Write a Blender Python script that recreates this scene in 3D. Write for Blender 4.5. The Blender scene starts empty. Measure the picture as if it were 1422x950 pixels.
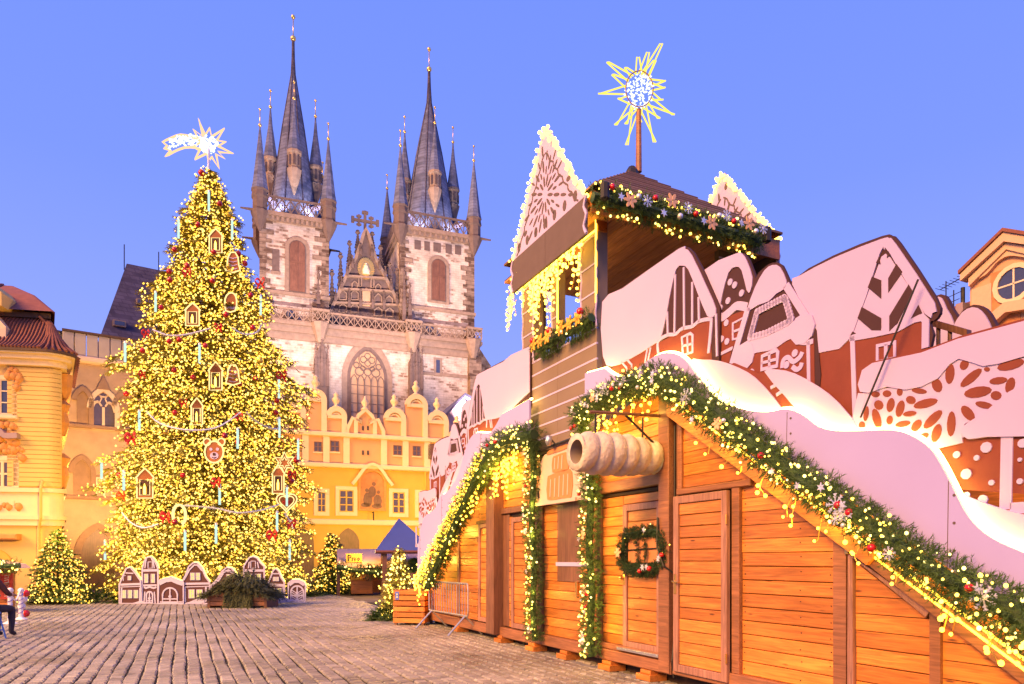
import bpy, math, random
from mathutils import Vector
random.seed(7)
SC = bpy.context.scene
COL = SC.collection
PI = math.pi
sin, cos = math.sin, math.cos

# ------------------------------------------------------------------ camera
FPX, UC, VH, CAMZ = 965.0, 711.0, 778.0, 1.45      # focal length in photo pixels, centre column, horizon row, eye height
cam_d = bpy.data.cameras.new('camera')
cam = bpy.data.objects.new('camera', cam_d); COL.objects.link(cam)
cam.location = (0, 0, CAMZ); cam.rotation_euler = (PI / 2, 0, 0)
cam_d.sensor_width = 36; cam_d.lens = FPX / 1422 * 36
cam_d.shift_y = (VH - 475) / 1422
cam_d.clip_start = 0.1; cam_d.clip_end = 3000
SC.camera = cam

# ------------------------------------------------------------------ sky (blue hour)
W = bpy.data.worlds.new('World'); SC.world = W; W.use_nodes = True
nt = W.node_tree; nt.nodes.clear()
out = nt.nodes.new('ShaderNodeOutputWorld'); bg = nt.nodes.new('ShaderNodeBackground')
tc = nt.nodes.new('ShaderNodeTexCoord'); sx = nt.nodes.new('ShaderNodeSeparateXYZ')
rp = nt.nodes.new('ShaderNodeValToRGB')
rp.color_ramp.elements[0].position = 0.0; rp.color_ramp.elements[0].color = (.42, .50, 1.14, 1)
rp.color_ramp.elements[1].position = 0.75; rp.color_ramp.elements[1].color = (.17, .285, 1.12, 1)
e = rp.color_ramp.elements.new(0.22); e.color = (.33, .43, 1.13, 1)
e = rp.color_ramp.elements.new(0.45); e.color = (.22, .335, 1.12, 1)
nt.links.new(tc.outputs['Generated'], sx.inputs[0]); nt.links.new(sx.outputs['Z'], rp.inputs[0])
nt.links.new(rp.outputs[0], bg.inputs[0]); bg.inputs[1].default_value = 0.62
nt.links.new(bg.outputs[0], out.inputs[0])

# ------------------------------------------------------------------ lights
def lamp(name, kind, loc, energy, color, size=.3, target=None, spot=None, rot=None):
    d = bpy.data.lights.new(name, kind); d.energy = energy; d.color = color
    o = bpy.data.objects.new(name, d); COL.objects.link(o); o.location = loc
    if kind == 'SUN': d.angle = size
    else: d.shadow_soft_size = size
    if target is not None:
        o.rotation_euler = (Vector(target) - Vector(loc)).to_track_quat('-Z', 'Y').to_euler()
    if spot: d.spot_size = math.radians(spot); d.spot_blend = .6
    return o
# warm town glow that falls on the square from behind the camera
lamp('sun', 'SUN', (0, 0, 40), 4.65, (1.0, .50, .13), math.radians(25), target=(8, 7.4, 40 - 6.6))

# lanterns of the square: they stand behind the camera and colour the paving
lamp('street_lantern', 'SPOT', (-9, 3, 6.5), 2300, (1.0, .62, .14), .6, target=(-5, 15, 0), spot=120)
lamp('street_lantern', 'SPOT', (-15, 17, 6.0), 1500, (1.0, .62, .16), .3, target=(-10, 19, 0), spot=130)

SC.view_settings.view_transform = 'Standard'; SC.view_settings.look = 'None'
SC.view_settings.exposure = 0.7; SC.view_settings.gamma = 1.0
SC.cycles.use_denoising = True
SC.cycles.max_bounces = 6; SC.cycles.diffuse_bounces = 3; SC.cycles.glossy_bounces = 3
SC.cycles.sample_clamp_indirect = 4.0

# ------------------------------------------------------------------ frames: a facade plane seen at a photo pixel
class Frame:
    """origin at pixel column u, depth d, ground level; local x along the facade, y into it, z up."""
    def __init__(s, u, d, yaw):
        s.o = ((u - UC) / FPX * d, d); s.yaw = math.radians(yaw)
        s.ex = (cos(s.yaw), sin(s.yaw)); s.ey = (-sin(s.yaw), cos(s.yaw))
    def on(s, u, v, off=0.0):
        r = (u - UC) / FPX
        ox = s.o[0] - s.ey[0] * off; oy = s.o[1] - s.ey[1] * off
        k = (ox * s.ey[0] + oy * s.ey[1]) / (r * s.ey[0] + s.ey[1])
        x = (r * k - s.o[0]) * s.ex[0] + (k - s.o[1]) * s.ex[1]
        return (x, CAMZ + (VH - v) / FPX * k)
    def x(s, u, off=0.0): return s.on(u, VH, off)[0]
    def z(s, u, v, off=0.0): return s.on(u, v, off)[1]
    def w(s, x, y, z):
        return (s.o[0] + s.ex[0] * x + s.ey[0] * y, s.o[1] + s.ex[1] * x + s.ey[1] * y, z)
WORLD = Frame(UC, 0.0, 0); WORLD.o = (0, 0)
def ground_at(u, v):
    d = FPX * CAMZ / (v - VH); return ((u - UC) / FPX * d, d)
def at(u, v, d): return ((u - UC) / FPX * d, d, CAMZ + (VH - v) / FPX * d)

# ------------------------------------------------------------------ mesh builder
class MB:
    def __init__(s): s.v = []; s.f = []; s.m = []; s.cur = 0
    def face(s, idx): s.f.append(tuple(idx)); s.m.append(s.cur)
    def poly(s, pts):
        b = len(s.v); s.v += [tuple(p) for p in pts]; s.face(range(b, b + len(pts)))
    def box(s, x0, x1, y0, y1, z0, z1):
        b = len(s.v)
        s.v += [(x, y, z) for x in (x0, x1) for y in (y0, y1) for z in (z0, z1)]
        for q in ((0, 1, 3, 2), (4, 6, 7, 5), (0, 4, 5, 1), (2, 3, 7, 6), (0, 2, 6, 4), (1, 5, 7, 3)): s.face(b + i for i in q)
        return s
    def cbox(s, x0, x1, y0, y1, z0, z1, c=.006):
        """box with chamfered front (low y) edges"""
        b = len(s.v); c = min(c, (x1 - x0) * .3, (z1 - z0) * .3, (y1 - y0) * .6)
        s.v += [(x0, y1, z0), (x1, y1, z0), (x1, y1, z1), (x0, y1, z1),
                (x0, y0 + c, z0), (x1, y0 + c, z0), (x1, y0 + c, z1), (x0, y0 + c, z1),
                (x0 + c, y0, z0 + c), (x1 - c, y0, z0 + c), (x1 - c, y0, z1 - c), (x0 + c, y0, z1 - c)]
        for q in ((0, 3, 2, 1), (8, 9, 10, 11), (4, 5, 9, 8), (5, 6, 10, 9), (6, 7, 11, 10), (7, 4, 8, 11),
                  (0, 1, 5, 4), (1, 2, 6, 5), (2, 3, 7, 6), (3, 0, 4, 7)): s.face(b + i for i in q)
        return s
    def prism(s, pts, y0, y1):
        """polygon in x,z pushed from y0 (front) to y1 (back)"""
        a = sum(p[0] * q[1] - q[0] * p[1] for p, q in zip(pts, pts[1:] + pts[:1]))
        if a < 0: pts = pts[::-1]
        n = len(pts); b = len(s.v)
        s.v += [(p[0], y0, p[1]) for p in pts] + [(p[0], y1, p[1]) for p in pts]
        s.face(range(b, b + n)); s.face(range(b + 2 * n - 1, b + n - 1, -1))
        for i in range(n):
            j = (i + 1) % n; s.face((b + i, b + n + i, b + n + j, b + j))
        return s
    def hprism(s, pts, z0, z1):
        """polygon in x,y raised from z0 to z1"""
        a = sum(p[0] * q[1] - q[0] * p[1] for p, q in zip(pts, pts[1:] + pts[:1]))
        if a < 0: pts = pts[::-1]
        n = len(pts); b = len(s.v)
        s.v += [(p[0], p[1], z0) for p in pts] + [(p[0], p[1], z1) for p in pts]
        s.face(range(b + n - 1, b - 1, -1)); s.face(range(b + n, b + 2 * n))
        for i in range(n):
            j = (i + 1) % n; s.face((b + i, b + j, b + n + j, b + n + i))
        return s
    def ribbon(s, pts, w, y0, y1, closed=False):
        """a flat strip of width w along a polyline in x,z"""
        n = len(pts); L = []; R = []
        for i in range(n):
            a = pts[i - 1] if (i > 0 or closed) else pts[i]; c = pts[(i + 1) % n] if (i < n - 1 or closed) else pts[i]
            dx, dz = c[0] - a[0], c[1] - a[1]; l = math.hypot(dx, dz) or 1
            nx, nz = -dz / l * w / 2, dx / l * w / 2
            L.append((pts[i][0] + nx, pts[i][1] + nz)); R.append((pts[i][0] - nx, pts[i][1] - nz))
        b = len(s.v)
        for p, q in zip(L, R): s.v += [(p[0], y0, p[1]), (q[0], y0, q[1]), (q[0], y1, q[1]), (p[0], y1, p[1])]
        for i in range(n if closed else n - 1):
            a, c = b + 4 * i, b + 4 * ((i + 1) % n)
            for k in range(4): s.face((a + k, a + (k + 1) % 4, c + (k + 1) % 4, c + k))
        if not closed:
            s.face((b + 3, b + 2, b + 1, b)); e = b + 4 * (n - 1); s.face((e, e + 1, e + 2, e + 3))
        return s
    def tube(s, pts, r, n=6, closed=False):
        pts = [Vector(p) for p in pts]; m = len(pts); rr = r if isinstance(r, (list, tuple)) else [r] * m
        b = len(s.v); up = None
        for i in range(m):
            a = pts[i - 1] if (i > 0 or closed) else pts[i]; c = pts[(i + 1) % m] if (i < m - 1 or closed) else pts[i]
            d = (c - a).normalized() if (c - a).length > 1e-9 else Vector((0, 0, 1))
            if up is None: up = Vector((0, 0, 1)) if abs(d.z) < .9 else Vector((1, 0, 0))
            x = d.cross(up)
            if x.length < 1e-6: x = d.cross(Vector((0, 1, 0)))
            x.normalize(); y = x.cross(d); up = y
            for k in range(n):
                t = 2 * PI * k / n; p = pts[i] + (x * cos(t) + y * sin(t)) * rr[i]; s.v.append(tuple(p))
        for i in range(m if closed else m - 1):
            a, c = b + n * i, b + n * ((i + 1) % m)
            for k in range(n): s.face((a + k, a + (k + 1) % n, c + (k + 1) % n, c + k))
        if not closed:
            s.face(range(b + n - 1, b - 1, -1)); s.face(range(b + n * (m - 1), b + n * m))
        return s
    def lathe(s, prof, cx=0, cy=0, n=12, ph=0.0, cap=True):
        """profile of (radius, z) about a vertical axis"""
        b = len(s.v); m = len(prof)
        for r, z in prof:
            for k in range(n):
                t = 2 * PI * k / n + ph; s.v.append((cx + r * cos(t), cy + r * sin(t), z))
        for i in range(m - 1):
            for k in range(n):
                j = (k + 1) % n; s.face((b + n * i + k, b + n * i + j, b + n * (i + 1) + j, b + n * (i + 1) + k))
        if cap:
            s.face(range(b + n - 1, b - 1, -1)); s.face(range(b + n * (m - 1), b + n * m))
        return s
    def ball(s, c, r, n=8, m=5):
        return s.lathe([(max(r * sin(PI * i / m), r * .02), c[2] - r * cos(PI * i / m)) for i in range(m + 1)], c[0], c[1], n)
    def octa(s, c, r):
        b = len(s.v); x, y, z = c
        s.v += [(x + r, y, z), (x - r, y, z), (x, y + r, z), (x, y - r, z), (x, y, z + r), (x, y, z - r)]
        for q in ((0, 2, 4), (2, 1, 4), (1, 3, 4), (3, 0, 4), (2, 0, 5), (1, 2, 5), (3, 1, 5), (0, 3, 5)): s.face(b + i for i in q)
    def disc(s, cx, cz, r, y0, y1, n=14, rz=None, rot=0):
        rz = rz or r
        s.prism([(cx + r * cos(2 * PI * k / n) * cos(rot) - rz * sin(2 * PI * k / n) * sin(rot),
                  cz + r * cos(2 * PI * k / n) * sin(rot) + rz * sin(2 * PI * k / n) * cos(rot)) for k in range(n)], y0, y1); return s
    def tri(s, a, b_, c):
        b = len(s.v); s.v += [a, b_, c]; s.face((b, b + 1, b + 2))

def make_mesh(name, mb, mats, smooth=False, off=(0, 0, 0)):
    me = bpy.data.meshes.new(name)
    v = mb.v if off == (0, 0, 0) else [(p[0] - off[0], p[1] - off[1], p[2] - off[2]) for p in mb.v]
    me.from_pydata(v, [], mb.f); me.validate()
    if not isinstance(mats, (list, tuple)): mats = [mats]
    for m in mats: me.materials.append(m)
    if len(mats) > 1 and len(me.polygons) == len(mb.m): me.polygons.foreach_set('material_index', mb.m)
    if smooth: me.polygons.foreach_set('use_smooth', [True] * len(me.polygons))
    me.update(); return me

class Thing:
    """a top-level thing: an Empty at its base that parents its parts; everything is given in the frame's local metres."""
    def __init__(s, name, label, cat, frame=WORLD, base=(0, 0, 0), group=None, kind=None):
        s.o = bpy.data.objects.new(name, None); COL.objects.link(s.o); s.o.empty_display_size = .3
        s.f = frame; s.off = tuple(base); s.o.location = frame.w(*base); s.o.rotation_euler = (0, 0, frame.yaw)
        s.o['label'] = label; s.o['category'] = cat
        if group: s.o['group'] = group
        if kind: s.o['kind'] = kind
    def part(s, name, mb, mats, parent=None, smooth=False, label=None, kind=None):
        o = bpy.data.objects.new(name, make_mesh(name, mb, mats, smooth, s.off)); COL.objects.link(o)
        o.parent = parent or s.o
        if label: o['label'] = label
        if kind: o['kind'] = kind
        return o
def single(name, mb, mats, label, cat, frame=WORLD, base=(0, 0, 0), group=None, kind=None, smooth=False):
    """a top-level thing that is one mesh"""
    o = bpy.data.objects.new(name, make_mesh(name, mb, mats, smooth, tuple(base))); COL.objects.link(o)
    o.location = frame.w(*base); o.rotation_euler = (0, 0, frame.yaw)
    if kind: o['kind'] = kind
    if label: o['label'] = label
    if cat: o['category'] = cat
    if group: o['group'] = group
    return o
def copy_tree(o, parent=None):
    c = o.copy(); COL.objects.link(c); c.parent = parent
    for ch in list(o.children): copy_tree(ch, c)
    return c

def clip(poly, a, b, c):
    """keep the part of a polygon where a*x + b*z <= c"""
    res = []
    for i in range(len(poly)):
        p, q = poly[i], poly[(i + 1) % len(poly)]
        dp, dq = a * p[0] + b * p[1] - c, a * q[0] + b * q[1] - c
        if dp <= 0: res.append(p)
        if (dp < 0 < dq) or (dq < 0 < dp):
            t = dp / (dp - dq); res.append((p[0] + t * (q[0] - p[0]), p[1] + t * (q[1] - p[1])))
    return res
def smooth_line(pts, k=4):
    """Catmull-Rom through the points"""
    res = []; n = len(pts)
    for i in range(n - 1):
        p0, p1, p2, p3 = pts[max(i - 1, 0)], pts[i], pts[i + 1], pts[min(i + 2, n - 1)]
        for j in range(k):
            t = j / k
            res.append(tuple(.5 * (2 * b + (c - a) * t + (2 * a - 5 * b + 4 * c - d) * t * t + (3 * b - a - 3 * c + d) * t ** 3)
                             for a, b, c, d in zip(p0, p1, p2, p3)))
    res.append(tuple(pts[-1])); return res
def smooth_loop(pts, k=3):
    n = len(pts); res = []
    for i in range(n):
        p0, p1, p2, p3 = pts[i - 1], pts[i], pts[(i + 1) % n], pts[(i + 2) % n]
        for j in range(k):
            t = j / k
            res.append(tuple(.5 * (2 * b + (c - a) * t + (2 * a - 5 * b + 4 * c - d) * t * t + (3 * b - a - 3 * c + d) * t ** 3)
                             for a, b, c, d in zip(p0, p1, p2, p3)))
    return res

# ------------------------------------------------------------------ materials
def nodes(name):
    m = bpy.data.materials.new(name); m.use_nodes = True
    t = m.node_tree; b = t.nodes['Principled BSDF']; return m, t, b
def mat(name, col, rough=.7, var=.25, scale=6.0, bump=.0, bscale=40.0, metal=0.0, obj_var=0.0, stretch=(1, 1, 1), spec=.3, patch=0.0):
    m, t, b = nodes(name); N = t.nodes.new; L = t.links.new
    b.inputs['Roughness'].default_value = rough; b.inputs['Metallic'].default_value = metal
    b.inputs['Specular IOR Level'].default_value = spec
    co = N('ShaderNodeTexCoord'); mp = N('ShaderNodeMapping'); mp.inputs['Scale'].default_value = stretch
    L(co.outputs['Object'], mp.inputs[0])
    nz = N('ShaderNodeTexNoise'); nz.inputs['Scale'].default_value = scale; nz.inputs['Detail'].default_value = 5
    L(mp.outputs[0], nz.inputs[0])
    mx = N('ShaderNodeMix'); mx.data_type = 'RGBA'
    mx.inputs[6].default_value = (*[c * (1 - var) for c in col], 1); mx.inputs[7].default_value = (*[min(1, c * (1 + var)) for c in col], 1)
    L(nz.outputs[0], mx.inputs[0]); last = mx.outputs[2]
    if obj_var:
        oi = N('ShaderNodeObjectInfo'); mr = N('ShaderNodeMapRange'); mr.inputs[3].default_value = 1 - obj_var; mr.inputs[4].default_value = 1 + obj_var
        L(oi.outputs['Random'], mr.inputs[0]); hv = N('ShaderNodeHueSaturation'); L(mr.outputs[0], hv.inputs['Value'])
        L(last, hv.inputs['Color']); last = hv.outputs[0]
    if patch:
        ge = N('ShaderNodeNewGeometry'); pn = N('ShaderNodeTexNoise'); pn.inputs['Scale'].default_value = .55; pn.inputs['Detail'].default_value = 6; pn.inputs['Roughness'].default_value = .65; L(ge.outputs['Position'], pn.inputs[0])
        pr = N('ShaderNodeMapRange'); pr.inputs[1].default_value = .32; pr.inputs[2].default_value = .66; pr.inputs[3].default_value = 1 - patch; pr.inputs[4].default_value = 1 + patch * .5; L(pn.outputs[0], pr.inputs[0])
        h2 = N('ShaderNodeHueSaturation'); L(pr.outputs[0], h2.inputs['Value']); L(last, h2.inputs['Color']); last = h2.outputs[0]
        rr = N('ShaderNodeMapRange'); rr.inputs[1].default_value = .35; rr.inputs[2].default_value = .65; rr.inputs[3].default_value = rough * .6; rr.inputs[4].default_value = min(1, rough * 1.3); L(pn.outputs[0], rr.inputs[0]); L(rr.outputs[0], b.inputs['Roughness'])
    L(last, b.inputs['Base Color'])
    if bump:
        n2 = N('ShaderNodeTexNoise'); n2.inputs['Scale'].default_value = bscale; n2.inputs['Detail'].default_value = 4; L(mp.outputs[0], n2.inputs[0])
        bp = N('ShaderNodeBump'); bp.inputs['Strength'].default_value = bump; bp.inputs['Distance'].default_value = .02
        L(n2.outputs[0], bp.inputs['Height']); L(bp.outputs[0], b.inputs['Normal'])
    return m
def wood(name, col, rough=.45, obj_var=.16, vertical=False, knots=True, spec=.4):
    m, t, b = nodes(name); N = t.nodes.new; L = t.links.new
    b.inputs['Roughness'].default_value = rough; b.inputs['Specular IOR Level'].default_value = spec
    co = N('ShaderNodeTexCoord'); oi = N('ShaderNodeObjectInfo'); ad = N('ShaderNodeVectorMath'); ad.operation = 'ADD'
    sc = N('ShaderNodeMath'); sc.operation = 'MULTIPLY'; sc.inputs[1].default_value = 37.0; L(oi.outputs['Random'], sc.inputs[0])
    L(co.outputs['Object'], ad.inputs[0]); L(sc.outputs[0], ad.inputs[1])
    mp = N('ShaderNodeMapping'); mp.inputs['Scale'].default_value = (16, 16, 1.0) if vertical else (1.0, 16, 16); L(ad.outputs[0], mp.inputs[0])
    nz = N('ShaderNodeTexNoise'); nz.inputs['Scale'].default_value = 2.2; nz.inputs['Detail'].default_value = 7; nz.inputs['Distortion'].default_value = 1.2
    L(mp.outputs[0], nz.inputs[0])
    cr = N('ShaderNodeValToRGB'); cr.color_ramp.elements[0].position = .3; cr.color_ramp.elements[1].position = .72
    cr.color_ramp.elements[0].color = (*[c * .62 for c in col], 1); cr.color_ramp.elements[1].color = (*[min(1, c * 1.22) for c in col], 1)
    L(nz.outputs[0], cr.inputs[0]); last = cr.outputs[0]
    n3 = N('ShaderNodeTexNoise'); n3.inputs['Scale'].default_value = 1.6; n3.inputs['Detail'].default_value = 3; L(ad.outputs[0], n3.inputs[0])
    mr3 = N('ShaderNodeMapRange'); mr3.inputs[1].default_value = .3; mr3.inputs[2].default_value = .7; mr3.inputs[3].default_value = .78; mr3.inputs[4].default_value = 1.15
    L(n3.outputs[0], mr3.inputs[0])
    if knots:
        m2 = N('ShaderNodeMapping'); m2.inputs['Scale'].default_value = (2.2, 9, 9) if not vertical else (9, 9, 2.2); L(ad.outputs[0], m2.inputs[0])
        vo = N('ShaderNodeTexVoronoi'); vo.inputs['Scale'].default_value = 1.0; L(m2.outputs[0], vo.inputs[0])
        kr = N('ShaderNodeMapRange'); kr.inputs[1].default_value = .05; kr.inputs[2].default_value = .12; L(vo.outputs['Distance'], kr.inputs[0])
        km = N('ShaderNodeMix'); km.data_type = 'RGBA'; km.inputs[6].default_value = (*[c * .25 for c in col], 1)
        L(kr.outputs[0], km.inputs[0]); L(last, km.inputs[7]); last = km.outputs[2]
    mr = N('ShaderNodeMapRange'); mr.inputs[3].default_value = 1 - obj_var; mr.inputs[4].default_value = 1 + obj_var; L(oi.outputs['Random'], mr.inputs[0])
    mu = N('ShaderNodeMath'); mu.operation = 'MULTIPLY'; L(mr.outputs[0], mu.inputs[0]); L(mr3.outputs[0], mu.inputs[1])
    hv = N('ShaderNodeHueSaturation'); L(mu.outputs[0], hv.inputs['Value']); L(last, hv.inputs['Color'])
    L(hv.outputs[0], b.inputs['Base Color'])
    bp = N('ShaderNodeBump'); bp.inputs['Strength'].default_value = .35; bp.inputs['Distance'].default_value = .006
    L(nz.outputs[0], bp.inputs['Height']); L(bp.outputs[0], b.inputs['Normal'])
    return m
def glow(name, col, strength, sample=True, obj_var=0):
    m = bpy.data.materials.new(name); m.use_nodes = True; t = m.node_tree; t.nodes.clear()
    o = t.nodes.new('ShaderNodeOutputMaterial'); em = t.nodes.new('ShaderNodeEmission')
    em.inputs[0].default_value = (*col, 1); em.inputs[1].default_value = strength
    t.links.new(em.outputs[0], o.inputs[0])
    m.cycles.emission_sampling = 'FRONT_BACK' if sample else 'NONE'
    return m
def masonry(name, pale, dark, mortar, amount=.5, bw=.55, bh=.26, stain=.35, bump=.5):
    """coursed rubble: pale blocks with patches of bare dark brick, in metres of the thing"""
    m, t, b = nodes(name); N = t.nodes.new; L = t.links.new
    b.inputs['Roughness'].default_value = .9; b.inputs['Specular IOR Level'].default_value = .1
    co = N('ShaderNodeTexCoord'); sp = N('ShaderNodeSeparateXYZ'); L(co.outputs['Object'], sp.inputs[0])
    ad = N('ShaderNodeMath'); L(sp.outputs['X'], ad.inputs[0]); L(sp.outputs['Y'], ad.inputs[1])
    cb = N('ShaderNodeCombineXYZ'); L(ad.outputs[0], cb.inputs[0]); L(sp.outputs['Z'], cb.inputs[1])
    br = N('ShaderNodeTexBrick'); br.inputs['Scale'].default_value = 1.0; br.inputs['Brick Width'].default_value = bw; br.inputs['Row Height'].default_value = bh
    br.inputs['Mortar Size'].default_value = .03; br.inputs['Mortar Smooth'].default_value = .4; br.inputs['Bias'].default_value = 0
    br.inputs['Color1'].default_value = (0, 0, 0, 1); br.inputs['Color2'].default_value = (1, 1, 1, 1); br.inputs['Mortar'].default_value = (.5, .5, .5, 1)
    L(cb.outputs[0], br.inputs[0])
    nz = N('ShaderNodeTexNoise'); nz.inputs['Scale'].default_value = .35; nz.inputs['Detail'].default_value = 6; nz.inputs['Roughness'].default_value = .7; L(co.outputs['Object'], nz.inputs[0])
    s1 = N('ShaderNodeMath'); s1.operation = 'MULTIPLY_ADD'; s1.inputs[1].default_value = .35; L(br.outputs[0], s1.inputs[0]); L(nz.outputs[0], s1.inputs[2])
    th = N('ShaderNodeMapRange'); th.inputs[1].default_value = .95 - amount * .5; th.inputs[2].default_value = 1.05 - amount * .5; L(s1.outputs[0], th.inputs[0])
    mx = N('ShaderNodeMix'); mx.data_type = 'RGBA'; mx.inputs[6].default_value = (*pale, 1); mx.inputs[7].default_value = (*dark, 1); L(th.outputs[0], mx.inputs[0])
    mo = N('ShaderNodeMix'); mo.data_type = 'RGBA'; mo.inputs[7].default_value = (*mortar, 1); L(mx.outputs[2], mo.inputs[6])
    mf = N('ShaderNodeMath'); mf.operation = 'MULTIPLY'; mf.inputs[1].default_value = .7; L(br.outputs['Fac'], mf.inputs[0]); L(mf.outputs[0], mo.inputs[0])
    n2 = N('ShaderNodeTexNoise'); n2.inputs['Scale'].default_value = 1.3; n2.inputs['Detail'].default_value = 6; L(co.outputs['Object'], n2.inputs[0])
    sr = N('ShaderNodeMapRange'); sr.inputs[1].default_value = .3; sr.inputs[2].default_value = .7; sr.inputs[3].default_value = 1 - stain; sr.inputs[4].default_value = 1.1; L(n2.outputs[0], sr.inputs[0])
    hv = N('ShaderNodeHueSaturation'); L(sr.outputs[0], hv.inputs['Value']); L(mo.outputs[2], hv.inputs['Color']); L(hv.outputs[0], b.inputs['Base Color'])
    bp = N('ShaderNodeBump'); bp.inputs['Strength'].default_value = bump; bp.inputs['Distance'].default_value = .05; L(s1.outputs[0], bp.inputs['Height']); L(bp.outputs[0], b.inputs['Normal'])
    return m
M = {}
M['plank'] = wood('orange_plank', (.62, .205, .04), obj_var=.3, rough=.38)
M['frame'] = wood('mauve_frame', (.34, .16, .12), rough=.5, obj_var=.1, vertical=True, knots=False)
M['framed'] = wood('brown_post', (.20, .085, .05), rough=.5, obj_var=.12, vertical=True, knots=False)
M['beam'] = wood('brown_beam', (.30, .12, .06), rough=.5, obj_var=.12, knots=False)
M['back'] = mat('dark_backing', (.035, .017, .01))
M['ceil'] = wood('ceiling_board', (.58, .26, .10), rough=.6, obj_var=.15, knots=False)
M['siding'] = mat('taupe_siding', (.21, .145, .115), rough=.75, var=.12, scale=3, bump=.1)
M['fascia'] = mat('dark_fascia', (.13, .085, .075), rough=.7, var=.15)
M['icing'] = mat('white_icing', (.49, .385, .63), rough=.6, var=.04, scale=2, bump=.06, bscale=8)
M['drift'] = mat('shade_tinted_board', (.41, .345, .68), rough=.6, var=.06, scale=1.5, bump=.06, bscale=8)  # white boards; the lilac tint puts their shade into the colour
M['ginger'] = mat('gingerbread', (.20, .044, .024), rough=.7, var=.22, scale=5, bump=.1)
M['gingerd'] = mat('dark_gingerbread', (.060, .022, .022), rough=.7, var=.2, scale=5)
M['shingle'] = mat('brown_roof_board', (.16, .09, .07), rough=.8, var=.3, scale=4, obj_var=.25, stretch=(1, 6, 6))
M['metal'] = mat('galvanised_steel', (.55, .54, .55), rough=.35, var=.2, scale=20, metal=.8, spec=.5)
M['iron'] = mat('dark_iron', (.035, .03, .03), rough=.5, var=.2, metal=.3)
M['brass'] = mat('brass', (.7, .42, .12), rough=.3, var=.15, metal=.9)
M['gold'] = mat('gilding', (.85, .55, .16), rough=.28, var=.15, metal=.8)
M['clay'] = mat('baked_dough', (.56, .46, .39), rough=.8, var=.5, scale=7, bump=1.0, bscale=22)
M['hole'] = mat('dough_inside', (.36, .27, .2), rough=.9, var=.2)
M['cream'] = mat('loaf_sign_paint', (.62, .44, .36), rough=.7, var=.1)
M['loaf'] = mat('loaf_sign_crust', (.55, .21, .08), rough=.6, var=.25, scale=5)
M['needle'] = mat('fir_needles', (.075, .135, .035), rough=.55, var=.5, scale=14, obj_var=.1)
M['needled'] = mat('dark_fir_needles', (.03, .062, .022), rough=.55, var=.5, scale=11)
M['needlet'] = mat('tree_needles', (.27, .24, .04), rough=.6, var=.5, scale=2.5)
M['dry'] = mat('cut_fir_branches', (.075, .082, .038), rough=.7, var=.5, scale=9)
M['bark'] = mat('bark', (.1, .06, .035), rough=.9, var=.3, bump=.5)
M['red'] = mat('red_glass', (.50, .012, .014), rough=.18, var=.1, spec=.6)
M['plaster0'] = M['icing']
M['wine'] = mat('dark_red_glass', (.30, .012, .02), rough=.15, var=.1, spec=.6)
M['silver'] = mat('silver_glitter', (.78, .76, .78), rough=.35, var=.1, metal=.5, bump=.2)
M['goldb'] = mat('gold_glass', (.75, .48, .08), rough=.2, var=.1, metal=.6)
M['ribbon'] = mat('red_ribbon', (.58, .03, .015), rough=.45, var=.25, scale=18)
M['flower'] = mat('cream_flower', (.80, .46, .25), rough=.7, var=.15)
M['yflower'] = mat('yellow_flower', (.85, .42, .05), rough=.6, var=.15)
M['tinsel'] = mat('silver_tinsel', (.85, .87, .95), rough=.3, var=.2, metal=.3)
M['cookie'] = mat('cookie_brown', (.30, .10, .035), rough=.7, var=.2)
M['bulb'] = glow('warm_bulb', (1.0, .62, .075), 4.2)
M['bulb2'] = glow('pale_bulb', (1.0, .74, .20), 3.0)
M['bulby'] = glow('yellow_bulb', (1.0, .56, .035), 6.0)
M['led'] = glow('led_strip', (1.0, .72, .14), 17.0)
M['neon'] = glow('yellow_neon', (1.0, .80, .13), .8)
M['neonp'] = glow('rose_neon', (1.0, .58, .28), .9)
M['ledw'] = glow('white_led', (.92, .95, 1.0), .95)
M['ledc'] = glow('cyan_tube', (.72, 1.0, .86), .62)
M['outline'] = glow('cookie_light', (1.0, .72, .28), 1.0)
M['treeb'] = glow('tree_bulb', (1.0, .50, .05), 1.9); M['treeb2'] = glow('tree_bulb_pale', (1.0, .64, .13), 2.2)
M['glass'] = mat('dark_glass', (.05, .055, .10), rough=.08, var=.2, spec=.8)
M['glassl'] = mat('pale_glass', (.55, .40, .26), rough=.2, var=.15, spec=.5)
M['litwin'] = glow('lit_window', (1.0, .74, .20), .8)
# ================================================================== BUILDINGS ROUND THE SQUARE
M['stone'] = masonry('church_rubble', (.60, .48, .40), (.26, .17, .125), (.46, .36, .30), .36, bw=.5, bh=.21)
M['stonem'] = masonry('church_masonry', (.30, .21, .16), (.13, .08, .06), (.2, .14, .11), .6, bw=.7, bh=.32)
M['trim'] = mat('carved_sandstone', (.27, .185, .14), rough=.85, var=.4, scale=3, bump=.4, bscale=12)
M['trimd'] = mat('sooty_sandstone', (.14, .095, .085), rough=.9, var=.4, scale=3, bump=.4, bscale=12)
M['slate'] = masonry('church_slate', (.155, .165, .265), (.105, .115, .19), (.09, .09, .14), .5, bw=.5, bh=.3, stain=.3, bump=.3)
M['slated'] = masonry('dark_slate', (.10, .085, .13), (.065, .055, .09), (.055, .045, .08), .5, bw=.5, bh=.25, stain=.35, bump=.4)
M['shutterb'] = wood('belfry_shutter', (.19, .085, .05), vertical=True, knots=False)
M['yellow'] = mat('ochre_plaster', (.66, .37, .07), rough=.85, var=.14, scale=1.1, bump=.1)
M['peach'] = mat('peach_plaster', (.66, .33, .17), rough=.85, var=.1, scale=1.5)
M['creamp'] = mat('cream_stucco', (.76, .56, .36), rough=.8, var=.08, scale=4)
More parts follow.
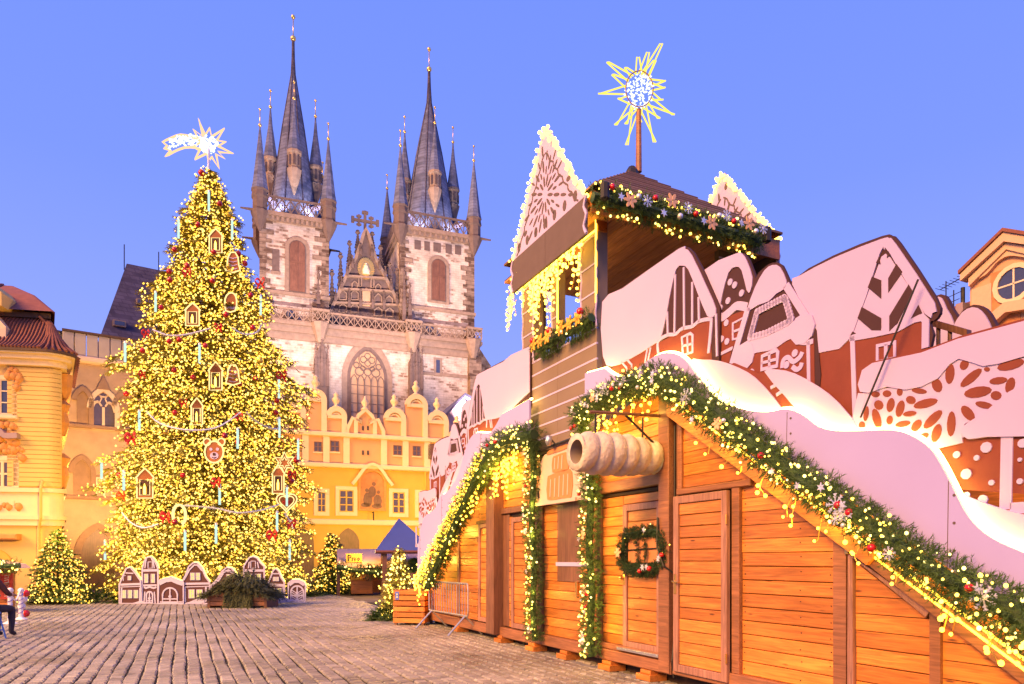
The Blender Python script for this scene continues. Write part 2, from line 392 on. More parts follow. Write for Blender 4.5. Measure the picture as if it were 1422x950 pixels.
M['kins'] = mat('rococo_plaster', (.66, .43, .15), rough=.8, var=.08, scale=2)
M['kinsr'] = mat('ochre_stucco_relief', (.60, .27, .09), rough=.8, var=.25, scale=6, bump=.4, bscale=20)
M['bell'] = mat('old_sandstone', (.50, .33, .20), rough=.9, var=.30, scale=1.6, bump=.4, bscale=9)
M['belld'] = mat('weathered_sandstone', (.33, .20, .12), rough=.9, var=.35, scale=2.2, bump=.4, bscale=9)
M['sheet'] = mat('sheet_parapet', (.42, .34, .28), rough=.6, var=.25, scale=1.2)
M['winframe'] = mat('white_window_frame', (.72, .58, .42), rough=.5, var=.05)
M['brownwin'] = mat('brown_window_frame', (.22, .10, .05), rough=.5, var=.1)
M['fresco'] = mat('faded_fresco', (.55, .22, .09), rough=.9, var=.45, scale=2.6)
M['dusk'] = mat('window_pane', (.10, .07, .08), rough=.08, var=.3, spec=.8)
M['lattice'] = mat('window_lattice', (.09, .06, .06), rough=.6, var=.2)
M['paneglow'] = mat('church_glass', (.42, .26, .14), rough=.25, var=.3, scale=2, spec=.6)
M['redtile'] = mat('red_roof_tile', (.21, .075, .05), rough=.8, var=.35, scale=5, obj_var=.2)
M['eave'] = mat('dark_eave', (.10, .055, .035), rough=.7, var=.2)
M['mauvewall'] = mat('mauve_plaster', (.34, .24, .27), rough=.85, var=.12)
M['blueroof'] = mat('blue_slate_roof', (.085, .085, .17), rough=.6, var=.35, scale=3, bump=.3)

def arch(cx, w, z0, zs, pointed=True, n=8, k=1.0):
    """outline of an arched opening: bottom z0, springing zs, width w"""
    pts = [(cx - w / 2, z0), (cx + w / 2, z0)]
    if pointed:
        R = w * .95 * k
        # right arc centred at cx + w/2 - R
        c = cx + w / 2 - R; top = math.sqrt(max(R * R - (cx - c) ** 2, 0))
        a1 = math.atan2(top, cx - c)
        pts += [(c + R * cos(a1 * i / n), zs + R * sin(a1 * i / n)) for i in range(n)] + [(cx, zs + top)]
        c2 = cx - w / 2 + R
        pts += [(c2 - R * cos(a1 * i / n), zs + R * sin(a1 * i / n)) for i in range(n - 1, -1, -1)]
    else:
        pts += [(cx + w / 2 * cos(PI * i / (2 * n)), zs + w / 2 * sin(PI * i / (2 * n))) for i in range(2 * n + 1)]
    return pts
def lattice(mb, x0, x1, y, z0, z1, cell, w=.06, d=.08):
    n = max(1, round((x1 - x0) / cell)); c = (x1 - x0) / n
    for i in range(n):
        a, b = x0 + i * c, x0 + (i + 1) * c
        mb.ribbon([(a, z0), (b, z1)], w, y, y + d); mb.ribbon([(a, z1), (b, z0)], w, y + .003, y + d - .003)
        mb.ribbon([(a, z0), (a, z1)], w * .8, y - .004, y + d)
    mb.ribbon([(x1, z0), (x1, z1)], w * .8, y - .004, y + d)
def pinnacle(mb, x, y, z0, z1, r):
    h = z1 - z0
    mb.lathe([(r, z0), (r * .9, z0 + h * .35), (r * 1.15, z0 + h * .36), (r * .8, z0 + h * .42), (r * .28, z0 + h * .86)], x, y, 4, PI / 4)
    for k in range(1, 6):
        t = .42 + .075 * k; rr = r * (1.0 - .72 * (t - .42) / .44)
        mb.lathe([(rr * 1.25, z0 + h * t), (rr * .7, z0 + h * (t + .035))], x, y, 4, PI / 4)
    mb.lathe([(r * .25, z0 + h * .86), (r * .75, z0 + h * .92), (r * .3, z0 + h * .95), (r * .55, z0 + h * .97), (r * .1, z1)], x, y, 5)

# ---------------------------------------------------------------- the twin-towered church
CH = Frame(510, 62.0, 20)
ch = Thing('gothic_church', 'huge gothic church with twin dark spires and floodlit pale stone front', 'church', CH, (0, 0, 0))
cx_ = CH.x; cz_ = CH.z
zc = cz_(510, 462)                                  # balustrade foot
xL, xR = cx_(352), cx_(662)
def cx2(x): return x
ch.part('wall', MB().box(xL, xR, 0, 16, 0, zc), M['stone'])
# cornice and gallery over the front
mb = MB(); mb.box(xL - .4, xR + .4, -.55, .2, zc - .15, zc + .15); mb.box(xL - .2, xR + .2, -.35, .1, zc - .75, zc - .155); mb.box(xL - .1, xR + .1, -.2, .1, zc - 1.35, zc - .755)
ch.part('cornice', mb, M['trim'])
bal = MB(); zt = zc + 1.25
bal.box(xL - .3, xR + .3, -.5, -.3, zt - .14, zt); bal.box(xL - .3, xR + .3, -.5, -.3, zc + .152, zc + .25)
lattice(bal, xL - .3, xR + .3, -.44, zc + .25, zt - .14, .62)
ch.part('balustrade', bal, M['trim'])
for u in (444, 572, 655):
    a = cx_(u); pd = MB(); pd.box(a - .75, a + .75, -1.05, -.3, zt - .16, zt + .03); pd.box(a - .7, a + .7, -1.0, -.56, zc + .16, zc + .3); lattice(pd, a - .7, a + .7, -1.0, zc + .3, zt - .16, .5)
    pd.lathe([(.25, zc - 1.5), (.8, zc + .1), (.8, zc + .16)], a, -.5, 8)
    ch.part('balcony', pd, M['trim'])
# buttresses with pinnacled tops
for u, vt in ((446, 482), (576, 488)):
    a = cx_(u); bt = MB(); ztp = cz_(u, vt)
    bt.box(a - .62, a + .62, -.7, 0, 0, ztp - 1.2); bt.prism([(a - .62, ztp - 1.2), (a + .62, ztp - 1.2), (a, ztp + .4)], -.6, 0)
    for s_ in (-.5, 0, .5): pinnacle(bt, a + s_, -.75, ztp - 3.6, ztp + .7 - abs(s_) * 1.2, .17)
    bt.box(a - .4, a + .4, -.78, -.7, ztp - 4.6, ztp - 1.6)
    ch.part('buttress', bt, M['trimd'])
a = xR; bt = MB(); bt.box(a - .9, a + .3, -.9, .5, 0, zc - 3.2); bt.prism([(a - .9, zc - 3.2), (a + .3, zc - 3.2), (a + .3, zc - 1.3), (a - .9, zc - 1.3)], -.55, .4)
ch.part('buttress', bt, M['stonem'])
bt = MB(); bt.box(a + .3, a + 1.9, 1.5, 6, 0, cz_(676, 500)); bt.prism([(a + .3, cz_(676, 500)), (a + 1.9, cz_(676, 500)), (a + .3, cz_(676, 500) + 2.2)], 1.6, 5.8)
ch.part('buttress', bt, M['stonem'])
mb = MB(); mb.box(xL - .05, cx_(438), -.12, .02, cz_(400, 512), cz_(400, 512) + .25); mb.box(cx_(584), xR - .8, -.12, .02, cz_(620, 523), cz_(620, 523) + .25)
ch.part('string_course', mb, M['trim'])
# great window
wx, ww = cx_(510), cx_(537) - cx_(483); wz0, wzs = cz_(510, 592), cz_(510, 526)
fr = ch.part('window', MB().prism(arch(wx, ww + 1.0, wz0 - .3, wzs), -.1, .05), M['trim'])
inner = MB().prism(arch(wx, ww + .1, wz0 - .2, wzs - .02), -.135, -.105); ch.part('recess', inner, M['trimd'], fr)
ch.part('pane', MB().prism(arch(wx, ww - .45, wz0, wzs - .02), -.16, -.138), M['paneglow'], fr)
tr = MB(); zr = wzs - .1
for k in range(6):
    xx = wx - (ww - .5) / 2 + (ww - .5) * k / 5; tr.box(xx - .045, xx + .045, -.24, -.162, wz0, zr)
for k in range(5):
    xx = wx - (ww - .5) / 2 + (ww - .5) * (k + .5) / 5
    tr.ribbon([(xx - .3, zr - .35), (xx - .2, zr + .1), (xx, zr + .34), (xx + .2, zr + .1), (xx + .3, zr - .35)], .07, -.23, -.164)
for k in range(5): tr.box(wx - ww / 2 + .25, wx + ww / 2 - .25, -.2, -.163, wz0 + .35 + k * .8, wz0 + .39 + k * .8)
def ringr(x, z, r, w=.08): tr.ribbon([(x + r * cos(2 * PI * k / 14), z + r * sin(2 * PI * k / 14)) for k in range(14)], w, -.235, -.165, True)
ringr(wx, zr + 1.75, .78); ringr(wx, zr + .62, .3)
for s_ in (-1, 1): ringr(wx + s_ * .72, zr + .62, .36); ringr(wx + s_ * .98, zr + 1.18, .24); ringr(wx + s_ * .36, zr + 1.72, .28, .06); ringr(wx + s_ * .42, zr + .95, .2)
ringr(wx, zr + 2.05, .26, .06); ringr(wx, zr + 1.42, .26, .06)
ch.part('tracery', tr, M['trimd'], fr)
# small window on the right bay
sx_, sz = cx_(608), cz_(608, 510)
w_ = ch.part('window', MB().box(sx_ - .38, sx_ + .38, -.06, .05, sz - .85, sz + .85), M['trim'])
ch.part('pane', MB().box(sx_ - .17, sx_ + .17, -.09, -.062, sz - .65, sz + .65), M['glass'], w_)
# the gable between the towers
def cp(l): return [CH.on(u, v, -1.0) for u, v in l]
def px5(l): return [(440 + x_ / 5, 290 + y_ / 5) for x_, y_ in l]
go = cp(px5([(70, 790), (85, 735), (150, 590), (215, 440), (268, 350), (305, 240), (322, 180), (340, 140), (358, 185), (375, 240), (408, 350), (455, 440), (535, 600), (610, 760), (610, 800)]))
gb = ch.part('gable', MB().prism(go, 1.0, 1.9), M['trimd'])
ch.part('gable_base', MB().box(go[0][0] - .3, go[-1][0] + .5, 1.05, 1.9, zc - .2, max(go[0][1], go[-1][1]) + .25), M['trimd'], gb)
for v_, a_, c_ in ((655, 118, 568), (560, 163, 515), (470, 200, 470)):
    q = cp(px5([(a_, v_), (c_, v_ + 18)])); ch.part('gable_ledge', MB().ribbon(q, .16, .72, .99), M['trim'], gb)
for (px_, tip, base) in ((128, 560, 650), (170, 470, 560), (208, 385, 470), (245, 330, 420), (300, 250, 330), (380, 262, 340), (432, 345, 430), (472, 405, 480), (512, 490, 575), (552, 585, 670), (222, 560, 690), (300, 560, 690), (385, 570, 700), (462, 575, 705)):
    p1, p0 = cp(px5([(px_, tip), (px_, base)])); mb = MB(); pinnacle(mb, p0[0], .72, p0[1], p1[1], .17); ch.part('pinnacle', mb, M['trimd'])
gd = MB()
for (c_, z_, w2, h2) in ((180, 690, 26, 30), (262, 690, 26, 30), (425, 715, 26, 30), (503, 720, 26, 30), (180, 600, 24, 34), (262, 600, 24, 34), (425, 625, 24, 34), (500, 640, 24, 34), (262, 530, 18, 26), (425, 550, 18, 26), (300, 500, 10, 40), (385, 510, 10, 40)):
    q = cp(px5([(c_ - w2, z_ + h2), (c_ + w2, z_ + h2), (c_ + w2, z_ - h2 * .3), (c_, z_ - h2), (c_ - w2, z_ - h2 * .3)])); gd.ribbon(q, .1, .86, .995, True)
ch.part('blind_tracery', gd, M['trim'], gb)
q = cp(px5([(315, 675), (370, 680), (370, 570), (342, 548), (315, 570)])); ch.part('niche', MB().prism(q, .9, .996), M['bell'], gb)
ed = MB(); ed.ribbon(go[1:-1], .28, .8, 1.2); ch.part('coping', ed, M['trim'], gb)
c0 = cp(px5([(340, 418)]))[0]; rx = cp(px5([(397, 418)]))[0][0] - c0[0]; rz = c0[1] - cp(px5([(340, 492)]))[0][1]
md = MB().disc(c0[0], c0[1], rx, .88, 1.0, 20, rz)
me_ = ch.part('medallion', md, M['gold'], gb)
rl = MB()
for k in range(30):
    t = 2 * PI * k / 30; rl.ribbon([(c0[0] + rx * .62 * cos(t), c0[1] + rz * .66 * sin(t)), (c0[0] + rx * 1.04 * cos(t), c0[1] + rz * 1.04 * sin(t))], .05, .84, .885)
ch.part('ray', rl, M['gold'], me_, kind='stuff')
fg = MB(); fg.lathe([(.3, c0[1] - rz * .55), (.34, c0[1] - rz * .2), (.2, c0[1] + rz * .1), (.24, c0[1] + rz * .2), (.1, c0[1] + rz * .27), (.15, c0[1] + rz * .4), (.05, c0[1] + rz * .5)], c0[0], .82, 10)
ch.part('figure', fg, M['winframe'], me_, smooth=True)
for (px_, tip, base) in ((107, 408, 720), (167, 290, 570), (230, 208, 420), (287, 135, 300), (388, 148, 300), (445, 240, 440), (508, 360, 570), (560, 400, 720)):
    p1, p0 = cp(px5([(px_, tip), (px_, base)])); mb = MB(); pinnacle(mb, p0[0], 1.3, p0[1] - 1.0, p1[1], .36); ch.part('pinnacle', mb, M['trimd'])
cr = MB(); k0 = cp(px5([(338, 145)]))[0]; k1 = cp(px5([(338, 5)]))[0]; ax0, ax1 = cp(px5([(252, 66)]))[0], cp(px5([(425, 88)]))[0]; zm = (ax0[1] + ax1[1]) / 2
cr.box(k0[0] - .12, k0[0] + .12, 1.2, 1.4, k0[1] - .2, k1[1]); cr.box(ax0[0], ax1[0], 1.19, 1.41, zm - .11, zm + .11)
for x_ in (ax0[0], ax1[0]): cr.box(x_ - .13, x_ + .13, 1.18, 1.42, zm - .28, zm + .28)
for x_ in (k0[0] - .55, k0[0] + .55): cr.box(x_ - .09, x_ + .09, 1.185, 1.415, zm - .5, zm + .5); cr.box(x_ - .22, x_ + .22, 1.175, 1.425, zm + .3, zm + .44); cr.box(x_ - .22, x_ + .22, 1.175, 1.425, zm - .44, zm - .3)
cr.box(k0[0] - .28, k0[0] + .28, 1.17, 1.43, k1[1] - .28, k1[1] - .05)
ch.part('cross', cr, M['trimd'])
# front pinnacles before the towers
for u, v0, v1 in ((442, 450, 375), (569, 452, 392), (561, 455, 372)):
    mb = MB(); p0, p1 = CH.on(u, v0, .1), CH.on(u, v1, .1); pinnacle(mb, p0[0], -.1, p0[1], p1[1], .24); ch.part('pinnacle', mb, M['trimd'])

def church_tower(xa, xb, vdet, du, dv, right):
    """square tower between local xa and xb; details from photo pixels measured on the left one, moved by du, dv"""
    w = xb - xa; xm = (xa + xb) / 2; D = w
    zg = cz_(403 + du, 300 + dv * 1.0) if not right else cz_(607, 322)
    z0 = zc
    t = ch.part('tower_wall', MB().box(xa, xb, .45, .45 + D, z0, zg), M['stone'], label='tower of pale stone with %s' % ('dark square putlog holes' if right else 'a narrow slit beside the window'))
    Y = .45; k = (zg - z0) / (cz_(403, 300) - zc)
    qn = MB(); i = 0; zz = z0
    while zz < zg - .5:
        h_ = random.uniform(.34, .5); e_ = (.95 if i % 2 else .5) * random.uniform(.8, 1.3)
        qn.box(xa - .05, xa + e_, Y - .05, Y + .5, zz, zz + h_ - .03)
        e_ = (.95 if i % 2 else .55) * random.uniform(.9, 1.5); qn.box(xb - e_, xb + .05, Y - .05, Y + .5, zz, zz + h_ - .03); zz += h_; i += 1
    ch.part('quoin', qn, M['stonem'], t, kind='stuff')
    mb = MB(); zs_ = z0 + (cz_(403, 406) - zc) * k
    mb.box(xa - .15, xb + .15, Y - .18, Y + D + .15, zs_ - .12, zs_ + .14); ch.part('string_course', mb, M['trim'], t)
    # belfry window
    bw_ = 1.25; bz0, bz1 = z0 + (cz_(407, 402) - zc) * k, z0 + (cz_(407, 342) - zc) * k
    xw = xm + (.05 if right else .22)
    if right: bz0, bz1 = cz_(608, 415), cz_(608, 368)
    win = ch.part('window', MB().prism(arch(xw, bw_ + .8, bz0 - .25, bz1, False), Y - .1, Y), M['trim'], label=None)
    ch.part('reveal', MB().prism(arch(xw, bw_ + .15, bz0 - .05, bz1, False), Y - .13, Y - .102), M['trimd'], win)
    sh_ = MB(); sh_.prism(arch(xw, bw_, bz0, bz1, False), Y - .17, Y - .132)
    sh_.box(xw - .03, xw + .03, Y - .2, Y - .172, bz0, bz1 + bw_ / 2); sh_.box(xw - bw_ / 2, xw + bw_ / 2, Y - .19, Y - .173, (bz0 + bz1) / 2 + .6, (bz0 + bz1) / 2 + .75)
    ch.part('shutter', sh_, M['shutterb'], win)
    if not right:
        a = cx_(383, -.45); ch.part('slit', MB().box(a - .3, a + .3, Y - .03, Y, cz_(383, 374), cz_(383, 343)), M['trimd'], t); ch.part('slit_sill', MB().box(a - .4, a + .4, Y - .1, Y - .032, cz_(383, 378), cz_(383, 374)), M['trim'], t)
    else:
        for u, s_ in ((580, .3), (593, .26), (607, .36), (623, .3), (636, .3)):
            a = cx_(u, -.45); z_ = cz_(u, 337 + (u - 580) * .13); ch.part('putlog_hole', MB().box(a - s_, a + s_, Y - .03, Y, z_ - .42, z_ + .42), M['trimd'], t)
    a = cx_(403, -.45) if not right else cx_(596, -.45); z_ = cz_(403, 436) if not right else cz_(596, 455)
    rw = ch.part('round_window', MB().prism(arch(a, 1.25, z_ - .7, z_, False), Y - .2, Y), M['trim']); ch.part('pane', MB().disc(a, z_ + .05, .36, Y - .24, Y - .202), M['glass'], rw)
    # gallery
    cn = MB(); cn.box(xa - .35, xb + .35, Y - .4, Y + D + .35, zg - .1, zg + .25); cn.box(xa - .2, xb + .2, Y - .22, Y + D + .2, zg - .5, zg - .105)
    for i in range(14): xx = xa + w * (i + .5) / 14; cn.box(xx - .1, xx + .1, Y - .36, Y - .22, zg - .45, zg - .11)
    ch.part('cornice', cn, M['trim'], t)
    gl = MB(); gt = zg + 1.55
    for s_ in (0, 1):
        yy = Y - .38 if s_ == 0 else Y + D + .25
        gl.box(xa - .3, xb + .3, yy - .03, yy + .13, gt - .15, gt); lattice(gl, xa - .3, xb + .3, yy, zg + .25, gt - .15, .7, .08, .1)
    b0 = len(gl.v); lattice(gl, Y - .3, Y + D + .3, xa - .35, zg + .25, gt - .15, .7, .08, .1); lattice(gl, Y - .3, Y + D + .3, xb + .25, zg + .25, gt - .15, .7, .08, .1)
    gl.v[b0:] = [(q[1], q[0], q[2]) for q in gl.v[b0:]]
    ch.part('gallery', gl, M['trimd'], t)
    # corner turrets with spirelets
    zt_ = zg + 1.95
    for ix, (tx, ty) in enumerate(((xa, Y), (xb, Y), (xa, Y + D), (xb, Y + D))):
        tm = MB().lathe([(.1, zg - 1.5), (.4, zg - .9), (.72, zg - .2), (.82, zg + .1), (.64, zg + .25), (.64, zg + 1.2), (.74, zg + 1.35), (.66, zg + 1.8), (.76, zt_)], tx, ty, 8, PI / 8)
        tt = ch.part('turret', tm, M['trimd'])
        hh = 5.6 if ix < 2 else 5.2
        ch.part('turret_spire', MB().lathe([(.74, zt_), (.62, zt_ + .6), (.24, zt_ + hh * .68), (.06, zt_ + hh * .97)], tx, ty, 8, PI / 8), M['slate'], tt)
        bl = MB().ball((tx, ty, zt_ + hh), .15, 8, 6); bl.tube([(tx, ty, zt_ + hh * .95), (tx, ty, zt_ + hh + 1.3)], .04, 5); bl.ball((tx, ty, zt_ + hh + 1.35), .11, 6, 4)
        ch.part('finial', bl, M['gold'], tt, smooth=True)
        gx = tx + (.95 if tx == xb else -.95); gg = MB().tube([(tx, ty - .2, zg + .15), (gx + (.6 if tx == xb else -.6), ty - .5, zg + .02)], [.16, .07], 6); ch.part('gargoyle', gg, M['trimd'], tt)
        # sloping stone strut from turret to spire
        st = MB().tube([(tx, ty, zt_ - .2), (xm + (tx - xm) * .45, Y + D / 2 + (ty - Y - D / 2) * .45, zg + 1.75)], [.28, .28], 4); ch.part('strut', st, M['slated'], tt)
    # main spire
    yc = Y + D / 2; zb_ = zg + .3; zz_tip = zg + (cz_(400, 30) - cz_(403, 300)) * 1.06
    H_ = zz_tip - zb_; R0 = w * .40
    prof = [(R0 * 1.02, zb_), (R0 * .97, zb_ + H_ * .07), (R0 * .86, zb_ + H_ * .14), (R0 * .66, zb_ + H_ * .33), (R0 * .45, zb_ + H_ * .52), (R0 * .22, zb_ + H_ * .70), (R0 * .08, zb_ + H_ * .81), (R0 * .045, zb_ + H_ * .90), (.07, zz_tip)]
    sp_ = ch.part('spire', MB().lathe(prof, xm, yc, 16, PI / 16), M['slate'])
    bl = MB().ball((xm, yc, zz_tip), .26, 10, 6); bl.tube([(xm, yc, zz_tip), (xm, yc, zz_tip + 1.9)], .045, 5); bl.ball((xm, yc, zz_tip + 1.95), .2, 6, 4)
    ch.part('finial', bl, M['gold'], sp_, smooth=True)
    rb_ = MB()
    for i in range(8):
        t_ = 2 * PI * i / 8 + PI / 8; rb_.tube([(xm + r_ * cos(t_), yc + r_ * sin(t_), z_) for r_, z_ in prof], .055, 4)
    ch.part('ridge', rb_, M['slated'], sp_, kind='stuff')
    for dx in (-1, 1):
        lamp('gallery_floodlight', 'SPOT', (*CH.w(xm + dx * w * .3, Y + .1, 0)[:2], zg + .7), 450, (.92, .86, 1.0), .15, target=CH.w(xm, yc, zb_ + H_ * .3), spot=110)
    # bay turrets on the spire faces
    zo = zb_ + H_ * .27
    for (dx, dy) in ((0, -1), (-1, 0), (1, 0), (0, 1)):
        ro_ = R0 * .86; tx, ty = xm + dx * ro_, yc + dy * ro_ * .98
        om = MB().lathe([(.05, zo - 2.5), (.25, zo - 1.8), (.36, zo - 1.5), (.6, zo - .6), (.66, zo - .3), (.54, zo - .2), (.54, zo + 1.0), (.66, zo + 1.15), (.66, zo + 1.35)], tx, ty, 8, PI / 8)
        tt = ch.part('oriel', om, M['trim'])
        ow = MB()
        for a_ in range(8):
            t_ = 2 * PI * a_ / 8; ow.box(tx + .5 * cos(t_) - .1, tx + .5 * cos(t_) + .1, ty + .5 * sin(t_) - .1, ty + .5 * sin(t_) + .1, zo + .05, zo + .85)
        ch.part('opening', ow, M['lattice'], tt, kind='stuff')
        hh = 6.0
        ch.part('oriel_spire', MB().lathe([(.64, zo + 1.35), (.54, zo + 2.0), (.2, zo + hh * .72), (.05, zo + hh)], tx, ty, 8, PI / 8), M['slate'], tt)
        bl = MB().ball((tx, ty, zo + hh + .05), .15, 8, 6); bl.tube([(tx, ty, zo + hh), (tx, ty, zo + hh + 1.5)], .035, 5); bl.ball((tx, ty, zo + hh + 1.5), .12, 6, 4)
        ch.part('finial', bl, M['gold'], tt, smooth=True)
church_tower(cx_(361, -.45), cx_(456, -.45), None, 0, 0, False)
church_tower(cx_(556, -.45), cx_(658, -.45), None, 0, 0, True)
# floodlights standing on the roofs behind the school gables
for u, e_ in ((385, 2600), (450, 2600), (520, 2600), (590, 2600), (650, 2600)):
    p = CH.w(cx_(u), -15, 11); q = CH.w(cx_(u), 2, 40)
    lamp('church_floodlight', 'SPOT', p, e_ * 3.7, (1.0, .73, .64), .3, target=q, spot=95)

# ---------------------------------------------------------------- the school house with its row of round gables
SH = Frame(520, 46.0, 20)
def s(u, v, o=0.0): return SH.on(u, v, o)
def win(T, F, u0, u1, v0, v1, off=.0, nx=2, nz=3, sur=.22, fm='winframe', pm='dusk', surm='creamp', bars=True, label=None):
    """a window as a part: surround (the part), frame and pane beneath it"""
    a, b = F.on(u0, v1, off), F.on(u1, v0, off); x0, z0, x1, z1 = a[0], a[1], b[0], b[1]
    m = MB()
    if sur:
        m.box(x0 - sur, x0, -off - .07, -off + .02, z0 - sur, z1 + sur); m.box(x1, x1 + sur, -off - .07, -off + .02, z0 - sur, z1 + sur)
        m.box(x0, x1, -off - .07, -off + .02, z1, z1 + sur); m.box(x0 - .03, x1 + .03, -off - .1, -off + .02, z0 - sur, z0)
    else: m.box(x0 - .05, x1 + .05, -off - .08, -off + .02, z0 - .1, z0 - .01)
    w = T.part('window', m, M[surm], label=label)
    T.part('pane', MB().box(x0, x1, -off - .015, -off + .005, z0, z1), M[pm], w)
    f = MB(); t = min(.07, (x1 - x0) * .09)
    for k in range(nx + 1):
        xx = x0 + (x1 - x0) * k / nx; tt = t if k in (0, nx) else t * .7; f.box(max(x0, xx - tt), min(x1, xx + tt), -off - .05, -off - .017, z0, z1)
    for k in range(nz + 1):
        zz = z0 + (z1 - z0) * k / nz; tt = t if k in (0, nz) else t * .5; f.box(x0, x1, -off - .045, -off - .018, max(z0, zz - tt), min(z1, zz + tt))
    T.part('frame', f, M[fm], w)
    return w
sh = Thing('gabled_house', 'long yellow arcaded house with a row of round topped gables', 'house', SH, (0, 0, 0))
zg = s(520, 606)[1]; xa, xb = s(300, 606)[0], s(672, 606)[0]
sh.part('wall', MB().box(xa, xb, 0, 9, 0, s(520, 648)[1]), M['yellow'])
sh.part('wall', MB().box(xa, xb, .03, 9, s(520, 648)[1], zg), M['peach'], label='peach upper storey wall')
sh.part('roof', MB().prism([(xa, zg - .3), (xb, zg - .3), (xb, zg + .8), (xa, zg + .8)], 1.2, 8.5), M['redtile'])
def gable_bay(u0, u1, vt, ogee=False):
    p0, p1 = s(u0, 600), s(u1, 600); x0, x1 = p0[0] + .04, p1[0] - .04; xm = (x0 + x1) / 2; r = (x1 - x0) / 2; zt = s((u0 + u1) / 2, vt)[1]
    g = sh.part('gable', MB().prism(arch(xm, x1 - x0, zg - .05, zt - r, False), .0, .5), M['peach'])
    o = arch(xm, x1 - x0 - .2, zg, zt - r, False)
    tr_ = MB().ribbon(o[1:], .34, -.14, .1); tr_.ribbon(arch(xm, x1 - x0 - .75, zt - r, zt - r, False)[1:], .1, -.06, .1)
    tr_.box(x0 + .05, x1 - .05, -.12, .0, zt - r * 1.02 - .12, zt - r * 1.02 + .12)
    sh.part('gable_trim', tr_, M['creamp'], g)
    f = MB().lathe([(.28, zt), (.2, zt + .12), (.1, zt + .2), (.24, zt + .42), (.28, zt + .55), (.12, zt + .75), (.18, zt + .85), (.06, zt + 1.0)], xm, .12, 8)
    sh.part('finial', f, M['creamp'], g, smooth=True)
for u0, u1, vt in ((372, 400, 568), (400, 424, 560), (424, 453, 542), (453, 481, 566), (533, 563, 568), (563, 593, 549), (593, 622, 572), (622, 648, 597), (648, 676, 600)): gable_bay(u0, u1, vt)
# broad middle gable
x0, x1 = s(481, 600)[0] + .04, s(533, 600)[0] - .04; xm = (x0 + x1) / 2; zt = s(507, 585)[1]; z1 = s(507, 578)[1]
go_ = [(x0, zg - .05), (x1, zg - .05), (x1, zg + .35), (x1 - .35, zg + 1.1), (x1 - .95, zt - .1), (xm + .55, zt + .1), (xm + .42, z1 + .05), (xm, z1 + .4), (xm - .42, z1 + .05), (xm - .55, zt + .1), (x0 + .95, zt - .1), (x0 + .35, zg + 1.1), (x0, zg + .35)]
g = sh.part('gable', MB().prism(go_, .0, .5), M['peach'])
tr_ = MB().ribbon(go_[1:] + [go_[0]], .24, -.14, .1)
for xx in (xm - .62, xm + .62): tr_.box(xx - .13, xx + .13, -.12, .0, zg, zt)
sh.part('gable_trim', tr_, M['creamp'], g)
sh.part('finial', MB().lathe([(.28, z1 + .42), (.2, z1 + .55), (.1, z1 + .62), (.26, z1 + .9), (.1, z1 + 1.15), (.05, z1 + 1.35)], xm, .1, 8), M['creamp'], g, smooth=True)
for v_ in (594, 628):
    for u in (504, 511):
        p = s(u, v_); sh.part('vent', MB().prism(arch(p[0], .14, p[1] - .18, p[1] + .05, False), -.02, .01), M['lattice'])
# string courses and pilaster strips
for v_, h_, pr in ((607, .3, .2), (649, .3, .22), (726, .36, .16)):
    z_ = s(520, v_)[1]; sh.part('string_course', MB().cbox(xa, xb, -pr, .03, z_ - h_ / 2, z_ + h_ / 2, .05), M['creamp'])
for u in (424, 453, 481, 533, 563, 593, 622, 648):
    p = s(u, 630); sh.part('pilaster', MB().box(p[0] - .2, p[0] + .2, -.1, .03, s(520, 646)[1] - .05, zg - .16), M['creamp'])
for u0, u1, v0, v1 in ((436, 447, 614, 627), (459, 471, 613, 627), (546, 558, 619, 632), (573, 584, 620, 633), (601, 609, 621, 634)):
    win(sh, SH, u0, u1, v0, v1, -.03, 2, 2, .0, fm='brownwin')
for u_ in (598.5, 613): p = s(u_, 628); sh.part('window_shutter', MB().box(p[0] - .22, p[0] + .22, -.1, -.04, p[1] - .5, p[1] + .5), M['shutterb'])
for u0, u1, v0, v1 in ((441, 452, 684, 711), (471, 491, 681, 711), (545, 562, 684, 713), (581, 599, 686, 714), (612, 628, 687, 715)):
    win(sh, SH, u0, u1, v0, v1, .0, 2, 3, .24, surm='creamp', fm='yellow')
a, b = s(500.5, 708), s(533, 664)
fr_ = sh.part('fresco', MB().prism(arch((a[0] + b[0]) / 2, b[0] - a[0], a[1], b[1] - .4, False), -.06, .0), M['fresco'])
o = arch((a[0] + b[0]) / 2, b[0] - a[0] + .15, a[1], b[1] - .35, False); sh.part('frame', MB().ribbon(o, .16, -.12, -.02, True), M['kinsr'], fr_)
hd = smooth_line([(a[0] - .55, b[1] - .5), (a[0] - .2, b[1] - .05), ((a[0] + b[0]) / 2 - .5, b[1] + .6), ((a[0] + b[0]) / 2, b[1] + .85), ((a[0] + b[0]) / 2 + .5, b[1] + .6), (b[0] + .2, b[1] - .05), (b[0] + .55, b[1] - .5)], 4)
sh.part('hood', MB().ribbon(hd, .2, -.3, .0), M['creamp'], fr_)
fg = MB(); zc2 = (a[1] + b[1]) / 2 - .2; xc2 = (a[0] + b[0]) / 2
for dx, dz, r_, q_ in ((-.3, -.2, .3, .5), (.35, -.25, .28, .42), (0, .35, .26, .36), (.1, .85, .13, .14), (-.35, .42, .12, .13), (.4, .32, .12, .12), (-.45, -.55, .3, .16), (.3, -.62, .35, .16)): fg.disc(xc2 + dx, zc2 + dz, r_, -.068, -.0605, 10, q_)
sh.part('painted_figure', fg, M['shutterb'], fr_, kind='stuff')
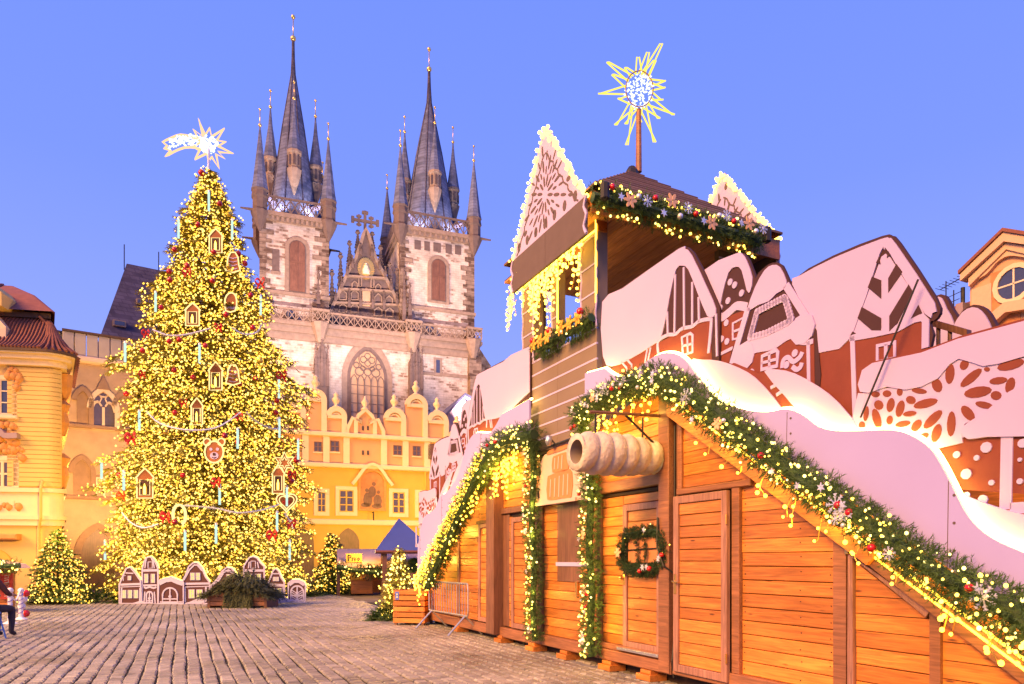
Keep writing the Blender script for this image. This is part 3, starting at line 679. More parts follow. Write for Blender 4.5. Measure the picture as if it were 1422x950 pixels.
for u0, u1 in ((468, 499), (552, 580), (405, 436), (606, 634)):
    p0, p1 = s(u0, 757), s(u1, 757); sh.part('arcade_arch', MB().prism(arch((p0[0] + p1[0]) / 2, p1[0] - p0[0], .0, p0[1] + .1, True, 8, .8), -.03, .005), M['shutterb'])
for u in (505, 590): p = s(u, 690); sh.part('drainpipe', MB().tube([(p[0], -.16, s(520, 646)[1] - .3), (p[0], -.16, .1)], .06, 6), M['yellow']) if u == 590 else None
hk = s(517, 716); sh.part('bracket_sign', MB().tube([(hk[0], -.02, hk[1] + .2), (hk[0], -.6, hk[1] + .2), (hk[0], -.6, hk[1] - .35)], .04, 5), M['iron'])
for u, e_ in ((420, 900), (500, 1400), (590, 1400)):
    p = SH.w(s(u, 700)[0], -9, 3.4); q = SH.w(s(u, 650)[0], 0, 8)
    lamp('street_lantern', 'SPOT', p, e_ * 1.15, (1.0, .60, .07), .3, target=q, spot=120)

# slate roofed house behind its right end
BH = Frame(640, 50, 20)
bh = Thing('slate_roof_house', 'mauve gable wall under a dark blue slate roof behind the yellow gables', 'house', BH, (0, 0, 0))
p = [BH.on(u, v) for u, v in ((618, 640), (622, 575), (644, 552), (668, 552), (668, 640))]
bh.part('wall', MB().prism([(p[0][0], 0), p[1], p[2], (p[3][0] - .6, p[2][1] - 1.2), (p[3][0] - .6, 0)], 0, 8), M['mauvewall'])
r0, r1 = BH.on(640, 556), BH.on(672, 549)
rf = MB(); rf.v = [(p[1][0] - .3, -.4, p[1][1] - .1), (p[2][0], -.4, p[2][1] + .25), (p[2][0] + 4, -.4, p[2][1] - 1.6), (p[1][0] - .3, 8, p[1][1] - .1), (p[2][0], 8, p[2][1] + .25), (p[2][0] + 4, 8, p[2][1] - 1.6)]
for i in range(6): rf.v.append((rf.v[i][0], rf.v[i][1], rf.v[i][2] - .22))
for f in ((0, 3, 4, 1), (1, 4, 5, 2), (6, 7, 10, 9), (7, 8, 11, 10), (0, 1, 7, 6), (1, 2, 8, 7), (3, 9, 10, 4), (4, 10, 11, 5), (0, 6, 9, 3), (2, 5, 11, 8)): rf.face(f)
bh.part('roof', rf, M['blueroof'])
bh.part('chimney', MB().box(p[2][0] + 1.2, p[2][0] + 2.0, .5, 1.5, p[2][1] - .6, p[2][1] + .9), M['peach'])

# ---------------------------------------------------------------- old stone house with gothic windows
BE = Frame(140, 34.5, 33)
def b_(u, v, o=0.0): return BE.on(u, v, o)
be = Thing('stone_house', 'old sandstone house with traceried gothic windows and a tall slate roof', 'house', BE, (0, 0, 0))
zt = b_(140, 500)[1]; x0, x1 = b_(86, 500)[0], b_(330, 500)[0]; zp = b_(140, 468)[1]
be.part('wall', MB().box(x0, x1, 0, 12, 0, zt), M['bell'])
be.part('cornice', MB().cbox(x0 - .1, x1, -.28, .1, zt - .28, zt + .04, .08), M['creamp'])
n = 16
for i in range(n):
    a, c = x0 + (x1 - x0) * i / n, x0 + (x1 - x0) * (i + 1) / n; be.part('parapet_panel', MB().cbox(a + .02, c - .02, -.12, .1, zt + .045, zp, .02), M['sheet'])
be.part('parapet_cap', MB().box(x0, x1, -.2, .2, zp + .002, zp + .1), M['eave'])
for v_ in (594, 692): z_ = b_(140, v_)[1]; be.part('string_course', MB().cbox(x0, x1, -.16, .02, z_ - .1, z_ + .1, .04), M['belld'])
def goth(u, v0, v1, w, glass):
    p0, p1 = b_(u, v1), b_(u, v0); zs_ = p1[1] - w * .82
    g = be.part('gothic_window' if glass else 'blind_niche', MB().ribbon(arch(p0[0], w + .2, p0[1], zs_, True)[1:], .22, -.14, .01), M['creamp' if glass else 'belld'])
    be.part('pane' if glass else 'niche_back', MB().prism(arch(p0[0], w, p0[1], zs_, True), -.03, .005), M['dusk' if glass else 'belld'], g)
    if glass:
        t = MB(); t.box(p0[0] - .06, p0[0] + .06, -.1, -.032, p0[1], zs_ + .1); t.box(p0[0] - w / 2, p0[0] + w / 2, -.12, -.034, p0[1] - .12, p0[1])
        for sg in (-1, 1):
            t.ribbon(smooth_line([(p0[0] + sg * w * .48, zs_ - .1), (p0[0] + sg * w * .4, zs_ + .2), (p0[0] + sg * w * .25, zs_ + .38), (p0[0] + sg * w * .08, zs_ + .15)], 3), .08, -.1, -.031)
            t.ribbon([(p0[0] + sg * .3 + .22 * cos(2 * PI * k / 8), zs_ + .52 + .22 * sin(2 * PI * k / 8)) for k in range(8)], .06, -.1, -.031, True)
        t.ribbon([(p0[0] + .27 * cos(2 * PI * k / 10), zs_ + .88 + .27 * sin(2 * PI * k / 10)) for k in range(10)], .07, -.1, -.033, True)
        be.part('tracery', t, M['creamp'], g)
        be.part('crocket', MB().prism([(p0[0] - .3, p1[1] + .15), (p0[0] + .3, p1[1] + .15), (p0[0], p1[1] + .85)], -.16, .0), M['belld'], g)
    return g
goth(143.5, 546, 594, 1.0, True); goth(210, 556, 600, 1.0, True)
for u, v0, v1 in ((115, 545, 590), (173, 550, 596)): goth(u, v0, v1, .5 if u < 150 else .7, False)
for u, v0, v1 in ((114, 640, 690), (186, 645, 690)): goth(u, v0, v1, .75, False)
win(be, BE, 133, 156, 664, 691, .0, 2, 2, .1, pm='paneglow', surm='belld')
win(be, BE, 198, 222, 668, 694, .0, 2, 2, .1, pm='paneglow', surm='belld')
pd = be.part('portal', MB().ribbon(arch(b_(136, 800)[0], 1.7, .0, b_(136, 770)[1], True)[1:], .3, -.2, .01), M['belld']); be.part('door_leaf', MB().prism(arch(b_(136, 800)[0], 1.5, .0, b_(136, 770)[1], True), -.03, .005), M['shutterb'], pd)
# steep hipped roof, further back
def rr(u, v): return BE.on(u, v, -3.0)
e0, e1 = rr(124, 472), rr(330, 472); t0, t1 = BE.on(176, 366, -6.2), BE.on(300, 382, -6.2)
rf = MB(); ze_ = zp - .8; zr_ = t0[1]
rf.v = [(e0[0], 3, ze_), (e1[0], 3, ze_), (e1[0], 12, ze_), (e0[0], 12, ze_), (t0[0], 6.2, zr_), (t1[0], 6.2, zr_), (t1[0], 8.5, zr_), (t0[0], 8.5, zr_)]
kx = e0[0] + (t0[0] - e0[0]) * .2
for f in ((0, 1, 5, 4), (1, 2, 6, 5), (2, 3, 7, 6), (3, 0, 4, 7), (4, 5, 6, 7)): rf.face(f)
rfo = be.part('roof', rf, M['slated'])
for u, v in ((168, 441), (203, 405)):
    p = rr(u, v); t_ = (p[1] - ze_) / (zr_ - ze_); yy = 3 + 3.2 * t_
    d = be.part('dormer', MB().box(p[0] - .32, p[0] + .32, yy - .22, yy + .8, p[1] - .17, p[1] + .17), M['trim'], rfo); be.part('dormer_pane', MB().box(p[0] - .24, p[0] + .24, yy - .235, yy - .221, p[1] - .1, p[1] + .11), M['glass'], rfo)

for u in (176, 228):
    p = rr(u, 366); be.part('lightning_rod', MB().tube([(p[0] + .15, 7, zr_ - .1), (p[0] + .15, 7, zr_ + 1.4)], .03, 5), M['iron'], rfo)

# ---------------------------------------------------------------- rococo corner palace at the left edge
KI = Frame(70, 26.5, 10)
def k_(u, v, o=0.0): return KI.on(u, v, o)
ki = Thing('corner_palace', 'yellow rococo corner palace with red tiled mansard roof and rounded corner', 'palace', KI, (0, 0, 0))
kx0 = k_(-160, 500)[0]; kxc = k_(70, 500)[0]
def plan(o=0.0):
    """wall outline seen from above: front, rounded corner, side wall"""
    pts = [(kx0, -o)]; R = max(.12, .4 + o); dl = min(0, o + .28); c = (kxc - .1 + dl, .4 - dl)
    for i in range(7):
        t = -PI / 2 + (PI / 2 + math.radians(-17)) * i / 6; pts.append((c[0] + R * cos(t), c[1] + R * sin(t)))
    dx, dy = -sin(math.radians(37)), cos(math.radians(37)); q = pts[-1]
    dxx, dyy = math.cos(math.radians(114)), math.sin(math.radians(114))
    pts.append((q[0] + dxx * 6.2, q[1] + dyy * 6.2)); pts.append((kx0, q[1] + dyy * 6.2)); return pts
zc_ = k_(60, 508)[1]; zm_ = k_(60, 712)[1]; zr_ = k_(60, 494)[1]
ki.part('wall', MB().hprism(plan(), 0, zc_), M['kins'])
cn = MB(); cn.hprism(plan(.22), zc_ - .05, zc_ + .16); cn.hprism(plan(.40), zc_ + .165, zc_ + .32); cn.hprism(plan(.55), zc_ + .325, zr_ - .002)
ki.part('cornice', cn, M['creamp'])
bd = MB(); bd.hprism(plan(.12), zm_ - .5, zm_ - .28); bd.hprism(plan(.2), zm_ - .275, zm_ - .12); bd.hprism(plan(.08), zm_ - .115, zm_ + .75); bd.hprism(plan(.2), zm_ + .755, zm_ + .92)
ki.part('band', bd, M['creamp'])
ki.part('gutter', MB().hprism(plan(.62), zr_, zr_ + .1), M['eave'])
# rusticated courses of the corner pilaster
pl = plan(.07)
for i in range(26):
    a = zm_ + 1.0 + (zc_ - .1 - zm_ - 1.0) * i / 26; b2 = zm_ + 1.0 + (zc_ - .1 - zm_ - 1.0) * (i + 1) / 26 - .018
    ki.part('rustic_block', MB().hprism([(kxc - 1.45, -.07)] + pl[1:7] + [(pl[6][0] - .3, pl[6][1] + .2), (kxc - 1.45, .3)], a, b2), M['kins'])
# mansard roof: concave lower slope, flare, upper slope
def offs(d, z): return [(x, y, z) for x, y in plan(d)]
zmans = k_(60, 430)[1]; zup = zmans + 1.5
lv = [(.62, zr_ + .1), (.25, zr_ + .35), (-.1, zr_ + .75), (-.45, zr_ + 1.3), (-.75, zmans - .15)]
def skin(mb, levels):
    b = len(mb.v); n = len(plan())
    for d, z in levels: mb.v += offs(d, z)
    for i in range(len(levels) - 1):
        for k in range(n): j = (k + 1) % n; mb.face((b + n * i + k, b + n * i + j, b + n * (i + 1) + j, b + n * (i + 1) + k))
    mb.face(range(b + n * (len(levels) - 1), b + n * len(levels)))
mr_ = MB(); skin(mr_, lv); r_o = ki.part('roof', mr_, M['redtile'])
# tile rolls running up the slope
tl = MB()
nn = 46
for i in range(nn):
    xx = kx0 + (kxc + .2 - kx0) * i / nn
    tl.tube([(min(xx, kxc - .1 + min(0, d + .28)), -d - .02, z + .03) for d, z in lv], .05, 5)
for i in range(7):
    t = -PI / 2 + (PI / 2 - math.radians(17)) * i / 6; tl.tube([(kxc - .1 + min(0, d + .28) + (max(.12, .4 + d) + .02) * cos(t), .4 - min(0, d + .28) + (max(.12, .4 + d) + .02) * sin(t), z + .03) for d, z in lv], .055, 5)
for i in range(1, 16):
    q = plan(0)[7]; p7 = plan(0)[8]; tl.tube([(q[0] + (p7[0] - q[0]) * i / 16 + d * .95, q[1] + (p7[1] - q[1]) * i / 16 + d * .25, z + .03) for d, z in lv], .05, 5)
ki.part('tile', tl, M['redtile'], r_o, kind='stuff')
ki.part('eave', MB().hprism(plan(-.55), zmans - .15, zmans + .05), M['eave'], r_o)
mr_ = MB(); skin(mr_, [(-.3, zmans + .05), (-1.6, zmans + 1.1), (-3.0, zmans + 1.9)]); r2 = ki.part('roof', mr_, M['redtile'])
tl = MB()
for i in range(44):
    xx = kx0 + (kxc - 3.1 - kx0) * i / 43; tl.tube([(xx, .3, zmans + .08), (xx, 1.6, zmans + 1.13), (xx, 3.0, zmans + 1.93)], .05, 5)
ki.part('tile', tl, M['redtile'], r2, kind='stuff')
dm = ki.part('dormer', MB().prism([(k_(-30, 480)[0], zr_ + .3), (k_(10, 480)[0], zr_ + .3), (k_(10, 480)[0], zr_ + 1.0), (k_(-8, 480)[0], zr_ + 1.5), (k_(-30, 480)[0], zr_ + 1.0)], -.1, 1.5), M['creamp'], r_o)
dm = ki.part('dormer', MB().prism([(k_(-30, 420)[0], zmans), (k_(6, 420)[0], zmans), (k_(6, 420)[0], zmans + .5), (k_(-10, 420)[0], zmans + .9)], -.2, 1.5), M['kins'], r2)
win(ki, KI, 1, 18, 528, 575, .0, 1, 3, .16, surm='creamp', pm='glass', fm='winframe')
win(ki, KI, -12, 20, 640, 695, .0, 2, 3, .18, surm='creamp', fm='creamp')
win(ki, KI, -75, -45, 640, 695, .0, 2, 3, .18, surm='creamp', fm='creamp'); win(ki, KI, -72, -48, 528, 575, .0, 2, 3, .16, surm='creamp', pm='glass')
# stucco reliefs, sills and hoods
def swag(u0, u1, v0, v1, n, sd):
    rnd = random.Random(sd); mb = MB()
    for i in range(n):
        u, v = rnd.uniform(u0, u1), rnd.uniform(v0, v1); p = k_(u, v); r = rnd.uniform(.07, .17)
        mb.lathe([(r * .3, p[1] - r), (r, p[1] - r * .2), (r * .8, p[1] + r * .5), (r * .2, p[1] + r)], p[0], -.05, 6)
    return mb
for i, (u0, u1, v0, v1, n) in enumerate(((8, 28, 512, 524, 12), (24, 30, 522, 542, 6), (-10, 22, 588, 594, 14), (-12, 24, 600, 630, 34), (26, 34, 622, 640, 8), (-12, 30, 700, 706, 12))):
    ki.part('stucco', swag(u0, u1, v0, v1, n, i), M['kinsr'], smooth=True)
a, b2 = k_(-14, 577), k_(27, 577); ki.part('sill', MB().cbox(a[0], b2[0], -.2, .02, a[1] - .14, a[1], .04), M['creamp'])
hd = smooth_line([k_(-25, 596, .1), k_(0, 598, .1), k_(10, 606, .1), k_(28, 606, .1)], 3); ki.part('hood', MB().ribbon(hd, .2, -.35, .0), M['mauvewall'])
a, b2 = k_(-60, 745), k_(30, 745); ki.part('door_hood', MB().cbox(a[0], b2[0], -.4, .02, a[1] - .12, a[1] + .1, .05), M['kinsr'])
a, b2 = k_(-40, 800), k_(18, 750); ki.part('doorway', MB().prism(arch((a[0] + b2[0]) / 2, b2[0] - a[0], 0, 1.2, False), -.06, .005), M['yellow'])
ki.part('drainpipe', MB().tube([(kxc - .35, -.12, .1), (kxc - .35, -.12, zm_ - .6), (kxc - .2, -.3, zm_ - .2), (kxc - .2, -.3, zm_ + .9), (kxc - .2, -.16, zm_ + 1.2)], .05, 6), M['kins'])
# modillions under the eaves of the side
q, p7 = plan(.0)[7], plan(.0)[8]; mo = MB()
for i in range(1, 9):
    xx, yy = q[0] + (p7[0] - q[0]) * i / 9, q[1] + (p7[1] - q[1]) * i / 9
    mb = MB().lathe([(.06, zc_ - 1.0), (.26, zc_ - .6), (.3, zc_ - .1)], xx + .12, yy, 7); ki.part('bracket', mb, M['kinsr'])
    for zz in (zm_ + 1.9, zm_ + 4.0):
        if i % 2: ki.part('stucco', MB().lathe([(.1, zz - .9), (.24, zz - .4), (.15, zz), (.28, zz + .3), (.05, zz + .5)], xx + .05, yy, 7), M['kinsr'])
lamp('street_lantern', 'SPOT', KI.w(kx0 + 8.5, -5.0, 3.2), 1350, (1.0, .58, .08), .25, target=KI.w(kxc - 1, 0, 5), spot=140)
lamp('street_lantern', 'SPOT', BE.w(b_(150, 780)[0], -9, 3.0), 5200, (1.0, .58, .22), .25, target=BE.w(b_(160, 560)[0], 0, 8), spot=88)
# chimney-like turret behind its corner
ct = Thing('stone_turret', 'small round cream chimney turret between the palace roof and the stone house', 'turret', BE, (b_(80, 480)[0], 1.5, zt))
p = BE.on(80, 480, -1.5); ct.part('wall', MB().lathe([(.75, p[1] - 2.6), (.75, p[1] - .6), (.95, p[1] - .4), (.95, p[1] - .1), (1.15, p[1] + .05), (1.15, p[1] + .35)], p[0], 1.5, 12), M['kins'])
ct.part('cap', MB().lathe([(1.22, p[1] + .352), (1.2, p[1] + .45), (.2, p[1] + .6)], p[0], 1.5, 12), M['eave'])

# ---------------------------------------------------------------- orange building with a pediment beyond the stalls
RI = Frame(1400, 34, -64.5)
def r_(u, v, o=0.0): return RI.on(u, v, o)
ri = Thing('pediment_house', 'orange house with a pediment and round window beyond the stalls', 'house', RI, (0, 0, 0))
xl, xm = r_(1347, 378)[0], r_(1402, 340)[0]; hw = xm - xl; xr = xm + hw
ze_ = r_(1347, 388)[1]; za = r_(1402, 328)[1]
M['apricot'] = mat('apricot_plaster', (.58, .33, .19), rough=.85, var=.12); M['apricotl'] = mat('apricot_trim', (.64, .41, .26), rough=.8, var=.1)
ri.part('wall', MB().prism([(xl, 0), (xr, 0), (xr, ze_), (xm, za - .4), (xl, ze_)], 0, 10), M['apricot'])
ped = MB()
for sg in (-1, 1):
    e_ = xm + sg * (hw + .2); ped.prism([(e_, ze_ + .25), (xm, za + .1), (xm, za - .35), (e_, ze_ - .1)], -.5, .1); ped.prism([(e_ - sg * .3, ze_ - .05), (xm, za - .36), (xm, za - .7), (e_ - sg * .3, ze_ - .45)], -.3, .1)
ri.part('pediment', ped, M['apricotl'])
rf = MB()
for sg in (-1, 1): e_ = xm + sg * (hw + .25); rf.prism([(e_, ze_ + .26), (xm, za + .12), (xm, za + .3), (e_, ze_ + .44)], -.6, 10)
ri.part('roof', rf, M['redtile'])
# curved moulding and recess
ri.part('recess', MB().box(r_(1376, 400)[0], xr - 1.4, -.04, .01, r_(1376, 440)[1] - 1, ze_ - .1), M['fresco'])
mm = smooth_line([r_(1352, 384, .1), r_(1368, 376, .1), r_(1382, 360, .1), r_(1398, 350, .1), r_(1414, 348, .1), r_(1440, 352, .1), r_(1460, 352, .1)], 3); ri.part('moulding', MB().ribbon(mm, .5, -.2, .01), M['apricotl'])
c_ = r_(1409, 394); ow = ri.part('round_window', MB().ribbon([(c_[0] + .85 * cos(2 * PI * k / 16), c_[1] + .85 * sin(2 * PI * k / 16)) for k in range(16)], .22, -.14, -.03, True), M['creamp'])
ri.part('pane', MB().disc(c_[0], c_[1], .78, -.075, -.042, 16), M['glass'], ow)
ri.part('glazing_bar', MB().box(c_[0] - .04, c_[0] + .04, -.1, -.077, c_[1] - .78, c_[1] + .78).box(c_[0] - .78, c_[0] + .78, -.1, -.078, c_[1] - .04, c_[1] + .04), M['winframe'], ow)
l0, l1, l2 = r_(1376, 448, .2), r_(1400, 428, .2), r_(1450, 420, .2)
ri.part('lower_pediment', MB().ribbon([l0, l1, l2], .5, -.5, .01), M['apricotl'])
ri.part('pilaster', MB().box(xl + .15, xl + 1.1, -.12, .01, 0, ze_ - .6), M['apricotl'])
# red roofs, chimney and aerial left of it
bo = Thing('red_roof_house', 'low house with red tiled roof, pale chimney and aerials behind the stalls', 'house', RI, (xl - 6, 0, 0))
p0, p1 = r_(1302, 440), r_(1346, 424)
bo.part('wall', MB().box(p0[0] - 4, xl - .2, 0, 9, 0, r_(1310, 450)[1]), M['peach'])
z_ = r_(1310, 450)[1]; rf = MB(); rf.v = [(p0[0] - 4, -.2, z_), (xl - .2, -.2, z_), (xl - .2, 4, z_ + 2.2), (p0[0] - 4, 4, z_ + 2.2), (xl - .2, 9, z_), (p0[0] - 4, 9, z_)]
for f in ((0, 1, 2, 3), (3, 2, 4, 5), (0, 3, 5), (1, 4, 2)): rf.face(f)
bo.part('roof', rf, M['redtile'])
c0, c1 = r_(1322, 440), r_(1332, 418); bo.part('chimney', MB().box(c0[0], c1[0], .3, 1.2, z_ - .5, c1[1]), M['mauvewall'])
a = r_(1325.5, 418); bo.part('flue', MB().tube([(a[0], .7, a[1] - .1), (a[0], .7, r_(1326, 396)[1])], .1, 6), M['iron'])
am = MB(); a = r_(1312, 440); tp = r_(1312, 390); am.tube([(a[0], .1, a[1] - 1), (a[0], .1, tp[1])], .03, 5); e1_, e2_ = r_(1304, 402), r_(1334, 385); am.tube([(e1_[0], .1, e1_[1]), (e2_[0], .1, e2_[1])], .025, 5)
for k in range(7): t_ = k / 6; xx, zz = e1_[0] + (e2_[0] - e1_[0]) * t_, e1_[1] + (e2_[1] - e1_[1]) * t_; am.tube([(xx, -.3, zz), (xx, .5, zz)], .015, 4)
bo.part('aerial', am, M['iron'])
b2_ = MB(); a = r_(1321, 432); tp = r_(1321, 402); b2_.tube([(a[0], .2, a[1] - 1), (a[0], .2, tp[1])], .03, 5); b2_.tube([(a[0] - .4, .2, tp[1] - .3), (a[0] + .4, .2, tp[1] - .2)], .02, 4); b2_.tube([(a[0] - .3, .2, tp[1] - .6), (a[0] + .3, .2, tp[1] - .55)], .02, 4)
bo.part('aerial', b2_, M['iron'])
# ================================================================== THE MARKET STALLS (facade plane HUT; -y faces the square)
HUT = Frame(895, 8.6, -64.5)
hx = HUT.x
def H(u, v, off=0.0): return HUT.on(u, v, off)
XM = -2.09                                       # mirror axis of the whole stall front
def mir(p): return (2 * XM - p[0], p[1])

def plank_rows(T, parent, x0, x1, z0, z1, h=.126, y=0.0, th=.022, cuts=(), name='plank', m=None, gap=.007):
    n = max(1, round((z1 - z0) / h)); h = (z1 - z0) / n
    for i in range(n):
        a, b = z0 + i * h + gap / 2, z0 + (i + 1) * h - gap / 2
        j = random.uniform(-.002, .003)
        p = [(x0 + .002, a), (x1 - .002, a), (x1 - .002, b), (x0 + .002, b)]
        q = p
        for c in cuts: q = clip(q, *c) if q else q
        if len(q) < 3: continue
        if max(t[0] for t in q) - min(t[0] for t in q) < .03: continue
        mb = MB()
        if q == p: mb.cbox(x0 + .002, x1 - .002, y - th + j, y, a, b, .006)
        else: mb.prism(q, y - th + j, y)
        T.part(name, mb, m or M['plank'], parent)
def line_cut(p, q, below=True):
    """half plane under the line p-q"""
    a, b = q[1] - p[1], -(q[0] - p[0]); c = a * p[0] + b * p[1]
    if b < 0: a, b, c = -a, -b, -c
    return (a, b, c) if below else (-a, -b, -c)
def slat_door(T, x0, x1, z0, z1, y=-.02, fw=.085, rows=.125, handle='L', fr=None):
    d = T.part('door', MB().box(x0 + .01, x1 - .01, y + .012, y + .03, z0 + .01, z1 - .01), M['back'])
    f = MB(); fr = fr or M['frame']
    f.cbox(x0, x0 + fw, y - .03, y + .02, z0, z1); f.cbox(x1 - fw, x1, y - .03, y + .02, z0, z1)
    f.cbox(x0 + fw, x1 - fw, y - .028, y + .02, z1 - fw, z1); f.cbox(x0 + fw, x1 - fw, y - .028, y + .02, z0, z0 + fw)
    T.part('door_frame', f, fr, d)
    plank_rows(T, d, x0 + fw, x1 - fw, z0 + fw, z1 - fw, rows, y + .012, .02)
    hxx = x0 + fw / 2 if handle == 'L' else x1 - fw / 2; zz = z0 + (z1 - z0) * .5; sg = 1 if handle == 'L' else -1
    hb = MB().cbox(hxx - .02, hxx + .02, y - .04, y - .028, zz - .11, zz + .11, .004)
    hb.tube([(hxx, y - .04, zz + .03), (hxx, y - .075, zz + .03), (hxx + sg * .11, y - .078, zz + .025)], .009, 6)
    T.part('handle', hb, M['brass'], d, smooth=False)
    g = MB()
    ox = x1 + .004 if handle == 'L' else x0 - .004
    for zc in (z0 + .25, z1 - .3): g.tube([(ox, y - .036, zc - .05), (ox, y - .036, zc + .05)], .011, 6)
    T.part('hinge', g, M['brass'], d)
    return d
ZB = .29                                          # top of the base rails

# ---------------------------------------------------------------- gabled stall on the near side
RL = (H(938, 560, .05), H(1422, 915, .05))        # line of the sloping rafter (top edge)
RS = (RL[1][1] - RL[0][1]) / (RL[1][0] - RL[0][0])
def rafter_z(x): return RL[0][1] + RS * (x - RL[0][0])
xR0 = hx(946); xE = 5.5
cutR = line_cut((xR0, rafter_z(xR0) - .16), (xE, rafter_z(xE) - .16))
T = Thing('market_stall', 'orange plank market stall with a closed slatted door under the long sloping eave', 'market stall', HUT, (2.6, 1.0, 0), 'wooden stalls of the gingerbread market')
stallR = T
T.part('backing', MB().prism([(xR0, .14), (xE, .14), (xE, rafter_z(xE) - .1), (xR0, rafter_z(xR0) - .1)], .01, .05), M['back'])
T.part('side_wall', MB().box(xR0, xE, 2.3, 2.4, .1, 2.2), M['plank'])
rb = MB().prism([(xR0 - .05, rafter_z(xR0) + .02), (xE + .1, rafter_z(xE) - .05), (xE + .1, rafter_z(xE) + .03), (xR0 - .05, rafter_z(xR0) + .1)], .06, 2.4)
T.part('roof', rb, M['shingle'])
T.part('base_rail', MB().cbox(xR0 - .05, xE, -.09, .05, .14, ZB, .01), M['beam'])
x = {k: hx(u) for k, u in dict(d0=947, d1=1022, p1=1030, q0=1163, q1=1178, r0=1183, s0=1297, s1=1312).items()}
slat_door(T, x['d0'], x['d1'], ZB - .1, 2.17, y=-.1, handle='L')
T.part('post', MB().cbox(x['d1'] + .005, x['p1'] + .03, -.07, .03, ZB, 2.2, .008), M['beam'])
T.part('post', MB().cbox(xR0, xR0 + .07, -.06, .03, 2.24, rafter_z(xR0) - .2, .008), M['beam'])
T.part('lintel', MB().cbox(xR0 + .01, hx(1050), -.085, .04, 2.19, 2.26, .01), M['beam'])
plank_rows(T, None, xR0 + .07, hx(1062), 2.27, 3.2, .14, -.0, .025, [cutR])
plank_rows(T, None, x['p1'] + .03, x['q0'], ZB, 2.9, .138, -.0, .025, [cutR])
nl = MB()
for i in range(17):
    for xx in (x['p1'] + .07, (x['p1'] + x['q0']) / 2 + .2, x['q0'] - .05):
        zz = ZB + .07 + i * .138 + random.uniform(-.02, .02)
        if zz < rafter_z(xx) - .3: nl.disc(xx + random.uniform(-.01, .01), zz, .006, -.029, -.0245, 6)
T.part('nail', nl, M['iron'], kind='stuff')
for a, b in ((x['q0'], x['q1'] + .02), (x['s0'], x['s1'])):
    zt = rafter_z(a) - .16
    T.part('post', MB().prism([(a, ZB), (b, ZB), (b, rafter_z(b) - .17), (a, zt)], -.055, .02), M['beam'])
# slatted shutter between the posts, with its own sloping frame
r0, r1 = x['r0'], x['s0'] - .01
plank_rows(T, None, r0 + .06, r1, ZB, 2.0, .138, -.005, .025, [line_cut((r0, rafter_z(r0) - .24), (r1, rafter_z(r1) - .24))])
sh = MB().ribbon([(r0 + .03, ZB), (r0 + .03, rafter_z(r0) - .22), (r1, rafter_z(r1) - .19)], .06, -.06, .0)
T.part('shutter_frame', sh, M['frame'])
T.part('hinge', MB().cbox(r0 - .015, r0 + .02, -.075, -.055, 1.5, 1.62, .003), M['brass'])
plank_rows(T, None, x['s1'], xE, ZB, 1.8, .138, -.0, .025, [cutR])
# rafter board and the strip of boards behind the fairy lights
T.part('rafter', MB().prism([(xR0 - .1, rafter_z(xR0) + .05 - .16), (3.18, rafter_z(3.18) - .14), (3.24, rafter_z(3.18) - .08), (3.24, rafter_z(3.24) + .05), (xR0 - .1, rafter_z(xR0) + .06)], -.13, -.04), M['plank'])
T.part('rafter', MB().prism([(3.1, rafter_z(3.1) - .15), (xE, rafter_z(xE) - .16), (xE, rafter_z(xE) + .035), (3.25, rafter_z(3.25) + .035), (3.25, rafter_z(3.25) - .05), (3.1, rafter_z(3.1) - .05)], -.09, -.03), M['beam'])
for i in range(4):
    o0, o1 = .03 + .105 * i, .13 + .105 * i
    T.part('eave_board', MB().prism([(xR0, rafter_z(xR0) + o0), (xE, rafter_z(xE) + o0), (xE, rafter_z(xE) + o1), (xR0, rafter_z(xR0) + o1)], -.035 + i * .004, .03), M['plank'])

# ---------------------------------------------------------------- bay with the wreath door
xa, xb = hx(834), hx(925); xp = hx(940)
T = Thing('market_stall', 'market stall bay with the wreathed slatted door, below the hanging chimney cake', 'market stall', HUT, (-.2, 1.0, 0), 'wooden stalls of the gingerbread market')
stallM = T
apex = (hx(930), 3.72)
T.part('backing', MB().prism([(xa, .14), (xp, .14), (xp, 3.6), (xa, 3.3)], .012, .05), M['back'])
T.part('roof', MB().prism([(xa, 3.25), (xp, 3.62), (xp, 3.7), (xa, 3.33)], .06, 2.4), M['shingle'])
T.part('base_rail', MB().cbox(xa - .1, xp, -.1, .05, .13, ZB - .02, .01), M['beam'])
T.part('base_rail', MB().cbox(xa - .1, xp - .1, -.07, .05, ZB - .015, ZB + .06, .01), M['beam'])
T.part('post', MB().cbox(xa, xa + .09, -.06, .03, ZB + .06, 2.32, .008), M['framed'])
T.part('post', MB().cbox(xb, xp - .005, -.12, .03, .14, 3.62, .01), M['beam'])
T.part('post', MB().cbox(xp + .02, hx(944), -.03, .03, .14, 3.4, .01), M['framed'])
d0, d1 = hx(868), hx(921)
plank_rows(T, None, xa + .09, d0 - .01, ZB + .06, 2.28, .128)
plank_rows(T, None, d1 + .01, xb, ZB + .06, 2.28, .128)
slat_door(T, d0, d1, ZB + .04, 2.16, y=-.01, handle='L', rows=.14)
T.part('threshold', MB().cbox(d0 - .02, d1 + .05, -.12, .0, ZB + .01, ZB + .045, .004), M['metal'])
plank_rows(T, None, d0 - .01, d1 + .01, 2.165, 2.28, .115)
T.part('lintel', MB().cbox(xa, xb, -.1, .03, 2.34, 2.48, .012), M['beam'])
T.part('lintel', MB().cbox(xa, xb, -.03, .04, 2.285, 2.335, .005), M['back'])
plank_rows(T, None, xa, xb, 2.49, 3.55, .15, cuts=[line_cut((xa, 3.25), (xb, 3.62))])
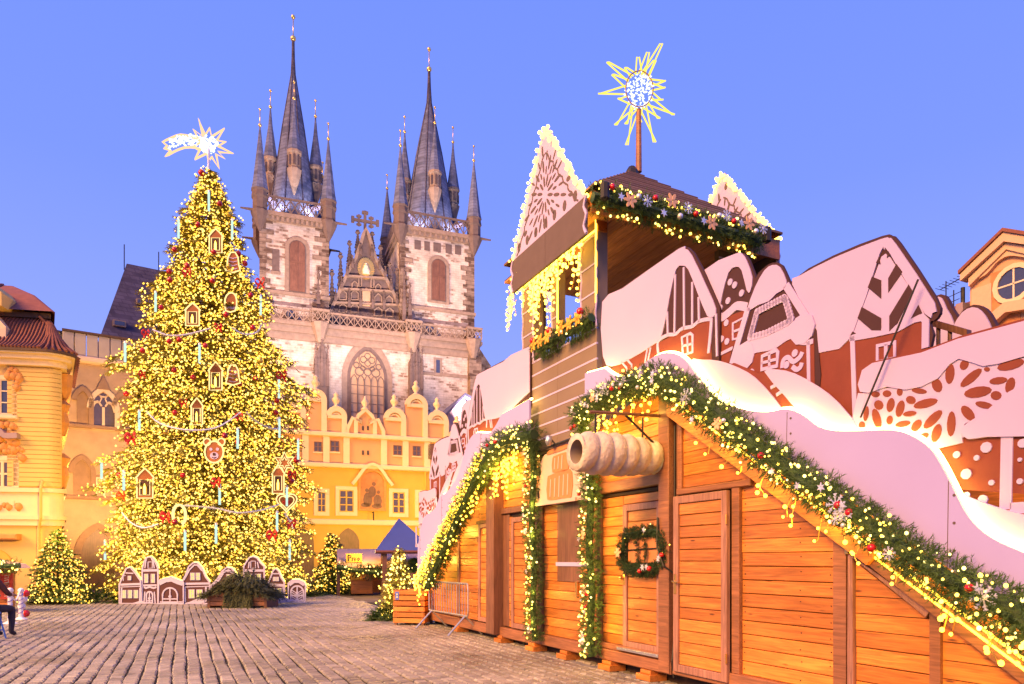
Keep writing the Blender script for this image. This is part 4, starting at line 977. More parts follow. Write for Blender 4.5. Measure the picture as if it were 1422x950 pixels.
hb = MB(); zz = 1.22; hb.ball((d0 + .0, -.07, zz), .028, 8, 5); hb.tube([(d0, -.07, zz), (d0, -.03, zz)], .01)
T.part('padlock', hb, M['brass'], smooth=True)
cb = MB(); cb.tube([(xb + .02, -.14, 1.95), (xb + .05, -.17, 1.6), (xb + .16, -.16, 1.38), (xb + .22, -.06, 1.3)], .012, 6)
cb.tube([(xp + .03, -.07, .1), (xp + .04, -.1, .3), (xp + .02, -.05, .6), (xp + .02, -.045, 3.0)], .011, 6)
T.part('cable', cb, M['iron'])

# ---------------------------------------------------------------- middle bay under the tower, with the loaf sign
xc, xd = hx(752), xa - .02
T = Thing('market_stall', 'shuttered market stall bay below the loaf sign, at the foot of the taupe tower', 'market stall', HUT, (-1.9, 1.0, 0), 'wooden stalls of the gingerbread market')
T.part('backing', MB().box(xc, xd, .012, .05, .14, 3.1), M['back'])
T.part('base_rail', MB().cbox(xc - .1, xd - .1, -.1, .05, .13, ZB, .01), M['beam'])
T.part('post', MB().cbox(xc, xc + .12, -.06, .03, ZB, 3.0, .01), M['framed'])
h0, h1 = hx(776), hx(808); zh0, zh1 = H(790, 808)[1], 2.32
plank_rows(T, None, xc + .12, xd, ZB, zh0, .135)
plank_rows(T, None, xc + .12, h0, zh0, 2.3, .135)
plank_rows(T, None, h1, xd, zh0, 2.3, .135)
plank_rows(T, None, xc + .12, xd, 2.32, 3.0, .15)
s = T.part('shutter', MB().cbox(h0, h1, -.03, .01, zh0, zh1, .006), M['framed'])
T.part('strap', MB().cbox(h0 - .01, h1 + .2, -.05, -.032, 1.36, 1.42, .004), M['icing'], s, label='pale strap across the brown shutter')
hk = MB().cbox(hx(803), hx(806), -.06, -.03, .92, 1.14, .004)
T.part('bolt', hk, M['brass'])
T.part('cable_tray', MB().tube([(xc, -.2, 3.13), (hx(830), -.2, 3.17)], .022, 6), M['iron'])

# ---------------------------------------------------------------- gabled stall on the far side
LL = ((-4.2, 3.45), (-8.35, .9))
LSL = (LL[1][1] - LL[0][1]) / (LL[1][0] - LL[0][0])
def raftl_z(x): return LL[0][1] + LSL * (x - LL[0][0])
cutL = line_cut((-4.2, raftl_z(-4.2) - .1), (-8.35, raftl_z(-8.35) - .1))
T = Thing('market_stall', 'yellow lit plank stall with two slatted doors behind the crowd barrier', 'market stall', HUT, (-5.5, 1.0, 0), 'wooden stalls of the gingerbread market')
y0 = hx(700); l0 = hx(640); l1 = hx(690)
T.part('backing', MB().prism([(-8.4, .14), (xc - .02, .14), (xc - .02, 3.5), (-4.2, 3.5), (-8.4, raftl_z(-8.4) - .05)], .012, .05), M['back'])
T.part('roof', MB().prism([(-8.5, raftl_z(-8.5) - .02), (-4.2, raftl_z(-4.2) - .02), (xc, 3.47), (xc, 3.55), (-4.2, 3.55), (-8.5, raftl_z(-8.5) + .06)], .06, 2.4), M['shingle'])
T.part('base_rail', MB().cbox(-8.4, xc - .12, -.09, .05, .1, ZB - .02, .01), M['beam'])
T.part('post', MB().cbox(l0 - .1, l0 + .02, -.05, .03, ZB, raftl_z(l0) - .12, .01), M['framed'])
T.part('post', MB().cbox(l1 + .0, y0 + .02, -.22, .03, .14, 3.42, .01), M['framed'])
dd0, dd1 = hx(667), hx(689)
plank_rows(T, None, -8.3, l0 - .1, ZB, 2.4, .135, cuts=[cutL])
plank_rows(T, None, l0 + .02, dd0, ZB, 3.2, .135, cuts=[cutL])
plank_rows(T, None, dd0, l1, 2.2, 3.4, .135, cuts=[cutL])
slat_door(T, dd0, dd1, ZB, 2.14, y=-.02, handle='R')
T.part('lintel', MB().cbox(dd0 - .1, l1, -.05, .02, 2.145, 2.2, .006), M['framed'])
e0, e1 = hx(713), xc - .05
T.part('jamb', MB().cbox(y0 + .02, e0 - .12, -.03, .04, ZB, 2.25, .01), M['framed'])
plank_rows(T, None, e0 - .12, e0, ZB, 2.2, .135)
slat_door(T, e0, e1, ZB, 2.18, y=-.02, handle='R')
T.part('lintel', MB().cbox(y0 + .02, xc, -.07, .02, 2.26, 2.36, .008), M['framed'])
plank_rows(T, None, y0 + .02, xc, 2.37, 3.45, .135)
T.part('rafter', MB().prism([(-8.45, raftl_z(-8.45) - .16), (-4.25, raftl_z(-4.25) - .16), (-4.25, raftl_z(-4.25)), (-8.45, raftl_z(-8.45))], -.12, -.03), M['framed'])

for (a_, b_2) in ((-8.3, xc - .2), (xc - .1, xa - .15), (xa - .1, xR0 - .06)): pass
single('underside_shade_block', MB().box(-8.2, xE - .1, .12, 2.2, -.05, .135), M['back'], None, None, HUT, (-1, 1, 0), None, 'structure')  # added dark block: hides sky-lit ground, stands in for shade under the stalls
# wooden wedges the stalls stand on
for i, u in enumerate((640, 700, 745, 790, 850, 905)):
    x0_ = hx(u, .02); mb = MB().cbox(x0_ - .14, x0_ + .14, -.16, .1, .0, .075, .01); mb.cbox(x0_ - .1, x0_ + .1, -.12, .1, .075, .125, .01)
    single('wooden_wedge', mb, M['plank'], 'pale wooden wedge under the ' + ('left end of the far stall', 'doors of the far stall', 'garland post by the far stall', 'shuttered bay', 'garland post by the wreath bay', 'wreath door')[i], 'wedge', HUT, (x0_, 0, 0), 'wedges under the stalls')

# ---------------------------------------------------------------- the tower
tx0, tx1 = hx(733) - .02, hx(835); TD = tx1 - tx0 + .35
zs0, zs1 = 3.2, 4.62; zb = 5.95; ze = 6.28         # siding bottom / top, opening top, eave
T = Thing('lookout_tower', 'taupe boarded lookout tower with open loft, white striped siding and dark pyramid roof', 'tower', HUT, ((tx0 + tx1) / 2, TD / 2, 0))
tower = T
T.part('wall', MB().box(tx0, tx1, -.05, TD, 3.12, zs1 - .01), M['siding'])
n = 7
for i in range(n):
    a = 3.14 + (zs1 - 3.14) * i / n; b = 3.14 + (zs1 - 3.14) * (i + 1) / n
    for p, q in ((tx0, hx(780)), (hx(780) + .006, tx1)):
        T.part('siding_panel', MB().cbox(p, q, -.075, -.05, a + .012, b - .012, .004), M['siding'])
    T.part('icing_line', MB().box(tx0, tx1, -.079, -.051, b - .015, b + .012), M['icing'])
# corner posts, mid posts with white edge lines
pw = .34
def tpost(xa_, xb_, ya_, yb_, z0_, z1_, lines=True):
    p = T.part('post', MB().cbox(xa_, xb_, ya_, yb_, z0_, z1_, .008), M['siding'])
    if lines:
        mb = MB(); sgn = ya_
        for xx in (xa_, xb_): mb.tube(smooth_line([(xx + .012 * (-1) ** k, ya_ - .004, z0_ + (z1_ - z0_) * k / 9) for k in range(10)], 3), .014, 5)
        for k in range(4):
            zz = z0_ + .1 + (z1_ - z0_ - .1) * k / 4; mb.ribbon([(xa_, zz), (xb_, zz)], .022, ya_ - .008, ya_ + .01)
        T.part('icing_line', mb, M['icing'], p)
for (a, b) in ((tx0, hx(747)), (hx(814), tx1)):
    tpost(a, b, -.08, .1, zs1, ze)
mx0, mx1 = hx(773), hx(781)
tpost(mx0, mx1, -.08, .05, zs1, ze)
tpost(tx1 - .3, tx1, TD - .12, TD, zs1, ze, False); tpost(tx0, tx0 + .3, TD - .12, TD, zs1, ze, False)
tpost(tx0, tx0 + .1, .1, .3, zs1, ze, False)
mb = MB()
for k in range(12): mb.ribbon([(tx1 - .3, 3.3 + k * .26), (tx1 + .0, 3.3 + k * .26)], .03, TD + .001, TD + .02)
T.part('icing_line', mb, M['icing'])
# far corner wall piece seen behind the gingerbread roofs
fw = T.part('corner_board', MB().box(tx1 - .06, tx1 + .03, TD - .55, TD + .02, 4.6, 6.12), M['fascia'])
mb = MB()
for k in range(5): mb.box(tx1 + .03, tx1 + .042, TD - .55, TD + .02, 4.9 + k * .26, 4.925 + k * .26)
T.part('icing_line', mb, M['icing'], fw)
# front railing, beams
rl = MB(); rl.cbox(tx0 + .3, tx1 - .3, .1, .16, 5.02, 5.07, .006)
for k in range(15):
    xx = tx0 + .35 + k * (tx1 - tx0 - .7) / 14; rl.tube([(xx, .13, 4.62), (xx, .13, 5.02)], .01, 5)
T.part('railing', rl, M['iron'])
rl = MB(); rl.cbox(tx0 + .3, tx1 - .3, TD - .2, TD - .14, 5.02, 5.07, .006)
for k in range(15):
    xx = tx0 + .35 + k * (tx1 - tx0 - .7) / 14; rl.tube([(xx, TD - .17, 4.62), (xx, TD - .17, 5.02)], .01, 5)
T.part('railing', rl, M['iron'])
T.part('beam', MB().cbox(tx0 - .05, tx1 + .02, -.07, .08, zb - .02, ze - .02, .01), M['plank'])
T.part('beam', MB().cbox(tx0, tx1, TD - .1, TD, zb - .02, ze - .02, .01), M['beam'])
T.part('beam', MB().box(tx1 - .1, tx1 + .3, -.35, TD + .35, zb + .17, ze - .02), M['plank'])
T.part('beam', MB().box(tx1 + .3, tx1 + .335, -.36, TD + .36, zb + .02, ze - .02), M['plank'])
# ceiling boards running along the front
n = 15
for i in range(n):
    a = -.3 + (TD + .6) * i / n; b = -.3 + (TD + .6) * (i + 1) / n - .012
    T.part('ceiling_board', MB().box(tx0 - .25, tx1 + .3, a, b, zb + .12, zb + .15), M['ceil'])
T.part('ceiling_backing', MB().box(tx0 - .25, tx1 + .29, -.3, TD + .3, zb + .152, zb + .165), M['back'])
# pyramid roof: boards in courses
cx_, cy_ = (tx0 + tx1) / 2, TD / 2; zap = 7.6; ro = .42
ring0 = [(tx0 - .15, -.36), (tx1 + ro, -.36), (tx1 + ro, TD + .33), (tx0 - .15, TD + .33)]
NC = 11
for s_ in range(4):
    p, q = ring0[s_], ring0[(s_ + 1) % 4]
    for k in range(NC):
        t0, t1 = k / NC, min(1, (k + 1.12) / NC)
        def rp_(pt, t, up=0): return (pt[0] + (cx_ - pt[0]) * t, pt[1] + (cy_ - pt[1]) * t, ze + .03 + (zap - ze) * t + up)
        A, B, C_, D = rp_(p, t0, .03), rp_(q, t0, .03), rp_(q, t1, .005), rp_(p, t1, .005)
        mb = MB(); b = 0
        mb.v = [A, B, C_, D] + [(v[0], v[1], v[2] - .03) for v in (A, B, C_, D)]
        for f in ((0, 1, 2, 3), (7, 6, 5, 4), (0, 4, 5, 1), (1, 5, 6, 2), (2, 6, 7, 3), (3, 7, 4, 0)): mb.face(f)
        T.part('roof_board', mb, M['shingle'])
T.part('roof_cap', MB().lathe([(.12, zap - .06), (.1, zap + .03), (.055, zap + .1)], cx_, cy_, 8), M['iron'])
# snowflake gables with LED rims: front and back
def flake_gable(y, name, lab, flip=False, far=None):
    a, b, t = HUT.on(716, 371, .36), HUT.on(818, 283, .36), HUT.on(760, 181, .36)
    zb_, w0, w1 = 6.2, a[0], b[0]
    zt, xt = t[1] + .0, (w0 + w1) / 2
    if far: p_, q_ = HUT.on(*far[0], -y), HUT.on(*far[1], -y); xt, zt, w1, zb_ = p_[0], p_[1], q_[0], q_[1]; w0 = 2 * xt - w1
    th = Thing(name, lab, 'gable', HUT, (xt, y, zb_), 'lit snowflake gables on the tower roof')
    dy = -.03 if not flip else .03
    th.part('fascia', MB().box(w0, xt - .003, min(y, y + .04), max(y, y + .04), zb_ - .5, zb_ - .002), M['fascia'])
    th.part('fascia', MB().box(xt + .003, w1, min(y, y + .04), max(y, y + .04), zb_ - .5, zb_ - .002), M['fascia'])
    for xx in (w0, w1): th.part('side_trim', MB().tube(smooth_line([(xx + .03 * (-1) ** k, y, zb_ - .5 + .5 * k / 4) for k in range(5)], 3), .022, 6), M['icing'])
    board = MB().prism([(w0, zb_), (w1, zb_), (xt + .05, zt), (xt - .05, zt)], y, y + .03)
    th.part('board', board, M['icing'])
    hp = MB(); y0_, y1_ = (y - .006, y) if not flip else (y + .03, y + .036)
    hh = zt - zb_; cz = zb_ + hh * .36
    def inside(px_, pz_, m_=.05): return pz_ > zb_ + m_ and abs(px_ - xt) < (w1 - w0) / 2 * (1 - (pz_ - zb_) / hh) - m_
    for k in range(12):
        an = 2 * PI * k / 12 + .13
        for (r0_, rr, rw) in ((.17, .085, .03), (.37, .095, .033), (.58, .085, .03), (.8, .08, .03), (1.02, .08, .03)):
            px_, pz_ = xt + r0_ * cos(an), cz + r0_ * sin(an) * 1.15
            if inside(px_, pz_, .1): hp.disc(px_, pz_, rr, y0_, y1_, 8, rw * .72, an)
        an += PI / 12
        for (r0_, rr, rw) in ((.29, .06, .024), (.47, .07, .022), (.68, .055, .05), (.9, .06, .022)):
            px_, pz_ = xt + r0_ * cos(an), cz + r0_ * sin(an) * 1.15
            if inside(px_, pz_, .09): hp.disc(px_, pz_, rr, y0_, y1_, 8, rw * .72, an)
    for k in range(7):
        px_ = w0 + .25 + (w1 - w0 - .5) * k / 6
        if inside(px_, zb_ + .12, .08): hp.disc(px_, zb_ + .12, .05, y0_, y1_, 8, .075)
    for sg in (-1, 1):
        pts = []
        for k in range(30):
            t_ = k / 29; e_ = (w1 - w0) / 2 * (1 - t_) - .17 - .05 * abs(sin(k * PI / 3.6))
            if e_ > 0: pts.append((xt + sg * e_, zb_ + .02 + hh * t_ * .93))
        hp.ribbon(pts, .022, y0_ - .001, y1_ + .001)
    th.part('cutout', hp, M['fascia'], kind='stuff')
    lb = MB()
    for sg in (-1, 1):
        for k in range(84):
            t_ = k / 83; px_ = xt + sg * ((w1 - w0) / 2 * (1 - t_) + .02); pz_ = zb_ + hh * t_
            lb.ball((px_ + random.uniform(-.03, .03), y + random.uniform(-.05, .05), pz_ + random.uniform(-.02, .02)), random.uniform(.017, .031), 6, 4)
    th.part('bulb_string', lb, M['gablebulb'], kind='stuff')
M['gablebulb'] = glow('gable_bulb', (1.0, .60, .08), 4.5)
flake_gable(-.42, 'snowflake_gable', 'tall white snowflake gable with bulb edging on the front of the tower')
flake_gable(TD + .38, 'snowflake_gable', 'small lit snowflake gable peeking over the far side of the tower roof', False, ((1003, 242), (1080, 334)))

# star on its pole
def star_outline(pts, c): return pts
zst = 9.0
SF = Frame(887, 11.1, 0)
cxs, czs = SF.on(885, 128)
T = Thing('roof_star', 'big yellow neon star on a brown pole above the tower roof', 'star', SF, (SF.x(887), 0, zap + .05))
T.part('pole', MB().lathe([(.05, zap + .05), (.04, czs - .28)], SF.x(887), 0, 8), M['beam'])
rays = [(918, 62), (907, 92), (925, 104), (924, 115), (920, 136), (935, 160), (914, 167), (911, 192), (889, 170), (871, 199), (868, 178), (854, 178), (858, 145), (834, 122), (850, 109), (846, 78), (871, 87), (888, 72), (898, 80)]
cpx = (887, 127)
pts = []
rays.sort(key=lambda p: math.atan2(p[1] - cpx[1], p[0] - cpx[0]))
nr = len(rays)
for i, r_ in enumerate(rays):
    q = rays[(i + 1) % nr]
    a1 = math.atan2(r_[1] - cpx[1], r_[0] - cpx[0]); a2 = math.atan2(q[1] - cpx[1], q[0] - cpx[0])
    if a2 < a1: a2 += 2 * PI
    am = (a1 + a2) / 2
    ed = math.hypot(r_[0] - cpx[0], r_[1] - cpx[1]); dz = random.uniform(-.16, .16)
    tipp = SF.on(*r_); ad = .10
    pa = (cpx[0] + 18 * cos(a1 - .26), cpx[1] + 24 * sin(a1 - .26)); pb = (cpx[0] + 18 * cos(a1 + .26), cpx[1] + 24 * sin(a1 + .26))
    A, B = SF.on(*pa), SF.on(*pb)
    mb = MB().tube([(A[0], 0, A[1]), (tipp[0] - .02, dz, tipp[1]), (tipp[0] + .02, dz, tipp[1]), (B[0], 0, B[1])], .013, 6)
    T.part('ray', mb, M['neon'])
ring = [SF.on(cpx[0] + 19 * cos(2 * PI * k / 20), cpx[1] + 25 * sin(2 * PI * k / 20)) for k in range(20)]
T.part('ring', MB().tube([(p[0], -.06, p[1]) for p in ring], .008, 5, True), M['cookie'])
mb = MB()
for k in range(190):
    r_, a_ = math.sqrt(random.random()), random.uniform(0, 2 * PI); p = SF.on(cpx[0] + 19 * r_ * cos(a_), cpx[1] + 25 * r_ * sin(a_))
    mb.octa((p[0] + random.gauss(0, .03), random.uniform(-.22, .22) * (1 - r_ * r_) , p[1] + random.gauss(0, .03)), random.uniform(.012, .024))
T.part('sparkle', mb, M['ledw'], kind='stuff')

# ---------------------------------------------------------------- gingerbread houses on the roofs, and their mirror images
def px1(l): return [(830 + x_ / 3.393, 330 + y_ / 3.393) for x_, y_ in l]
def px2(l): return [(1100 + x_ / 3.519, 310 + y_ / 3.519) for x_, y_ in l]
def px3(l): return [(1170 + x_ / 3.167, 480 + y_ / 3.167) for x_, y_ in l]
class Panel:
    def __init__(s, mirror, off, label):
        s.mi = mirror; s.off = off; s.label = label; s.t = None
    def P(s, l):
        l = [HUT.on(u, v, s.off) for u, v in l]
        if not s.mi: return l
        l = [mir(p) for p in l]; l = [(HUT.x(736, s.off), p[1]) if p[0] > -3.52 else p for p in l]; xm_ = HUT.x(583, s.off)
        if len(l) > 2: l = clip(l, -1, 0, -xm_) or [(xm_, 1), (xm_ + .01, 1), (xm_, 1.01)]
        return l
    def board(s, l, m='gingerd', th=.03):
        q = s.P(l); cx = sum(p[0] for p in q) / len(q); cz = min(p[1] for p in q)
        s.t = Thing('gingerbread_house', s.label, 'gingerbread cutout', HUT, (cx, -s.off, cz), 'gingerbread house cutouts on the stall roofs')
        s.t.part('board', MB().prism(q, -s.off, -s.off + th), M[m]); return s
    def poly(s, name, l, m='icing', up=.012, smooth=False, e=0.0):
        q = s.P(l)
        if smooth: q = smooth_loop(q, 3)
        s.t.part(name, MB().prism(q, -s.off - up - e, -s.off - e), M[m])
    def line(s, name, ls, w, m='icing', up=.012, closed=False, e=0.0, smooth=False):
        for l in ls:
            q = s.P(l)
            if smooth: q = smooth_line(q, 4)
            s.t.part(name, MB().ribbon(q, w, -s.off - up - e, -s.off - e, closed), M[m])
    def dots(s, name, l, r, m='icing', up=.012):
        for (x_, z_) in s.P(l): s.t.part(name, MB().disc(x_, z_, r, -s.off - up, -s.off, 9), M[m])
def houses(mi):
    sd = 'far side' if mi else 'near side'
    wh = 'on the far stall roof' if mi else 'on the near stall roof'
    # 5 tall arrow-gable house
    h = Panel(mi, .10, 'tall gingerbread house cutout with arrow pattern gable ' + wh)
    h.board(smooth_loop(px2([(-5, 285), (200, 158), (440, 62), (485, 62), (525, 95), (700, 360), (722, 440), (690, 478), (672, 490), (668, 640), (330, 1000), (60, 900), (70, 640), (100, 530), (40, 400)]), 2))
    h.poly('wall', px2([(90, 640), (290, 565), (665, 470), (665, 700), (320, 985), (80, 900)]), 'ginger', .004)
    h.poly('roof_icing', smooth_loop(px2([(5, 300), (40, 258), (220, 165), (440, 78), (478, 76), (512, 105), (700, 390), (690, 440), (655, 445), (480, 145), (455, 133), (432, 150), (295, 555), (180, 625), (92, 632), (85, 590), (112, 520)]), 2))
    h.poly('gable_icing', px2([(440, 165), (460, 150), (480, 165), (632, 400), (655, 460), (560, 500), (470, 525), (400, 540), (300, 545)]), 'icing', .009, e=.0)
    for l in ([(395, 262), (440, 280), (440, 370), (375, 315)], [(475, 270), (515, 200), (545, 240), (475, 340)], [(345, 410), (440, 465), (440, 525), (395, 525), (325, 465)],
              [(480, 455), (575, 300), (595, 335), (520, 490), (480, 530)], [(430, 165), (437, 202), (415, 195)], [(470, 150), (487, 155), (468, 172)], [(622, 400), (640, 440), (585, 468)], [(300, 530), (318, 540), (290, 548)]):
        h.poly('gable_cutout', px2(l), 'gingerd', .004, e=.010)
    h.line('eave_icing', [px2([(285, 562), (400, 542), (520, 515), (600, 470), (640, 462), (656, 478), (654, 610)])], .055, smooth=False)
    h.line('wall_icing', [px2([(298, 555), (312, 985)]), px2([(82, 640), (88, 900)])], .042)
    h.line('window_icing', [px2([(420, 600), (505, 582), (505, 660), (420, 680)])], .035, closed=True); h.line('window_icing', [px2([(462, 592), (462, 670)])], .03)
    # 1 striped house by the tower
    h = Panel(mi, .12, 'wide gingerbread house cutout with striped gable ' + wh)
    h.board(px1([(20, 298), (60, 272), (390, 44), (422, 44), (450, 68), (500, 160), (575, 330), (572, 600), (520, 700), (200, 700), (20, 640)]))
    h.poly('wall', px1([(30, 640), (250, 500), (300, 490), (370, 455), (440, 420), (530, 390), (540, 600), (400, 690), (200, 690)]), 'ginger', .004)
    h.poly('roof_icing', smooth_loop(px1([(25, 303), (120, 240), (385, 54), (415, 54), (445, 82), (520, 240), (560, 335), (550, 372), (520, 370), (470, 250), (430, 150), (402, 133), (372, 152), (340, 290), (305, 460), (250, 515), (150, 575), (70, 608), (28, 560)]), 2))
    h.line('gable_stripe', [px1([(330, 350), (333, 465)]), px1([(368, 175), (364, 455)]), px1([(408, 140), (410, 435)]), px1([(448, 210), (448, 415)]), px1([(478, 280), (480, 400)])], .028)
    h.line('eave_icing', [px1([(288, 545), (288, 490), (330, 460), (370, 455), (400, 430), (450, 418), (480, 395), (528, 385), (538, 400), (525, 545)])], .04, smooth=True)
    h.line('window_icing', [px1([(400, 470), (440, 452), (450, 460), (450, 540), (405, 555)])], .035, closed=True); h.line('window_icing', [px1([(425, 458), (428, 550)]), px1([(400, 512), (450, 500)])], .026)
    h.line('post_icing', [px1([(112, 583), (140, 615), (142, 640)]), px1([(138, 572), (163, 600), (162, 632)]), px1([(236, 525), (226, 590)]), px1([(252, 518), (240, 580)]), px1([(560, 360), (565, 560)])], .026)
    # 2 dotted house
    h = Panel(mi, .085, 'small gingerbread house cutout with dotted brown gable ' + wh)
    h.board(px1([(490, 165), (655, 70), (690, 75), (712, 105), (760, 230), (760, 590), (560, 640), (520, 560)]))
    h.poly('wall', px1([(575, 385), (700, 340), (700, 590), (570, 590)]), 'ginger', .004)
    h.poly('roof_icing', smooth_loop(px1([(505, 155), (650, 78), (682, 76), (705, 110), (732, 190), (722, 255), (706, 248), (682, 155), (655, 138), (620, 165), (590, 270), (572, 345), (545, 290)]), 2))
    h.dots('icing_dot', px1([(627, 210), (648, 224), (681, 262), (617, 298), (580, 332), (609, 402), (587, 478), (612, 490)]), .035)
    h.line('eave_icing', [px1([(566, 350), (585, 378), (625, 350), (660, 322), (715, 330)])], .085, smooth=True)
    h.line('window_icing', [px1([(640, 405), (690, 378), (690, 470), (640, 480)])], .03, closed=True); h.line('window_icing', [px1([(640, 445), (690, 425)])], .024)
    h.line('base_icing', [px1([(530, 545), (580, 550), (640, 520)])], .035)
    # 3 scroll house
    h = Panel(mi, .115, 'gingerbread house cutout with zigzag square and icing scroll ' + wh)
    h.board(smooth_loop(px1([(610, 640), (680, 420), (735, 210), (780, 145), (825, 118), (868, 130), (905, 210), (1015, 410), (1035, 480), (1035, 800), (800, 760)]), 2))
    h.poly('wall', px1([(690, 600), (720, 500), (800, 470), (1020, 480), (1025, 780), (760, 720)]), 'ginger', .004)
    h.poly('roof_icing', smooth_loop(px1([(708, 340), (745, 235), (790, 155), (828, 130), (862, 140), (892, 205), (885, 240), (845, 265), (810, 300), (760, 318), (725, 340)]), 2))
    h.line('roof_line_icing', [px1([(712, 330), (635, 595)]), px1([(890, 225), (1016, 425)])], .07)
    q = px1([(755, 350), (880, 285), (890, 295), (915, 385), (900, 400), (800, 450), (722, 472)])
    h.line('zigzag_icing', [q], .055, closed=True)
    zz = []
    for i in range(len(q)):
        a, b = q[i], q[(i + 1) % len(q)]; n_ = max(2, int(math.hypot(b[0] - a[0], b[1] - a[1]) / 4.2))
        zz += [(a[0] + (b[0] - a[0]) * k / n_, a[1] + (b[1] - a[1]) * k / n_) for k in range(n_)]
    mb = MB()
    for (x_, z_) in h.P(zz): mb.disc(x_, z_, .035, -h.off - .016, -h.off, 8)
    h.t.part('icing_bead', mb, M['icing'], kind='stuff')
    h.line('scroll_icing', [px1([(690, 565), (705, 525), (760, 505), (830, 490), (890, 450), (960, 420)])], .15, smooth=True)
    h.dots('scroll_icing', px1([(968, 432), (694, 560)]), .14, up=.015); h.line('scroll_icing', [px1([(930, 460), (950, 490), (990, 495), (1018, 488)]), px1([(675, 612), (705, 605), (730, 575)])], .045, smooth=True)
    h.line('window_icing', [px1([(778, 560), (845, 530), (852, 540), (848, 605), (775, 622)])], .04, closed=True); h.line('window_icing', [px1([(812, 545), (812, 612)]), px1([(775, 592), (850, 572)])], .028)
    h.line('squiggle_icing', [px1([(873, 615), (878, 580), (900, 565), (925, 585), (955, 565), (968, 540)]), px1([(920, 608), (940, 622), (958, 612), (966, 590)])], .045, smooth=True)
    h.dots('icing_dot', px1([(932, 545), (893, 600), (728, 635)]), .035)
    h.line('wall_icing', [px1([(995, 490), (998, 680)])], .035)
    # snow mounds that lie before the walls
    h = Panel(mi, .15, 'low brown path board between two snowy mounds ' + wh)
    h.board(px1([(560, 640), (640, 590), (760, 640), (900, 640), (1100, 820), (1160, 960), (1000, 960), (600, 760)]), 'ginger')
    h.poly('snow_mound', smooth_loop(px1([(435, 590), (500, 576), (580, 582), (670, 615), (745, 660), (830, 750), (890, 830), (950, 890), (1010, 950), (700, 950), (560, 780)]), 2), up=.014)
    h.poly('snow_mound', smooth_loop(px1([(790, 632), (850, 622), (930, 640), (1040, 700), (1140, 780), (1240, 920), (1120, 950), (1030, 890), (960, 830), (880, 740)]), 2), up=.014)
    h.line('path_icing', [px1([(818, 708), (850, 690)]), px1([(845, 742), (875, 722)])], .03)
    # 6 snowflake house
    h = Panel(mi, .145, 'low gingerbread house cutout with a big lace snowflake wall ' + wh)
    h.board(smooth_loop(px2([(322, 770), (345, 715), (400, 675), (640, 622), (820, 552), (1133, 466), (1500, 372), (1900, 330), (2200, 500), (2200, 1400), (800, 1300), (500, 1150), (300, 960), (345, 840)]), 1), 'ginger')
    h.poly('lace_icing', px3([(60, 365), (95, 200), (260, 180), (440, 120), (520, 55), (640, 90), (820, 50), (1300, -60), (1500, 100), (1200, 180), (800, 190), (640, 290), (540, 345), (535, 405), (390, 440), (300, 420), (200, 370)]), 'icing', .010)
    el = [(477, 125, 20, 45, -6), (570, 142, 60, 19, 40), (600, 205, 62, 24, 10), (628, 262, 40, 15, -12), (556, 298, 22, 40, 40), (483, 345, 19, 56, -3), (402, 325, 55, 20, 45), (370, 255, 55, 19, 15), (420, 175, 22, 32, 20),
          (342, 200, 34, 12, -8), (305, 240, 22, 18, -20), (258, 278, 18, 38, -15), (300, 300, 30, 12, 8), (216, 262, 17, 32, -12), (155, 322, 18, 46, 15), (108, 300, 11, 34, -8), (212, 328, 14, 20, -10), (164, 262, 20, 22, 30),
          (256, 205, 13, 17, 0), (200, 212, 19, 15, 0), (150, 215, 19, 13, 0), (418, 385, 20, 42, -18), (330, 352, 18, 30, -38), (270, 345, 34, 13, 12), (90, 350, 14, 16, 0), (365, 397, 20, 12, 25), (540, 85, 18, 24, -30),
          (680, 220, 24, 20, 0), (742, 175, 20, 36, -18), (690, 155, 40, 16, 8), (640, 105, 13, 10, 0), (745, 85, 62, 22, 15), (870, 60, 50, 18, 12), (840, 130, 18, 34, -20), (900, 110, 18, 36, -20), (960, 60, 20, 34, -20), (1040, 60, 48, 18, 10), (990, 120, 40, 18, 12)]
    mb = MB()
    for cx2, cy2, rx_, ry_, rot in el:
        ce = px3([(cx2, cy2)])[0]; pts_ = []
        for k in range(12):
            t_ = 2 * PI * k / 12; r_ = math.radians(-rot); dx_, dy_ = rx_ * cos(t_), ry_ * sin(t_)
            pts_.append((ce[0] + (dx_ * cos(r_) - dy_ * sin(r_)) / 3.167, ce[1] + (dx_ * sin(r_) + dy_ * cos(r_)) / 3.167))
        mb.prism(h.P(pts_), -h.off - .014, -h.off - .0105)
    h.t.part('lace_cutout', mb, M['ginger'], kind='stuff')
    h.poly('roof_icing', smooth_loop(px2([(330, 790), (350, 720), (400, 685), (640, 634), (820, 566), (1133, 482), (1500, 388), (1880, 350), (2000, 520), (1600, 560), (1133, 655), (1020, 688), (940, 700), (880, 680), (822, 664), (780, 690), (720, 760), (640, 800), (560, 815), (470, 800), (380, 830), (340, 825)]), 1), up=.022)
    h.poly('roof_icing', smooth_loop(px3([(530, 378), (560, 340), (640, 290), (740, 205), (840, 160), (1100, 40), (1400, 60), (1400, 330), (1100, 380), (800, 400), (640, 402), (560, 412)]), 2), up=.026)
    h.line('post_icing', [px3([(727, 400), (720, 720)]), px3([(740, 716), (1000, 700)]), px3([(960, 395), (950, 720)]), px3([(90, 210), (55, 365)]), px3([(385, 440), (530, 405)])], .075)
    for px_, r_ in (((635, 448), .038), ((593, 494), .02), ((505, 480), .026), ((547, 565), .038), ((658, 603), .02), ((620, 678), .034), ((550, 657), .022), ((783, 597), .02), ((783, 502), .014), ((795, 430), .03)):
        h.dots('icing_dot', px3([px_]), r_)
